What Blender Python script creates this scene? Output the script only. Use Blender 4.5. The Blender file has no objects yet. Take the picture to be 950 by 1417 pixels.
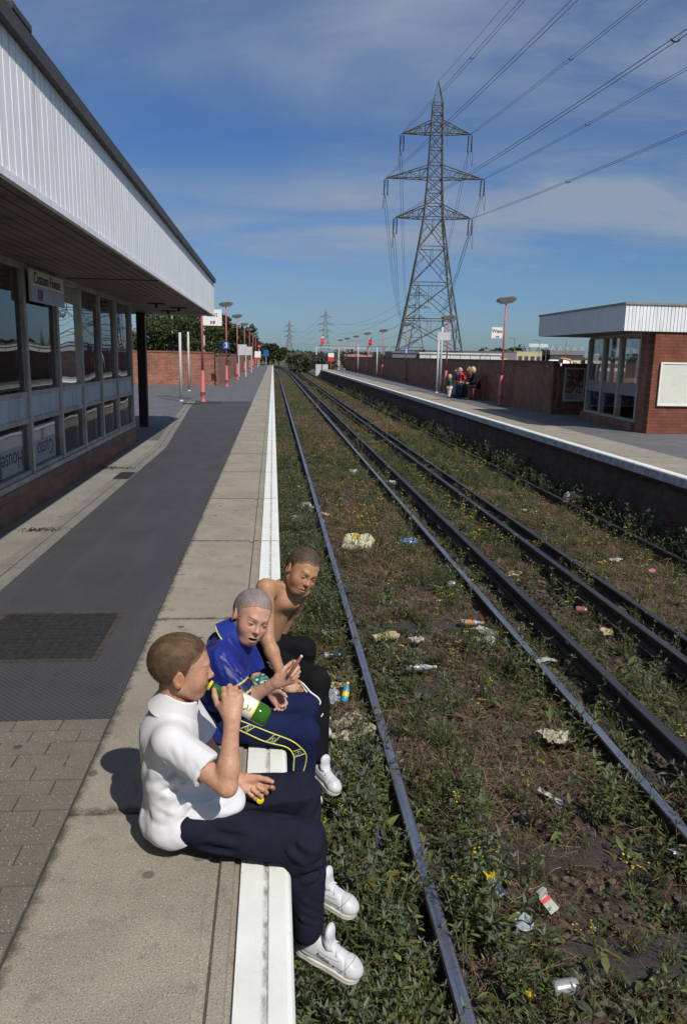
import bpy, math, random
import numpy as np
from mathutils import Vector, Matrix
random.seed(7)
RNG = np.random.default_rng(11)
SC = bpy.context.scene
COL = SC.collection
V = Vector
R = math.radians

# ---------------------------------------------------------------- tagging
def tag(o, label=None, cat=None, group=None, kind=None):
    if label: o['label'] = label
    if cat: o['category'] = cat
    if group: o['group'] = group
    if kind: o['kind'] = kind
    return o

def empty(name, loc=(0, 0, 0), rz=0.0):
    o = bpy.data.objects.new(name, None)
    COL.objects.link(o)
    o.location = loc
    o.rotation_euler = (0, 0, rz)
    o.empty_display_size = 0.1
    return o

def copy_tree(o, parent=None):
    c = o.copy()
    COL.objects.link(c)
    if parent is not None:
        c.parent = parent
        c.matrix_parent_inverse = o.matrix_parent_inverse.copy()
    for k in ('label', 'group', 'category'):
        pass
    for ch in list(o.children):
        copy_tree(ch, c)
    return c

# ---------------------------------------------------------------- mesh building
class MB:
    def __init__(s):
        s.v = []; s.f = []; s.m = []; s.M = None
    def add(s, vs, fs, mi=0):
        b = len(s.v)
        if s.M is not None:
            vs = [tuple(s.M @ V(p)) for p in vs]
        s.v += [tuple(p) for p in vs]
        s.f += [tuple(b + i for i in f) for f in fs]
        s.m += [mi] * len(fs)
    def box(s, lo, hi, mi=0):
        x0, y0, z0 = lo; x1, y1, z1 = hi
        s.add([(x0,y0,z0),(x1,y0,z0),(x1,y1,z0),(x0,y1,z0),(x0,y0,z1),(x1,y0,z1),(x1,y1,z1),(x0,y1,z1)],
              [(0,3,2,1),(4,5,6,7),(0,1,5,4),(1,2,6,5),(2,3,7,6),(3,0,4,7)], mi)
    def obox(s, c, size, rot=(0,0,0), mi=0):
        from mathutils import Euler
        Rm = Euler(rot).to_matrix()
        hx, hy, hz = [q/2 for q in size]
        vs = [V(c) + Rm @ V((a*hx, b*hy, d*hz)) for a,b,d in
              [(-1,-1,-1),(1,-1,-1),(1,1,-1),(-1,1,-1),(-1,-1,1),(1,-1,1),(1,1,1),(-1,1,1)]]
        s.add(vs, [(0,3,2,1),(4,5,6,7),(0,1,5,4),(1,2,6,5),(2,3,7,6),(3,0,4,7)], mi)
    def tube(s, pts, r, n=8, mi=0, caps=True):
        pts = [V(p) for p in pts]
        rr = r if isinstance(r, (list, tuple)) else [r]*len(pts)
        vs = []
        up = None
        for i, p in enumerate(pts):
            d = (pts[min(i+1, len(pts)-1)] - pts[max(i-1, 0)]).normalized()
            if up is None:
                up = V((0,0,1)) if abs(d.z) < .9 else V((1,0,0))
            a = d.cross(up)
            if a.length < 1e-6: a = d.cross(V((0,1,0)))
            a.normalize(); b = d.cross(a).normalized(); up = -b if False else up
            for k in range(n):
                t = 2*math.pi*k/n
                vs.append(p + (a*math.cos(t) + b*math.sin(t))*rr[i])
        fs = []
        for i in range(len(pts)-1):
            for k in range(n):
                k2 = (k+1) % n
                fs.append((i*n+k, i*n+k2, (i+1)*n+k2, (i+1)*n+k))
        if caps:
            fs.append(tuple(range(n-1, -1, -1)))
            fs.append(tuple((len(pts)-1)*n + k for k in range(n)))
        s.add(vs, fs, mi)
    def bar(s, a, b, w, mi=0, n=4):
        s.tube([a, b], w, n=n, mi=mi, caps=False)
    def lathe(s, prof, n=20, mi=0, o=(0,0,0), ax=None):
        # prof: list of (r, z); axis z
        vs = []; fs = []
        for r, z in prof:
            for k in range(n):
                t = 2*math.pi*k/n
                vs.append((o[0]+r*math.cos(t), o[1]+r*math.sin(t), o[2]+z))
        for i in range(len(prof)-1):
            for k in range(n):
                k2 = (k+1) % n
                fs.append((i*n+k, i*n+k2, (i+1)*n+k2, (i+1)*n+k))
        s.add(vs, fs, mi)
    def extrude_y(s, prof, y0, y1, mis=None, closed=False, caps=False):
        n = len(prof)
        vs = [(x, y0, z) for x, z in prof] + [(x, y1, z) for x, z in prof]
        m = n if closed else n-1
        for i in range(m):
            j = (i+1) % n
            s.add([vs[i], vs[j], vs[n+j], vs[n+i]], [(3,2,1,0)], mis[i] if mis else 0)
        if caps:
            s.add(vs[:n], [tuple(range(n))], 0); s.add(vs[n:], [tuple(range(n-1,-1,-1))], 0)
    def quad(s, a, b, c, d, mi=0):
        s.add([a,b,c,d], [(0,1,2,3)], mi)
    def prism(s, poly, axis, t0, t1, mi=0):
        # poly 2D list, axis 'x','y','z'
        def P(u, w, t):
            return {'x': (t,u,w), 'y': (u,t,w), 'z': (u,w,t)}[axis]
        n = len(poly)
        vs = [P(u,w,t0) for u,w in poly] + [P(u,w,t1) for u,w in poly]
        fs = [tuple(range(n-1,-1,-1)), tuple(range(n,2*n))]
        for i in range(n):
            j = (i+1) % n
            fs.append((i, j, n+j, n+i))
        s.add(vs, fs, mi)
    def build(s, name, mats, parent=None, smooth=False, loc=(0,0,0), bevel=0, recalc=True):
        me = bpy.data.meshes.new(name)
        me.from_pydata(s.v, [], s.f)
        if not isinstance(mats, (list, tuple)): mats = [mats]
        for m in mats: me.materials.append(m)
        me.polygons.foreach_set('material_index', s.m)
        me.polygons.foreach_set('use_smooth', [smooth]*len(s.f))
        if recalc:
            import bmesh
            bm = bmesh.new(); bm.from_mesh(me)
            bmesh.ops.recalc_face_normals(bm, faces=bm.faces)
            bm.to_mesh(me); bm.free()
        me.update()
        o = bpy.data.objects.new(name, me)
        COL.objects.link(o)
        o.location = loc
        if parent is not None: o.parent = parent
        if bevel:
            md = o.modifiers.new('bevel', 'BEVEL'); md.width = bevel; md.segments = 2; md.limit_method = 'ANGLE'
        return o

def np_mesh(name, verts, faces, mats, parent=None, smooth=False, col=None, loc=(0,0,0), midx=None):
    """faces: (N,3) or (N,4) int array, or list of such arrays; col: (Nverts,3)"""
    me = bpy.data.meshes.new(name)
    if not isinstance(faces, list): faces = [faces]
    faces = [np.asarray(f, np.int32) for f in faces if len(f)]
    nv = len(verts)
    me.vertices.add(nv)
    me.vertices.foreach_set('co', np.asarray(verts, np.float32).ravel())
    nl = sum(f.size for f in faces); nf = sum(len(f) for f in faces)
    me.loops.add(nl); me.polygons.add(nf)
    li = np.concatenate([f.ravel() for f in faces])
    tot = np.concatenate([np.full(len(f), f.shape[1], np.int32) for f in faces])
    st = np.concatenate([[0], np.cumsum(tot)[:-1]]).astype(np.int32)
    me.loops.foreach_set('vertex_index', li)
    me.polygons.foreach_set('loop_start', st)
    me.polygons.foreach_set('loop_total', tot)
    me.polygons.foreach_set('use_smooth', np.full(nf, smooth))
    if not isinstance(mats, (list, tuple)): mats = [mats]
    for m in mats: me.materials.append(m)
    if midx is not None: me.polygons.foreach_set('material_index', np.asarray(midx, np.int32))
    if col is not None:
        a = me.color_attributes.new('col', 'FLOAT_COLOR', 'POINT')
        c4 = np.ones((nv, 4), np.float32); c4[:, :3] = col
        a.data.foreach_set('color', c4.ravel())
    me.update(calc_edges=True)
    me.validate()
    o = bpy.data.objects.new(name, me)
    COL.objects.link(o)
    o.location = loc
    if parent is not None: o.parent = parent
    return o

# ---------------------------------------------------------------- materials
class NT:
    def __init__(s, m):
        s.m = m; s.t = m.node_tree; s.n = s.t.nodes; s.l = s.t.links
    def new(s, typ, **k):
        nd = s.n.new(typ)
        for a, b in k.items(): setattr(nd, a, b)
        return nd
    def link(s, a, b): s.l.new(a, b)
    def math(s, op, a, b=None, clamp=False):
        nd = s.new('ShaderNodeMath', operation=op, use_clamp=clamp)
        for i, q in enumerate((a, b)):
            if q is None: continue
            if hasattr(q, 'is_linked') or hasattr(q, 'node'): s.link(q, nd.inputs[i])
            else: nd.inputs[i].default_value = q
        return nd.outputs[0]
    def mix(s, f, a, b, blend='MIX'):
        nd = s.new('ShaderNodeMix', data_type='RGBA', blend_type=blend)
        for i, q in ((0, f), (6, a), (7, b)):
            if hasattr(q, 'node'): s.link(q, nd.inputs[i])
            else: nd.inputs[i].default_value = q if i == 0 else (*q[:3], 1)
        return nd.outputs[2]
    def noise(s, vec, scale, detail=4, rough=.55, dist=0):
        nd = s.new('ShaderNodeTexNoise')
        nd.inputs['Scale'].default_value = scale; nd.inputs['Detail'].default_value = detail
        nd.inputs['Roughness'].default_value = rough; nd.inputs['Distortion'].default_value = dist
        if vec is not None: s.link(vec, nd.inputs['Vector'])
        return nd.outputs['Fac']
    def ramp(s, f, a, b, ca=(0,0,0), cb=(1,1,1)):
        nd = s.new('ShaderNodeValToRGB')
        nd.color_ramp.elements[0].position = a; nd.color_ramp.elements[1].position = b
        nd.color_ramp.elements[0].color = (*ca, 1); nd.color_ramp.elements[1].color = (*cb, 1)
        s.link(f, nd.inputs[0]); return nd.outputs[0]
    def coords(s, kind='Object', scale=None):
        o = s.new('ShaderNodeTexCoord').outputs[kind]
        if scale is not None:
            mp = s.new('ShaderNodeMapping'); mp.inputs['Scale'].default_value = scale
            s.link(o, mp.inputs['Vector']); o = mp.outputs[0]
        return o
    def bump(s, h, strength=.3, dist=.01, normal=None):
        nd = s.new('ShaderNodeBump'); nd.inputs['Strength'].default_value = strength; nd.inputs['Distance'].default_value = dist
        s.link(h, nd.inputs['Height'])
        if normal is not None: s.link(normal, nd.inputs['Normal'])
        return nd.outputs[0]

def base_mat(name):
    m = bpy.data.materials.new(name); m.use_nodes = True
    t = NT(m); p = t.n['Principled BSDF']
    return m, t, p

def c3(c, k=1.0): return tuple(min(1, q*k) for q in c[:3])

def mat(name, color, rough=.7, var=.25, scale=6, fine=60, fvar=.12, bump=.15, bdist=.004, metal=0, stain=None, stain_scale=1.5, stain_lo=.55, stain_hi=.72, spec=.5, vscale=None, streak=None):
    m, t, p = base_mat(name)
    vec = t.coords('Object', vscale)
    n1 = t.noise(vec, scale, 5, .6)
    c = t.mix(t.ramp(n1, .3, .7), c3(color, 1-var), c3(color, 1+var))
    n2 = t.noise(vec, fine, 3, .6)
    f = t.ramp(n2, .3, .7, (1-fvar,)*3, (1+fvar,)*3)
    c = t.mix(1.0, c, f, 'MULTIPLY')
    if stain is not None:
        n3 = t.noise(vec, stain_scale, 6, .65, .4)
        c = t.mix(t.ramp(n3, stain_lo, stain_hi), c, stain)
    if streak is not None:
        v2 = t.coords('Object', (8, 8, .6)); n4 = t.noise(v2, 2.0, 5, .6)
        c = t.mix(t.ramp(n4, .52, .75), c, streak)
    t.link(c, p.inputs['Base Color'])
    p.inputs['Roughness'].default_value = rough; p.inputs['Metallic'].default_value = metal
    p.inputs['Specular IOR Level'].default_value = spec
    if bump: t.link(t.bump(n2, bump, bdist), p.inputs['Normal'])
    return m

def brick_mat(name, axis, c1, c2, mortar, var=.35, bw=.225, bh=.075, ms=.006, stain=None):
    m, t, p = base_mat(name)
    o = t.coords('Object'); sp = t.new('ShaderNodeSeparateXYZ'); t.link(o, sp.inputs[0])
    cb = t.new('ShaderNodeCombineXYZ')
    t.link(sp.outputs[0 if axis == 'x' else 1], cb.inputs[0]); t.link(sp.outputs[2], cb.inputs[1])
    b = t.new('ShaderNodeTexBrick'); t.link(cb.outputs[0], b.inputs['Vector'])
    b.inputs['Scale'].default_value = 1; b.inputs['Brick Width'].default_value = bw; b.inputs['Row Height'].default_value = bh
    b.inputs['Mortar Size'].default_value = ms; b.inputs['Mortar Smooth'].default_value = .25
    b.inputs['Color1'].default_value = (*c1, 1); b.inputs['Color2'].default_value = (*c2, 1); b.inputs['Mortar'].default_value = (*mortar, 1)
    n = t.noise(o, 3.0, 6, .65); f = t.ramp(n, .3, .7, (1-var,)*3, (1+var,)*3)
    c = t.mix(1.0, b.outputs['Color'], f, 'MULTIPLY')
    n2 = t.noise(o, 40, 3, .6)
    c = t.mix(1.0, c, t.ramp(n2, .25, .75, (.8,)*3, (1.2,)*3), 'MULTIPLY')
    if stain is not None:
        n3 = t.noise(o, 1.1, 7, .7, .5); c = t.mix(t.ramp(n3, .56, .75), c, stain)
    t.link(c, p.inputs['Base Color']); p.inputs['Roughness'].default_value = .85
    h = t.math('SUBTRACT', t.math('MULTIPLY', n2, .3), t.math('MULTIPLY', b.outputs['Fac'], 1.0))
    t.link(t.bump(h, .6, .008), p.inputs['Normal'])
    return m

def attr_mat(name, rough=.6, spec=.4, bumpscale=None, bump=.2, bdist=.002, trans=0, sss=0, nvar=.0, sheen=0, vscale=None, nscale=30):
    m, t, p = base_mat(name)
    a = t.new('ShaderNodeAttribute', attribute_name='col')
    c = a.outputs['Color']
    if nvar:
        n = t.noise(t.coords('Object', vscale), nscale, 4, .6)
        c = t.mix(1.0, c, t.ramp(n, .3, .7, (1-nvar,)*3, (1+nvar,)*3), 'MULTIPLY')
    t.link(c, p.inputs['Base Color'])
    p.inputs['Roughness'].default_value = rough; p.inputs['Specular IOR Level'].default_value = spec
    if sheen: p.inputs['Sheen Weight'].default_value = sheen
    if sss:
        p.inputs['Subsurface Weight'].default_value = sss; p.inputs['Subsurface Radius'].default_value = (.012, .004, .002)
        p.inputs['Subsurface Scale'].default_value = .6
    if bumpscale:
        n = t.noise(t.coords('Object', vscale), bumpscale, 3, .6)
        t.link(t.bump(n, bump, bdist), p.inputs['Normal'])
    if trans:
        tr = t.new('ShaderNodeBsdfTranslucent'); t.link(c, tr.inputs['Color'])
        mx = t.new('ShaderNodeMixShader'); mx.inputs[0].default_value = trans
        t.link(p.outputs[0], mx.inputs[1]); t.link(tr.outputs[0], mx.inputs[2])
        t.link(mx.outputs[0], t.n['Material Output'].inputs['Surface'])
    return m

def glass_mat(name, tint=(.55,.6,.62), refl=1.0, wavy=0.0, dirt=.06):
    m, t, p = base_mat(name)
    tr = t.new('ShaderNodeBsdfTransparent'); tr.inputs[0].default_value = (*tint, 1)
    gl = t.new('ShaderNodeBsdfGlossy'); gl.inputs['Roughness'].default_value = .01; gl.inputs[0].default_value = (.95,.96,1,1)
    fr = t.new('ShaderNodeFresnel'); fr.inputs[0].default_value = 1.5
    f = t.math('MULTIPLY', fr.outputs[0], refl, True)
    if wavy:
        n = t.noise(t.coords('Object'), .75, 1, .4)
        b = t.bump(n, wavy, .05)
        t.link(b, gl.inputs['Normal'])
    mx = t.new('ShaderNodeMixShader'); t.link(f, mx.inputs[0]); t.link(tr.outputs[0], mx.inputs[1]); t.link(gl.outputs[0], mx.inputs[2])
    df = t.new('ShaderNodeBsdfDiffuse'); df.inputs[0].default_value = (.5,.5,.48,1)
    n = t.noise(t.coords('Object'), 5, 5, .7)
    m2 = t.new('ShaderNodeMixShader'); t.link(t.math('MULTIPLY', t.ramp(n, .35, .8), dirt), m2.inputs[0])
    t.link(mx.outputs[0], m2.inputs[1]); t.link(df.outputs[0], m2.inputs[2])
    t.link(m2.outputs[0], t.n['Material Output'].inputs['Surface'])
    return m

def text(name, body, size, m, loc, right, up, parent=None, align='CENTER', extrude=.0008, bold=0.0):
    cu = bpy.data.curves.new(name, 'FONT'); cu.body = body; cu.size = size
    cu.align_x = align; cu.align_y = 'CENTER'; cu.extrude = extrude; cu.offset = bold
    cu.materials.append(m)
    o = bpy.data.objects.new(name, cu); COL.objects.link(o)
    r = V(right).normalized(); n = r.cross(V(up)).normalized(); u = n.cross(r)
    M = Matrix((r, u, n)).transposed().to_4x4(); M.translation = V(loc)
    dg = bpy.context.evaluated_depsgraph_get()
    me = bpy.data.meshes.new_from_object(o.evaluated_get(dg)); me.name = name
    bpy.data.objects.remove(o); bpy.data.curves.remove(cu)
    o = bpy.data.objects.new(name, me); COL.objects.link(o)
    if parent is not None: o.parent = parent
    o.matrix_basis = M
    return o

# ---------------------------------------------------------------- numpy noise
def _hash(ix, iy, iz, seed):
    h = (ix*374761393 + iy*668265263 + iz*2147483647 + seed*974711) & 0xffffffff
    h = ((h ^ (h >> 13)) * 1274126177) & 0xffffffff
    h = h ^ (h >> 16)
    return (h & 0xffff).astype(np.float32)/65535.0
def vnoise(p, seed=0):
    p = np.asarray(p, np.float64)
    i = np.floor(p).astype(np.int64); f = (p - i).astype(np.float32); f = f*f*(3-2*f)
    x, y, z = i[:,0], i[:,1], i[:,2]
    r = 0
    for dx in (0,1):
        wx = f[:,0] if dx else 1-f[:,0]
        for dy in (0,1):
            wy = f[:,1] if dy else 1-f[:,1]
            for dz in (0,1):
                wz = f[:,2] if dz else 1-f[:,2]
                r = r + _hash(x+dx, y+dy, z+dz, seed)*wx*wy*wz
    return r*2-1
def fbm(p, oct=3, seed=0):
    r = 0; a = 1.0; q = np.asarray(p, np.float64)
    for k in range(oct):
        r = r + a*vnoise(q, seed+k*17); q = q*2.03+3.1; a *= .5
    return r
# ================================================================ SETTING
EDGE = .06
M = {}
M['asphalt'] = None
def asphalt_mat(name, col, blister=True):
    m, t, p = base_mat(name)
    o = t.coords('Object')
    n1 = t.noise(o, 1.3, 6, .65, .3); n2 = t.noise(o, 90, 3, .6); n3 = t.noise(o, 7, 5, .7)
    c = t.mix(t.ramp(n1, .3, .7), c3(col, .8), c3(col, 1.25))
    c = t.mix(1.0, c, t.ramp(n2, .25, .75, (.7,)*3, (1.35,)*3), 'MULTIPLY')
    c = t.mix(t.ramp(n3, .6, .75), c, c3(col, .5)); n5 = t.noise(t.coords('Object', (3,.35,1)), 2, 6, .65, .6); c = t.mix(t.ramp(n5, .5, .7), c, c3(col, 1.35))
    h = n2
    if blister:
        sp = t.new('ShaderNodeSeparateXYZ'); t.link(o, sp.inputs[0])
        sx = t.math('SINE', t.math('MULTIPLY', sp.outputs[0], 2*math.pi/.033))
        sy = t.math('SINE', t.math('MULTIPLY', sp.outputs[1], 2*math.pi/.033))
        b = t.math('MULTIPLY', sx, sy)
        c = t.mix(t.ramp(b, .1, .8), c, c3(col, 1.6))
        h = t.math('ADD', t.math('MULTIPLY', b, .8), t.math('MULTIPLY', n2, .5))
    t.link(c, p.inputs['Base Color']); p.inputs['Roughness'].default_value = .8
    t.link(t.bump(h, .5, .006), p.inputs['Normal'])
    return m
M['asphalt'] = asphalt_mat('blister_asphalt', (.043,.042,.047))
M['asphalt2'] = asphalt_mat('grey_asphalt', (.098,.096,.102), False)
M['asphalt_r'] = asphalt_mat('right_asphalt', (.105,.103,.108), False)

def concrete(name, col, dirt=(.1,.09,.075), edge=None):
    m, t, p = base_mat(name)
    o = t.coords('Object')
    n1 = t.noise(o, 2.2, 6, .65, .3); n2 = t.noise(o, 220, 2, .5); n3 = t.noise(o, 9, 6, .7)
    vo = t.new('ShaderNodeTexVoronoi', voronoi_dimensions='2D'); vo.inputs['Scale'].default_value = 95; t.link(o, vo.inputs['Vector'])
    c = t.mix(t.ramp(n1, .3, .7), c3(col, .82), c3(col, 1.12))
    c = t.mix(1.0, c, t.ramp(n2, .3, .7, (.68,)*3, (1.32,)*3), 'MULTIPLY')
    c = t.mix(t.math('MULTIPLY', t.ramp(n3, .55, .75), .6), c, dirt)
    # small dark pits
    vsel = t.new('ShaderNodeSeparateColor'); t.link(vo.outputs['Color'], vsel.inputs[0])
    c = t.mix(t.math('MULTIPLY', t.ramp(vo.outputs['Distance'], .16, .3, (.55,)*3, (0,0,0)), t.ramp(vsel.outputs[0], .86, .89)), c, c3(dirt, .6))
    c = t.mix(t.math('MULTIPLY', t.ramp(vo.outputs['Distance'], .16, .3, (.6,)*3, (0,0,0)), t.ramp(vsel.outputs[1], .88, .91)), c, (.5,.47,.42))
    n6 = t.noise(o, .55, 5, .7, .8); c = t.mix(t.math('MULTIPLY', t.ramp(n6, .5, .72), .45), c, c3(dirt, 1.3))
    if edge is not None:
        sx = t.new('ShaderNodeSeparateXYZ'); t.link(o, sx.inputs[0]); n7 = t.noise(o, 14, 5, .7)
        e = t.math('ADD', t.math('ABSOLUTE', t.math('SUBTRACT', sx.outputs[0], edge)), t.math('MULTIPLY', t.math('SUBTRACT', n7, .5), .11))
        c = t.mix(t.ramp(e, .004, .035, (.85,)*3, (0,0,0)), c, (.05,.042,.033))
        pj = t.math('PINGPONG', t.math('SUBTRACT', sx.outputs[1], .49), 1.015); n8 = t.noise(o, 11, 6, .75)
        e2 = t.math('ADD', pj, t.math('MULTIPLY', t.math('SUBTRACT', n8, .5), .16))
        c = t.mix(t.ramp(e2, .002, .03, (.8,)*3, (0,0,0)), c, (.055,.047,.037))
        vc = t.new('ShaderNodeTexVoronoi', voronoi_dimensions='2D', feature='DISTANCE_TO_EDGE'); vc.inputs['Scale'].default_value = .8
        mpv = t.new('ShaderNodeMix', data_type='RGBA'); mpv.inputs[0].default_value = .12; t.link(o, mpv.inputs[6]); nzc = t.new('ShaderNodeTexNoise'); nzc.inputs['Scale'].default_value = 3; nzc.inputs['Detail'].default_value = 6; t.link(o, nzc.inputs['Vector']); t.link(nzc.outputs['Color'], mpv.inputs[7]); t.link(mpv.outputs[2], vc.inputs['Vector'])
        c = t.mix(t.math('MULTIPLY', t.ramp(vc.outputs['Distance'], .0015, .006, (.7,)*3, (0,0,0)), t.ramp(t.noise(o, .8, 3), .48, .56)), c, (.09,.078,.062))
    # round gum spots
    g = t.new('ShaderNodeTexVoronoi', voronoi_dimensions='2D'); g.inputs['Scale'].default_value = 2.3; t.link(o, g.inputs['Vector'])
    c = t.mix(t.math('MULTIPLY', t.ramp(g.outputs['Distance'], .035, .05, (.8,)*3, (0,0,0)), t.ramp(t.noise(o, .9, 2), .45, .55)), c, (.03,.028,.027))
    t.link(c, p.inputs['Base Color']); p.inputs['Roughness'].default_value = .9
    h = t.math('ADD', t.math('MULTIPLY', n2, .6), t.math('MULTIPLY', vo.outputs['Distance'], .5))
    t.link(t.bump(h, .5, .004), p.inputs['Normal'])
    return m
M['coping'] = concrete('coping_concrete', (.29,.255,.205), edge=-.715)
M['concrete_grey'] = concrete('grey_concrete', (.24,.225,.195))
M['drain'] = concrete('drain_block_concrete', (.19,.18,.165))
def paint_mat():
    m, t, p = base_mat('worn_white_paint')
    o = t.coords('Object')
    n1 = t.noise(o, 60, 5, .7); n2 = t.noise(o, 5, 5, .6); n3 = t.noise(t.coords('Object', (30, 3, 30)), 2, 4, .6)
    c = t.mix(t.ramp(n2, .3, .7), (.70,.71,.67), (.80,.81,.77))
    c = t.mix(t.math('MULTIPLY', t.ramp(n1, .62, .74), .45), c, (.35,.33,.29))
    c = t.mix(t.math('MULTIPLY', t.ramp(n3, .6, .78), .4), c, (.4,.38,.34))
    # dirt collecting in the narrow groove
    sp = t.new('ShaderNodeSeparateXYZ'); t.link(o, sp.inputs[0])
    gd = t.math('ABSOLUTE', t.math('ADD', sp.outputs[0], .018))
    gm = t.ramp(gd, .003, .012, (1,1,1), (0,0,0))
    n4 = t.noise(t.coords('Object', (20, 9, 20)), 2.5, 4, .7)
    c = t.mix(t.math('MULTIPLY', t.math('MULTIPLY', gm, t.ramp(n4, .3, .62)), .85), c, (.13,.12,.1))
    t.link(c, p.inputs['Base Color']); p.inputs['Roughness'].default_value = .6
    t.link(t.bump(n1, .25, .003), p.inputs['Normal'])
    return m
M['paint'] = paint_mat()
M['dirt_line'] = mat('joint_dirt', (.035,.03,.025), .95, bump=0)
M['brick_face_l'] = brick_mat('platform_brick', 'y', (.1,.05,.035), (.07,.04,.03), (.09,.08,.07), stain=(.03,.028,.025))
M['brick_face_r'] = brick_mat('right_platform_brick', 'y', (.09,.05,.04), (.06,.037,.03), (.07,.06,.055), stain=(.16,.14,.13))

# ---- terrain
g = MB(); S = 3000
# left of platforms / right / track bed underside: one sheet
g.quad((-S,-S,-1.25),(S,-S,-1.25),(S,S,-1.25),(-S,S,-1.25))
M['terrain'] = mat('terrain_scrub', (.07,.075,.035), .95, .35, .05, 2, .3, bump=.4, bdist=.1, stain=(.13,.11,.07), stain_scale=.02)
tag(g.build('terrain', M['terrain'], recalc=False), kind='structure')

# ---- platform, left
def left_platform():
    Y0, Y1 = -6, 124
    # coping slabs with grooves
    prof = [(-.71,-.25),(-.71,0),(-.205,0),(-.195,-.016),(-.17,-.016),(-.16,0),(-.122,0),(-.116,-.014),(-.102,-.014),(-.097,0),
            (-.028,0),(-.024,-.005),(-.013,-.005),(-.009,0),(.04,0),(.052,-.005),(.058,-.016),(.06,-.03),(.06,-.11),(-.05,-.11)]
    mis = [0]*9 + [1]*9 + [0]
    b = MB(); ys = [-6, -3.5, -1.5, .5, 2.5]
    y = 4.55
    while y < Y1: ys.append(y); y += 2.03
    ys.append(Y1)
    for a, c in zip(ys[:-1], ys[1:]):
        n = max(1, int((c-a)/.5)) if c < 12 else 1
        b.extrude_y(prof, a+.008, c-.008, mis)
        for yy, flip in ((a+.006, 1), (c-.006, 0)):
            idx = [(x, yy, z) for x, z in prof]
            b.add(idx, [tuple(range(len(prof)))], 0)
    o = b.build('platform_coping', [M['coping'], M['paint']], recalc=True)
    tag(o, kind='structure')
    b = MB()   # dirt in the joints and under the coping
    b.box((-.70,Y0,-.22),(.052,Y1,-.02))
    tag(b.build('platform_joint_bed', M['dirt_line']), kind='structure')
    b = MB(); b.box((-.3,Y0,-1.3),(-.05,Y1,-.112))
    tag(b.build('platform_wall_face', M['brick_face_l']), kind='structure')
    # surface sheets
    b = MB()
    # dark blister strip, polygon follows the drain bend and ends at y=27
    yB, yE = 3.24, 27.0
    pts = [(-.714,yB),(-.714,yE),(-2.62,yE),(-2.5,24.0),(-1.83,13.4),(-1.83,yB)]
    b.prism(pts, 'z', -.3, 0)
    tag(b.build('platform_paving', M['asphalt']), kind='structure')
    b = MB()
    b.prism([(-.714,27.004),(-.714,Y1),(-2.85,Y1),(-2.85,41),(-30,41),(-30,14.5),(-2.06,14.5),(-2.74,24.0),(-2.86,27.004)], 'z', -.3, -.002)
    tag(b.build('platform_yard', M['asphalt2']), kind='structure')
    # concrete strip beside the building
    b = MB(); b.prism([(-2.06,-6),(-2.06,14.496),(-2.46,14.496),(-2.46,-6)], 'z', -.3, -.003)
    tag(b.build('platform_strip', M['concrete_grey']), kind='structure')
    # drain blocks
    b = MB()
    line = [(-1.945,-6),(-1.945,13.4),(-2.62,24.0),(-2.75,27.0)]
    for (x0,y0),(x1,y1) in zip(line[:-1], line[1:]):
        d = V((x1-x0, y1-y0, 0)); L = d.length; d.normalize(); nrm = V((d.y, -d.x, 0))
        n = int(L/.45); s = L/n
        for i in range(n):
            a = V((x0,y0,0)) + d*(i*s+.004); c = V((x0,y0,0)) + d*((i+1)*s-.004)
            for o1, o2 in ((-.112,-.006),(.006,.112)):
                z0 = -.1; z1 = .001 + random.uniform(-.0015,.0015)
                vs = [a+nrm*o1, a+nrm*o2, c+nrm*o2, c+nrm*o1]
                b.add([(q.x,q.y,z0) for q in vs]+[(q.x,q.y,z1) for q in vs],
                      [(3,2,1,0),(4,5,6,7),(0,1,5,4),(1,2,6,5),(2,3,7,6),(3,0,4,7)])
    tag(b.build('drain_channel', M['drain']), kind='structure')
    b = MB()
    for (x0,y0),(x1,y1) in zip(line[:-1], line[1:]):
        d = V((x1-x0, y1-y0, 0)).normalized(); nrm = V((d.y,-d.x,0))*.112
        a = V((x0,y0,-.012)); c = V((x1,y1,-.012)); b.quad(a-nrm, a+nrm, c+nrm, c-nrm)
    tag(b.build('drain_bed', M['dirt_line']), kind='structure')
    # block paving, near left
    b = MB()
    bw, bh = .2, .1
    r = 0; y = 3.238
    while y > -1.0:
        off = (bw/2 if r % 2 else 0)
        x = -.716 - (0)
        first = True
        while x > -1.83:
            w = bw if not (first and off) else off
            first = False
            x1 = max(x-w, -1.83)
            z = random.uniform(-.003,.002)
            b.box((x1+.003,y-bh+.003,-.06),(x-.003,y-.003,z))
            x -= w
        y -= bh; r += 1
    tag(b.build('block_paving', M['paver']), kind='structure')
    b = MB(); b.box((-1.83,-6,-.2),(-.714,3.238,-.012)); tag(b.build('paving_bed', M['dirt_line']), kind='structure')
    # recessed access cover
    r = empty('access_cover', (0,0,0)); tag(r, 'dark square metal access cover set in the blistered asphalt', 'access cover')
    x0,x1,y0,y1 = -1.62,-.95,3.93,4.66
    f = MB()
    for lo,hi in (((x0-.03,y0-.03,.001),(x1+.03,y0,.005)),((x0-.03,y1,.001),(x1+.03,y1+.03,.005)),((x0-.03,y0,.001),(x0,y1,.005)),((x1,y0,.001),(x1+.03,y1,.005))): f.box(lo,hi)
    f.build('frame', M['rust'], r)
    p_ = MB(); p_.box((x0,y0,.0005),(x1,y1,.002))
    n = 13
    for i in range(n):
        for j in range(n):
            cx_, cy_ = x0+(i+.5)*(x1-x0)/n, y0+(j+.5)*(y1-y0)/n
            w = .019
            p_.box((cx_-w,cy_-w,.002),(cx_+w,cy_+w,.008))
    p_.build('plate', M['iron'], r)
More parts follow.
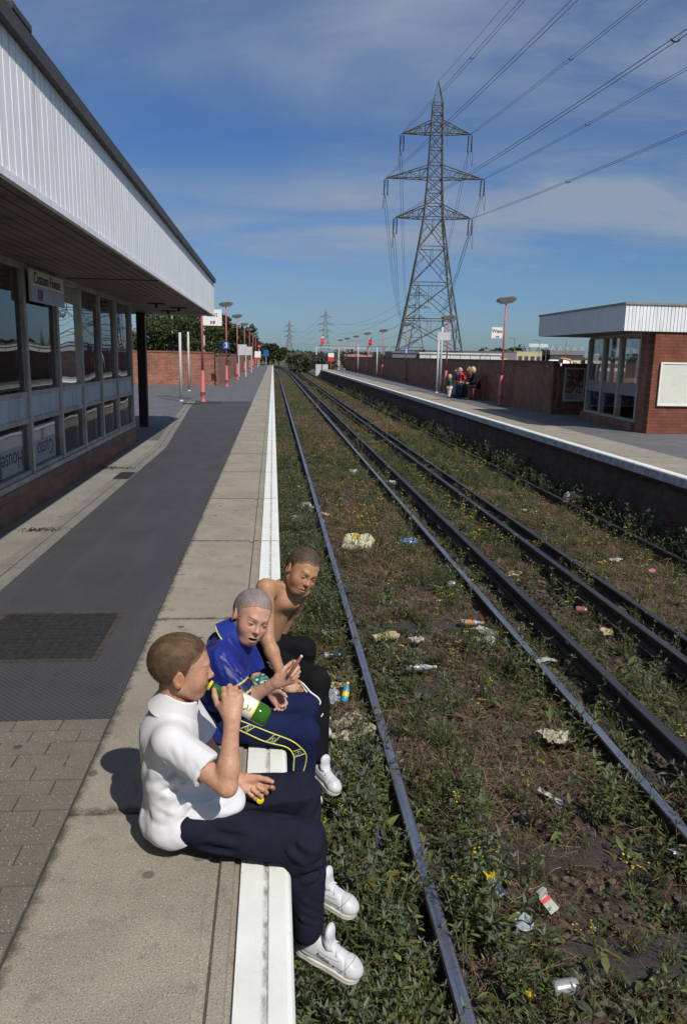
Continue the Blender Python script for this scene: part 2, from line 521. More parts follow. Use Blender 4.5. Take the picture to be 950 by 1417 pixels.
    # small drain grates
    for (x,y,rz,w,l,lab) in ((-1.94,10.2,0,.2,.55,'dark square drain grate set in the drain strip beside the brick plinth'),
                             (-2.05,26.0,0,.7,.4,'flat dark drain cover beside the base of the first lamp post'),
                             (-2.6,25.3,0,.6,.5,'worn dark cover in the asphalt next to the short grey posts')):
        q = MB(); q.box((-w/2,-l/2,0),(w/2,l/2,.006))
        k = int(l/.05)
        for i in range(k): q.box((-w/2+.02,-l/2+.012+i*l/k,.006),(w/2-.02,-l/2+.03+i*l/k,.012))
        o = q.build('drain_grate', M['iron'], loc=(x,y,.001)); tag(o, lab, 'drain cover')
M['paver'] = concrete('paver_concrete', (.150,.135,.115))
M['rust'] = mat('rusty_iron', (.055,.042,.032), .8, .4, 20)
M['iron'] = mat('dark_iron', (.03,.029,.03), .55, .3, 20, spec=.5)
left_platform()

# ---- platform, right
RE = 5.86
def right_platform():
    Y0, Y1 = -6, 96
    b = MB()
    prof = [(RE+1.15,-.2),(RE+1.15,0),(RE+.13,0),(RE+.03,0),(RE+.006,-.012),(RE,-.03),(RE,-.15),(RE+.12,-.15)]
    y = Y0
    while y < Y1:
        y2 = min(y+2.0, Y1)
        b.extrude_y(prof, y+.005, y2-.005, [0,0,1,1,1,2,0])
        for yy in (y+.005, y2-.005): b.add([(x,yy,z) for x,z in prof], [tuple(range(len(prof)))], 0)
        y += 2.0
    tag(b.build('platform_coping', [M['coping'], M['paint'], M['paint_shaded']]), kind='structure')
    b = MB(); b.box((RE+.01,Y0,-.19),(RE+1.14,Y1,-.02)); tag(b.build('platform_joint_bed', M['dirt_line']), kind='structure')
    b = MB(); b.box((RE+.1,Y0,-1.3),(RE+.4,Y1,-.152)); tag(b.build('platform_wall_face', M['brick_face_r']), kind='structure')
    b = MB(); b.prism([(RE+1.154,Y0),(RE+1.154,Y1),(9.3,Y1),(8.75,23.2),(14,23.2),(14,Y0)], 'z', -.3, -.002)
    tag(b.build('platform_paving', M['asphalt_r']), kind='structure')
    b = MB(); b.prism([(Y1,0),(Y1+9,-1.2),(Y1,-1.2)], 'x', RE+.1, 9.3); tag(b.build('platform_ramp', M['asphalt_r']), kind='structure')
    b = MB(); b.prism([(124,0),(136,-1.2),(124,-1.2)], 'x', -2.85, -.05); tag(b.build('platform_ramp', M['asphalt2']), kind='structure')
    # dark repair patches
    b = MB()
    for (x0,y0,x1,y1) in ((9.0,14.8,9.9,15.3),(7.6,26.0,8.25,27.2)): b.quad((x0,y0,.002),(x1,y0+.1,.002),(x1,y1,.002),(x0-.1,y1,.002))
    tag(b.build('asphalt_patch', M['asphalt']), kind='structure')
M['paint_shaded'] = mat('weathered_shaded_paint', (.4,.41,.43), .8, .4, 9, 50, .2, stain=(.16,.16,.16), stain_scale=4)  # stained white paint, greyed to paint in the shade of the nose's side
right_platform()

# ---- track bed
def H_ground(x, y):
    p = np.stack([x, y, np.zeros_like(x)], 1)
    h = .035*fbm(p*1.7, 3, 5) + .03*fbm(p*9, 2, 9)
    return h
def track_bed():
    xs0, xs1 = -.06, RE+.12
    rows = []
    y = -1.0; ys = []
    while y < 140:
        ys.append(y); y += .03 if y < 6 else (.06 if y < 12 else (.15 if y < 30 else 1.0))
    ys = np.array(ys); nx = 150
    xs = np.linspace(xs0, xs1, nx)
    X, Y = np.meshgrid(xs, ys)
    x = X.ravel(); y = Y.ravel()
    z = -1.085 + H_ground(x, y)
    pp = np.stack([x, y, 0*x], 1)
    z += np.where(y < 14, .02*np.abs(vnoise(pp*22, 3)), 0)
    v = np.stack([x, y, z], 1)
    ny = len(ys); i = np.arange(ny-1)[:,None]*nx + np.arange(nx-1)[None,:]
    f = np.stack([i, i+1, i+nx+1, i+nx], -1).reshape(-1,4)
    return np_mesh('track_bed', v, f, M['ballast'], smooth=True)
def ballast_mat():
    m, t, p = base_mat('ballast')
    o = t.coords('Object')
    vo = t.new('ShaderNodeTexVoronoi'); vo.inputs['Scale'].default_value = 22; t.link(o, vo.inputs['Vector'])
    n1 = t.noise(o, .9, 6, .65, .3); n2 = t.noise(o, 50, 4, .65)
    c = t.mix(t.ramp(n1, .35, .65), (.030,.021,.015), (.066,.047,.032))
    c = t.mix(1.0, c, t.ramp(vo.outputs['Color'], .1, .9, (.5,.5,.5), (1.5,1.45,1.4)), 'MULTIPLY')
    c = t.mix(1.0, c, t.ramp(n2, .3, .7, (.65,)*3, (1.35,)*3), 'MULTIPLY')
    t.link(c, p.inputs['Base Color']); p.inputs['Roughness'].default_value = .95
    t.link(t.bump(t.math('ADD', vo.outputs['Distance'], n2), .8, .03), p.inputs['Normal'])
    return m
M['ballast'] = ballast_mat()
tag(track_bed(), kind='structure')

# loose ballast stones (one mass)
def stones():
    n = 30000
    import bmesh
    bm = bmesh.new(); bmesh.ops.create_icosphere(bm, subdivisions=1, radius=1)
    V0 = np.array([v.co[:] for v in bm.verts], np.float32); F0 = np.array([[v.index for v in f.verts] for f in bm.faces]); bm.free()
    x = RNG.uniform(.0, RE, n); y = .9 + 12*RNG.random(n)**1.8
    z = -1.085 + H_ground(x, y) + .012
    sc = RNG.uniform(.011,.033,(n,1,3))*RNG.uniform(.7,1.3,(n,1,1))
    jit = 1 + .35*RNG.standard_normal((n, len(V0), 1)).clip(-1.2,1.2)*.6
    a = RNG.uniform(0,6.28,n); c, s = np.cos(a)[:,None], np.sin(a)[:,None]
    P = V0[None]*sc*jit
    px = P[...,0]*c - P[...,1]*s; py = P[...,0]*s + P[...,1]*c
    P = np.stack([px + x[:,None], py + y[:,None], P[...,2]*.8 + z[:,None]], -1).reshape(-1,3)
    F = (F0[None] + (np.arange(n)*len(V0))[:,None,None]).reshape(-1,3)
    base = np.array([.075,.056,.042])*RNG.uniform(.45,1.5,(n,1))*(1+.12*RNG.standard_normal((n,3)))
    colr = np.repeat(base.clip(.01,.4), len(V0), 0)
    return np_mesh('ballast_stones', P, F, M['stone'], col=colr)
M['stone'] = attr_mat('stone', .9, .3, 60, .4, .004)
tag(stones(), kind='stuff', label='dark brown ballast stones scattered between the rails')

# ---- sleepers
M['sleeper'] = mat('old_timber', (.035,.03,.027), .9, .35, 5, 40, .35, bump=.6, bdist=.006, vscale=(1,8,8))
b = MB(); b.box((-1.28,-.125,-.13),(1.28,.125,0))
sl = b.build('sleeper', M['sleeper'], bevel=.008)
tag(sl, 'weathered dark timber sleeper half buried in ballast under the rails', 'sleeper', 'timber sleepers under the rails')
first = True
for cx_ in (1.512, 4.61):
    for i in range(48):
        y = .75 + i*.72 + random.uniform(-.03,.03)
        o = sl if first else sl.copy()
        if not first: COL.objects.link(o)
        first = False
        o.location = (cx_ + random.uniform(-.03,.03), y, -1.07 + .008 + random.uniform(-.006,.008))
        o.rotation_euler = (0,0,random.uniform(-.012,.012))

# ---- rails
def rail_curve(x0):
    pts = []
    ys = list(np.arange(-3, 60, 3.0)) + list(np.arange(60, 420, 10.0))
    for y in ys:
        d = max(0, y-110); pts.append((x0 - d*d/1500.0, y))
    return pts
def rail(name, x0, ztop, prof, mats, mis, label, cat='rail'):
    pts = rail_curve(x0)
    b = MB(); n = len(prof)
    vs = [(px + u, py, ztop + w) for px, py in pts for u, w in prof]
    for i in range(len(pts)-1):
        for k in range(n):
            j = (k+1) % n
            b.add([vs[i*n+k], vs[i*n+j], vs[(i+1)*n+j], vs[(i+1)*n+k]], [(0,1,2,3)], mis[k])
    b.add(vs[:n], [tuple(range(n))], 0)
    o = b.build(name, mats)
    tag(o, label, cat, 'rails of the two tracks')
    return o
run = [(-.028,0),(.028,0),(.035,-.008),(.034,-.036),(.01,-.045),(.009,-.115),(.06,-.132),(.065,-.146),(-.065,-.146),(-.06,-.132),(-.009,-.115),(-.01,-.045),(-.034,-.036),(-.035,-.008)]
rmi = [1] + [0]*13
con = [(-.034,0),(.034,0),(.04,-.01),(.038,-.05),(.016,-.06),(.016,-.105),(.055,-.125),(.055,-.14),(-.055,-.14),(-.055,-.125),(-.016,-.105),(-.016,-.06),(-.038,-.05),(-.04,-.01)]
M['rail_rust'] = mat('rail_rust', (.03,.023,.02), .8, .3, 8, 50, .25)
def polish(name, col, rough):
    m, t, p = base_mat(name)
    n = t.noise(t.coords('Object', (60, 1.2, 1)), 1.0, 5, .6); n2 = t.noise(t.coords('Object', (8, 25, 8)), 3, 4, .7)
    c = t.mix(t.ramp(n, .35, .68), c3(col, .75), c3(col, 1.2)); c = t.mix(t.math('MULTIPLY', t.ramp(n2, .5, .7), .4), c, (.06,.05,.05))
    t.link(c, p.inputs['Base Color']); p.inputs['Metallic'].default_value = .85
    t.link(t.ramp(n, .3, .7, (rough,)*3, (rough+.2,)*3), p.inputs['Roughness'])
    return m
M['rail_top'] = polish('polished_rail', (.36,.38,.44), .32)
M['cond_top'] = polish('conductor_top', (.13,.125,.14), .4)
rail('running_rail', .76, -.92, run, [M['rail_rust'], M['rail_top']], rmi, 'polished running rail closest to the seated boys')
rail('running_rail', 2.265, -.92, run, [M['rail_rust'], M['rail_top']], rmi, 'polished running rail beside the dark conductor rail, second from the boys')
rail('conductor_rail', 2.655, -.845, con, [M['rail_rust'], M['cond_top']], rmi, 'dark raised conductor rail along the track used by the boys\' platform', 'conductor rail')
rail('conductor_rail', 3.47, -.845, con, [M['rail_rust'], M['cond_top']], rmi, 'dark raised conductor rail serving the track below the waiting shelter', 'conductor rail')
rail('running_rail', 3.86, -.92, run, [M['rail_rust'], M['cond_top']], rmi, 'dull running rail beside the conductor rail of the far track')
rail('running_rail', 5.36, -.92, run, [M['rail_rust'], M['cond_top']], rmi, 'dull running rail under the brick face of the opposite platform')
# conductor rail insulator pots
M['pot'] = mat('dirty_ceramic', (.2,.17,.13), .6)
b = MB(); b.lathe([(.0,0),(.05,0),(.055,.03),(.035,.05),(.04,.085),(.0,.085)], 10)
pot = b.build('insulator_pot', M['pot'], smooth=True); tag(pot, 'stubby dirty ceramic insulator holding up a conductor rail', 'insulator', 'conductor rail insulators')
first = True
for x in (2.655, 3.47):
    for i in range(14):
        o = pot if first else pot.copy()
        if not first: COL.objects.link(o)
        first = False
        o.location = (x, 1.7+i*2.16, -1.07)
# ================================================================ BUILDINGS
M['brick_l'] = brick_mat('red_brick_left', 'y', (.3,.1,.055), (.2,.07,.045), (.28,.24,.2), .35)
M['brick_lx'] = brick_mat('red_brick_front', 'x', (.32,.105,.055), (.22,.075,.045), (.36,.3,.26), .35)
M['brick_plinth'] = brick_mat('plinth_brick', 'y', (.17,.075,.05), (.12,.058,.042), (.12,.1,.085), .3)
M['rowlock'] = brick_mat('rowlock_brick', 'y', (.15,.075,.055), (.11,.06,.05), (.14,.12,.1), .3, bw=.075, bh=.4, ms=.008)
M['brick_r'] = brick_mat('shelter_brick', 'x', (.205,.062,.032), (.165,.052,.029), (.10,.048,.033), .3)
M['brick_rp'] = brick_mat('dark_wall_brick_end', 'x', (.22,.085,.05), (.165,.07,.042), (.13,.09,.07), .35)
M['brick_rw'] = brick_mat('dark_wall_brick', 'y', (.25,.105,.06), (.175,.08,.05), (.2,.155,.12), .4, stain=(.10,.06,.042))
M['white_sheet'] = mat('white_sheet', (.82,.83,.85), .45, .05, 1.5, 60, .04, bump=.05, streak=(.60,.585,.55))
M['shaded_sheet'] = mat('shaded_sheet', (.62,.62,.65), .5, .08, 1.5, 60, .04, bump=.05, streak=(.5,.5,.5))  # white sheet greyed in its colour for the shelter canopy's unlit track side
M['roof_trim'] = mat('dark_roof_trim', (.05,.045,.045), .6, .2, 5)
M['soffit'] = mat('soffit_slat', (.17,.135,.11), .55, .3, 2, 30, .15, bump=.05, stain=(.05,.04,.034), stain_scale=1.3)
M['soffit_gap'] = mat('soffit_gap', (.012,.011,.01), .9, bump=0)
M['mullion'] = mat('weathered_mullion', (.36,.335,.295), .6, .25, 4, 60, .2, streak=(.17,.15,.13))
M['mullion_dark'] = mat('dark_frame', (.035,.03,.03), .6)
M['spandrel'] = mat('blue_grey_panel', (.40,.44,.54), .45, .15, 4, 60, .1, streak=(.2,.21,.25))
M['glass'] = glass_mat('window_glass', (.7,.7,.7), 1.2, .2, .04)
M['glass_low'] = glass_mat('lower_window_glass', (.9,.9,.9), .7, .16, .03)
M['glass_r'] = glass_mat('shelter_glass', (.9,.9,.92), .55, .05, .22)
M['dark_room'] = mat('dim_room', (.05,.045,.045), .8, .3, 2)
M['column'] = mat('maroon_column', (.03,.012,.012), .5, .2)
M['sign_white'] = mat('sign_white', (.78,.78,.74), .5, .04, 3, bump=0)
M['sign_cream'] = mat('sign_cream', (.6,.56,.44), .5, .06, 3, bump=0)
M['sign_black'] = mat('sign_black', (.012,.012,.02), .5, bump=0)
M['sign_navy'] = mat('sign_navy', (.02,.03,.14), .5, bump=0)
M['sign_red'] = mat('sign_red', (.55,.05,.04), .5, bump=0)
M['sign_blue'] = mat('sign_blue', (.03,.08,.42), .5, bump=0)

M['blank_board'] = mat('grey_board', (.5,.52,.54), .5, .1, 4)
def flash(parent, o, right, up, w, h):
    """two slanted bars, red then blue"""
    r = V(right); u = V(up); n = r.cross(u).normalized(); o = V(o)
    for k, (m_, nm) in enumerate(((M['sign_red'], 'red_bar'), (M['sign_blue'], 'blue_bar'))):
        b = MB(); x = k*w*1.25
        q = [o + r*x, o + r*(x+w), o + r*(x+w+h*.25) + u*h, o + r*(x+h*.25) + u*h]
        b.add(q + [p + n*.002 for p in q], [(0,1,2,3),(4,7,6,5),(0,4,5,1),(1,5,6,2),(2,6,7,3),(3,7,4,0)])
        b.build(nm, m_, parent)

def station():
    r = empty('station_building', (-2.47, 14.0, 0))
    tag(r, 'low glazed station building with a long white ribbed canopy and brick plinth', 'station')
    rm = r.matrix_basis.copy()
    class P:  # parts are written in world coordinates and re-based
        pass
    def part(mb, name, m, parent=None, **k):
        o = mb.build(name, m, None, **k)
        o.parent = r
        o.matrix_parent_inverse = Matrix.Translation(-V(r.location))
        return o
    FX, ZB, ZT, YE, YS = -1.29, 2.45, 3.12, 17.6, -8
    # ribbed fascia: panels with raised standing ribs
    b = MB(); pitch = .104
    prof = []
    y = YS
    while y < YE-.02:
        y2 = min(y+pitch, YE)
        w = y2-y
        prof += [(FX, y), (FX, y+w*.885), (FX-.012, y+w*.90), (FX-.012, y+w*.985)]
        y = y2
    prof += [(FX, YE), (-12, YE)]
    for (x0,y0),(x1,y1) in zip(prof[:-1], prof[1:]):
        mi = 1 if (x0 < FX-.001 and x1 < FX-.001 and x1 > -2) else 0
        b.quad((x0,y0,ZB),(x1,y1,ZB),(x1,y1,ZT),(x0,y0,ZT), mi)
    part(b, 'fascia', [M['white_sheet'], M['rib_gap']])
    b = MB(); b.box((FX-.02,YS,ZB-.035),(FX+.012,YE+.012,ZB+.004)); b.box((-12,YE-.0,ZB-.035),(FX-.02,YE+.012,ZB+.004))
    part(b, 'fascia_drip', M['white_sheet'])
    b = MB()
    b.box((FX-.3,YS,ZT),(FX+.045,YE+.045,ZT+.085)); b.box((-12,YE-.3,ZT),(FX-.3,YE+.045,ZT+.085))
    b.box((FX-.1,4.2,ZT+.085),(FX+.05,4.5,ZT+.115))
    part(b, 'roof_trim', M['roof_trim'])
    b = MB(); b.box((-12,YS,ZT-.1),(FX-.3,YE-.3,ZT+.05)); part(b, 'roof', M['roof_trim'])
    # soffit: slats running along the platform
    b = MB(); x = FX-.03
    while x > -4.6:
        b.box((x-.088,YS,ZB-.012),(x,YE-.03,ZB)); x -= .1
    b.box((-12,YS,ZB-.012),(x,YE-.03,ZB))
    part(b, 'soffit', M['soffit'])
    b = MB(); b.box((-12,YS,ZB+.006),(FX-.03,YE-.03,ZB+.03)); part(b, 'soffit_backing', M['soffit_gap'])
    # cross joint and fittings
    b = MB(); b.box((-2.4,9.55,ZB-.02),(-1.33,9.6,ZB-.013)); part(b, 'soffit_joint', M['soffit_gap'])
    for x, y in ((-2.0,13.9),(-1.75,15.0),(-2.1,16.2)):
        b = MB(); b.box((x-.14,y-.05,ZB-.035),(x+.14,y+.05,ZB-.013)); b.tube([(x,y,ZB-.035),(x,y,ZB-.09)], .03, 8)
        part(b, 'ceiling_light', M['mullion_dark'])
    # plinth
    WX = -2.47
    b = MB(); b.box((-12,-8,-.05),(-2.43,14.0,.235)); part(b, 'plinth', M['brick_plinth'])
    b = MB(); b.box((WX-.2,-8,.236),(-2.405,14.03,.305)); part(b, 'plinth_course', M['rowlock'])
    # window wall
    mull = [3.6,4.75,5.85,6.95,8.08,9.25,10.35,11.45,12.6,13.9]
    for i, y in enumerate(mull):
        b = MB(); b.box((WX-.09,y-.04,.305),(WX+.035,y+.04,ZB-.012)); part(b, 'mullion', M['mullion'])
        b = MB(); b.box((WX-.16,y+.042,.42),(WX-.03,y+.12,ZB-.02)); part(b, 'inner_post', M['mullion_dark'])
    b = MB()
    b.box((WX-.09,mull[0],.306),(WX+.05,13.93,.36))
    for z in (.90,1.165): b.box((WX-.05,mull[0],z-.025),(WX+.022,13.86,z+.025))
    b.box((WX-.05,mull[0],.361),(WX+.022,13.86,.40))
    b.box((WX-.05,mull[0],ZB-.07),(WX+.022,13.86,ZB-.013))
    part(b, 'sill_rail', M['mullion'])
    for a, c in zip(mull[:-1], mull[1:]):
        b = MB(); b.box((WX-.02,a+.04,.925),(WX+.008,c-.04,1.14)); part(b, 'spandrel_panel', M['spandrel'])
        b = MB(); b.quad((WX-.01,a+.04,1.19),(WX-.01,c-.04,1.19),(WX-.01,c-.04,ZB-.07),(WX-.01,a+.04,ZB-.07)); part(b, 'window', M['glass'])
        b = MB(); b.quad((WX-.01,a+.04,.40),(WX-.01,c-.04,.40),(WX-.01,c-.04,.875),(WX-.01,a+.04,.875)); part(b, 'lower_window', M['glass_low'])
    # room behind
    b = MB()
    b.quad((-7,-8,.24),(WX-.1,-8,.24),(WX-.1,13.8,.24),(-7,13.8,.24)); b.quad((-6.9,-8,.24),(-6.9,13.8,.24),(-6.9,13.8,2.44),(-6.9,-8,2.44))
    b.quad((-7,13.78,.24),(WX-.1,13.78,.24),(WX-.1,13.78,2.44),(-7,13.78,2.44)); b.quad((-7,-7.9,.24),(WX-.1,-7.9,.24),(WX-.1,-7.9,2.44),(-7,-7.9,2.44))
    b.box((WX-.3,-8,.31),(WX-.05,mull[0]-.05,ZB-.013))
    part(b, 'interior', M['dark_room'], recalc=False)
    b = MB(); b.box((-7,13.8,.306),(WX-.09,13.94,ZB-.013)); part(b, 'end_wall', M['brick_lx'])
    # free column at the open end of the canopy
    b = MB(); b.box((-2.92,17.25,-.02),(-2.74,17.43,ZB-.013)); part(b, 'column', M['column'])
    return r
M['rib_gap'] = mat('rib_gap', (.3,.28,.25), .8, .3, 3, bump=0, streak=(.12,.1,.07))
station()

def board_sign(name, label, cat, c, w, h, n, m_face, group=None):
    """a flat panel facing n; returns the empty and its right/up/front"""
    r = empty(name, c); tag(r, label, cat, group)
    n = V(n).normalized(); up = V((0,0,1)); right = up.cross(n).normalized()
    b = MB(); t = .02
    q = [right*(-w/2)+up*(-h/2), right*(w/2)+up*(-h/2), right*(w/2)+up*(h/2), right*(-w/2)+up*(h/2)]
    b.add([p - n*t for p in q] + list(q), [(3,2,1,0),(4,5,6,7),(0,1,5,4),(1,2,6,5),(2,3,7,6),(3,0,4,7)])
    b.build('panel', m_face, r)
    return r, right, up, n

# Custom House name board on the window posts
r, ri, up, n = board_sign('name_sign', 'cream and grey Custom House name board fixed across the tops of the windows', 'sign', (-2.385, 8.74, 2.235), 1.24, .31, (1,0,0), M['sign_cream'])
b = MB(); q = [ri*-.62+up*-.155+n*.004, ri*.62+up*-.155+n*.004, ri*.62+up*.01+n*.004, ri*-.62+up*.01+n*.004]; b.add(q, [(0,1,2,3)]); b.build('lower_band', M['spandrel'], r)
b = MB(); b.quad(ri*-.62+up*.005+n*.006, ri*.62+up*.005+n*.006, ri*.62+up*.02+n*.006, ri*-.62+up*.02+n*.006); b.build('band_edge', M['sign_white'], r)
text('lettering', 'Custom House', .16, M['sign_black'], ri*-.02+up*.075+n*.004, ri, up, r)
flash(r, ri*-.42+up*-.135+n*.006, ri, up, .075, .11)

# boards leaning inside the lower windows, their lettering upside down
for k, (y, w, txt) in enumerate(((7.62, .62, 'House'), (8.72, .82, 'Custo'))):
    r = empty('leaning_board', (-2.505, y, .61)); tag(r, ['white board lettered in blue leaning upside down inside the lowest window, nearest one', 'white board with red and blue bars leaning upside down inside the lower window'][k], 'board')
    n = V((1,0,.12)).normalized(); ri = V((0,-1,0)); up = n.cross(ri)
    up = V((0,0,-1)); ri = V((0,-1,0)); n = V((1,0,0))
    b = MB(); b.box((-.02,-w/2,-.2),(0,w/2,.2)); b.build('panel', M['blank_board'], r)
    text('lettering', txt, .24, M['sign_navy'], (.002, 0, -.06), ri, up, r)
    if k: flash(r, V((.003,-.02,.15)), ri, up, .05, .11)

# ---------------------------------------------------------------- garden wall, left
def left_wall():
    r = empty('brick_wall', (-2.85, 41, 0)); tag(r, 'red brick boundary wall with brick on edge coping behind the platform lamp posts', 'wall')
    def part(mb, name, m, **k):
        o = mb.build(name, m, None, **k); o.parent = r; o.matrix_parent_inverse = Matrix.Translation(-V(r.location)); return o
    b = MB(); b.box((-22,40.5,-.3),(-3.05,40.73,1.62)); part(b, 'front_face', M['brick_lx'])
    b = MB(); b.box((-22,40.47,1.621),(-3.03,40.76,1.70)); part(b, 'coping', M['rowlock2'])
    # rounded corner then along the platform
    b = MB(); pts = []
    for k in range(7):
        t = k/6*math.pi/2; pts.append((-3.05 + .23*math.sin(t), 40.73 - .23*math.cos(t)))
    for (x0,y0),(x1,y1) in zip(pts[:-1], pts[1:]): b.quad((x0,y0,-.3),(x1,y1,-.3),(x1,y1,1.62),(x0,y0,1.62))
    part(b, 'rounded_corner', M['brick_lx'], smooth=True)
    b = MB(); b.box((-3.05,40.73,-.3),(-2.82,122,1.55)); part(b, 'side_face', M['brick_l'])
    b = MB(); b.box((-3.07,40.5,1.551),(-2.8,122,1.63)); part(b, 'side_coping', M['rowlock3'])
M['rowlock2'] = brick_mat('wall_coping_front', 'x', (.26,.09,.055), (.2,.075,.05), (.25,.21,.18), .3, bw=.075, bh=.4)
M['rowlock3'] = brick_mat('wall_coping_side', 'y', (.2,.09,.06), (.15,.07,.05), (.2,.17,.15), .3, bw=.075, bh=.4)
left_wall()

# ---------------------------------------------------------------- lamp posts
M['lamp_red'] = mat('faded_red_paint', (.47,.11,.115), .6, .15, 6, 60, .1, streak=(.36,.11,.11))
M['lamp_head'] = mat('lamp_housing', (.1,.095,.09), .5, .25)
M['lamp_lens'] = mat('dirty_lens', (.7,.7,.66), .3, .2, 5)
def lamp(loc, label, head_rz=0.0, h=3.7, tilt=.12):
    r = empty('lamp_post', loc); tag(r, label, 'lamp post', 'red platform lamp posts')
    b = MB(); b.lathe([(.095,0),(.095,.03),(.074,.05),(.074,.30),(.088,.31),(.088,.35),(.074,.36),(.072,1.0),(.042,1.05)], 14)
    b.build('base_tube', M['lamp_red'], r, smooth=True)
    b = MB(); b.tube([(0,0,1.0),(0,0,h)], [.040,.029], 12); b.build('pole', M['lamp_red'], r, smooth=True)
    b = MB()
    b.M = Matrix.Translation((0,0,h)) @ Matrix.Rotation(head_rz,4,'Z') @ Matrix.Rotation(tilt,4,'Y')
    prof = [(-.33,.03),(-.28,.0),(.30,.0),(.36,.03),(.34,.10),(.25,.15),(-.22,.15),(-.31,.11)]
    # tapered bowl housing
    n = len(prof); vs = []
    for k, yy in enumerate((-.12,-.09,.09,.12)):
        s = (.82,1,1,.82)[k]
        for u,w in prof: vs.append((u*s, yy*1.15, .02 + (w-.02)*(s if w > .02 else 1) ))
    fs = [tuple(range(n)), tuple(range(4*n-1,3*n-1,-1))]
    for k in range(3):
        for i in range(n):
            j = (i+1) % n; fs.append((k*n+i, k*n+j, (k+1)*n+j, (k+1)*n+i))
    b.add(vs, fs)
    hd = b.build('lamp_head', M['lamp_head'], r)
    b = MB(); b.M = Matrix.Translation((0,0,h)) @ Matrix.Rotation(head_rz,4,'Z') @ Matrix.Rotation(tilt,4,'Y')
    b.add([(-.27,-.1,.018),(.29,-.1,.018),(.29,.1,.018),(-.27,.1,.018),(-.20,-.07,-.075),(.22,-.07,-.075),(.22,.07,-.075),(-.20,.07,-.075)],
          [(4,5,6,7),(0,1,5,4),(1,2,6,5),(2,3,7,6),(3,0,4,7)])
    b.build('lens', M['lamp_lens'], hd)
    return r
ordn = ['first','second','third','fourth','fifth','sixth','seventh','eighth','ninth']
LL = [(-2.35,26.5),(-2.30,39.3),(-2.29,51.0),(-2.3,64.4),(-2.3,78),(-2.3,92),(-2.3,106),(-2.3,119)]
for i, (x, y) in enumerate(LL):
    lab = ['red lamp post by the canopy end carrying the half hidden white name sign',
           'red lamp post with a blue number 3 plate beside the brick wall'][i] if i < 2 else ordn[i]+' red lamp post from the canopy end, along the brick wall'
    lamp((x,y,0), lab, 0.0 if i else .1, 3.95, -.12)
RL = [(8.2,27.4,3.62),(8.25,36.7,3.45),(8.72,51.0,3.7),(8.6,61.0,3.6),(8.8,73.,3.7),(8.9,84.,3.7),(9.0,95.,3.7),(9.1,106.,3.7)]
for i, (x, y, h) in enumerate(RL):
    lab = ['red lamp post carrying the West sign beside the waiting shelter','red lamp post directly behind the bench where people sit',
           'red lamp post with a blue number 2 plate in front of the white building'][i] if i < 3 else ordn[i]+' red lamp post counted from the waiting shelter, along the dark brick wall'
    lamp((x,y,0), lab, 0.0, h, -.12)

M['plate_blue'] = mat('blue_plate', (.03,.09,.38), .4, .1, bump=0)
def number_plate(loc, txt, label):
    r, ri, up, n = board_sign('number_plate', label, 'number plate', loc, .3, .34, (0,-1,0), M['plate_blue'])
    text('lettering', txt, .34, M['sign_white'], n*.002, ri, up, r, bold=.004)
number_plate((-2.30,39.2,2.02), '3', 'blue plate with a white 3 on the second lamp post of the brick wall side')
number_plate((8.72,50.9,2.05), '2', 'blue plate with a white 2 on a lamp post before the white building')

# hanging name sign at first left lamp, mostly hidden by the canopy
r, ri, up, n = board_sign('name_sign', 'white platform sign with red and blue bars partly hidden behind the canopy corner', 'sign', (-2.0,26.48,2.78), .62, .52, (0,-1,0), M['sign_white'])
text('lettering', 'East', .22, M['sign_black'], up*.1+n*.002, ri, up, r); flash(r, ri*-.08+up*-.2+n*.003, ri, up, .07, .09)
# West sign
r, ri, up, n = board_sign('direction_sign', 'small white sign reading West on the lamp post beside the waiting shelter', 'sign', (7.93,27.38,2.54), .4, .38, (0,-1,0), M['sign_white'])
text('lettering', 'West', .17, M['sign_black'], up*.05+n*.002, ri, up, r, bold=.003); flash(r, ri*-.05+up*-.17+n*.003, ri, up, .055, .06)
b = MB(); b.bar(ri*.2+up*.15-n*.01, ri*.28+up*.15-n*.01, .012); b.bar(ri*.2+up*-.15-n*.01, ri*.28+up*-.15-n*.01, .012); b.build('bracket', M['lamp_head'], r)

# pale posts
M['post_grey'] = mat('pale_grey_post', (.45,.46,.47), .55, .1, 4)
def post(loc, h, label, rad=.045):
    b = MB(); b.tube([(0,0,0),(0,0,h)], rad, 10); b.lathe([(rad+.03,0),(rad+.03,.02),(rad,.05)], 10); 
    o = b.build('grey_post', M['post_grey'], loc=loc, smooth=True); tag(o, label, 'post', 'pale grey posts on the platforms'); return o
post((-3.1,26.7,0), 2.28, 'shorter pale grey post standing beside the first lamp post')
post((-3.6,34.0,0), 2.5, 'pale grey post standing nearer the brick wall than its neighbour')
for x, y, h, lab in ((-5.9,47,4.9,'tall thin white pole rising from the bushes under the canopy'),(-4.05,47,4.9,'tall thin white pole rising from the bushes beside the canopy end')):
    post((x,y,-1), h+1, lab, .055)
for x, y, h, lab in ((7.72,36.2,2.55,'tall pale post carrying a grey board near the bench'),(8.02,36.9,3.4,'slim pale post touching the lamp post behind the bench'),(8.35,62.5,2.4,'pale post in front of the dark wall beyond the number 2 plate'),(8.5,78,2.6,'pale post standing farthest along the dark wall')):
    post((x,y,0), h, lab, .05)
r, ri, up, n = board_sign('blank_sign', 'plain grey board on top of the pale post near the bench', 'sign', (7.95,36.15,2.62), .6, .36, (0,-1,0), M['blank_board'])
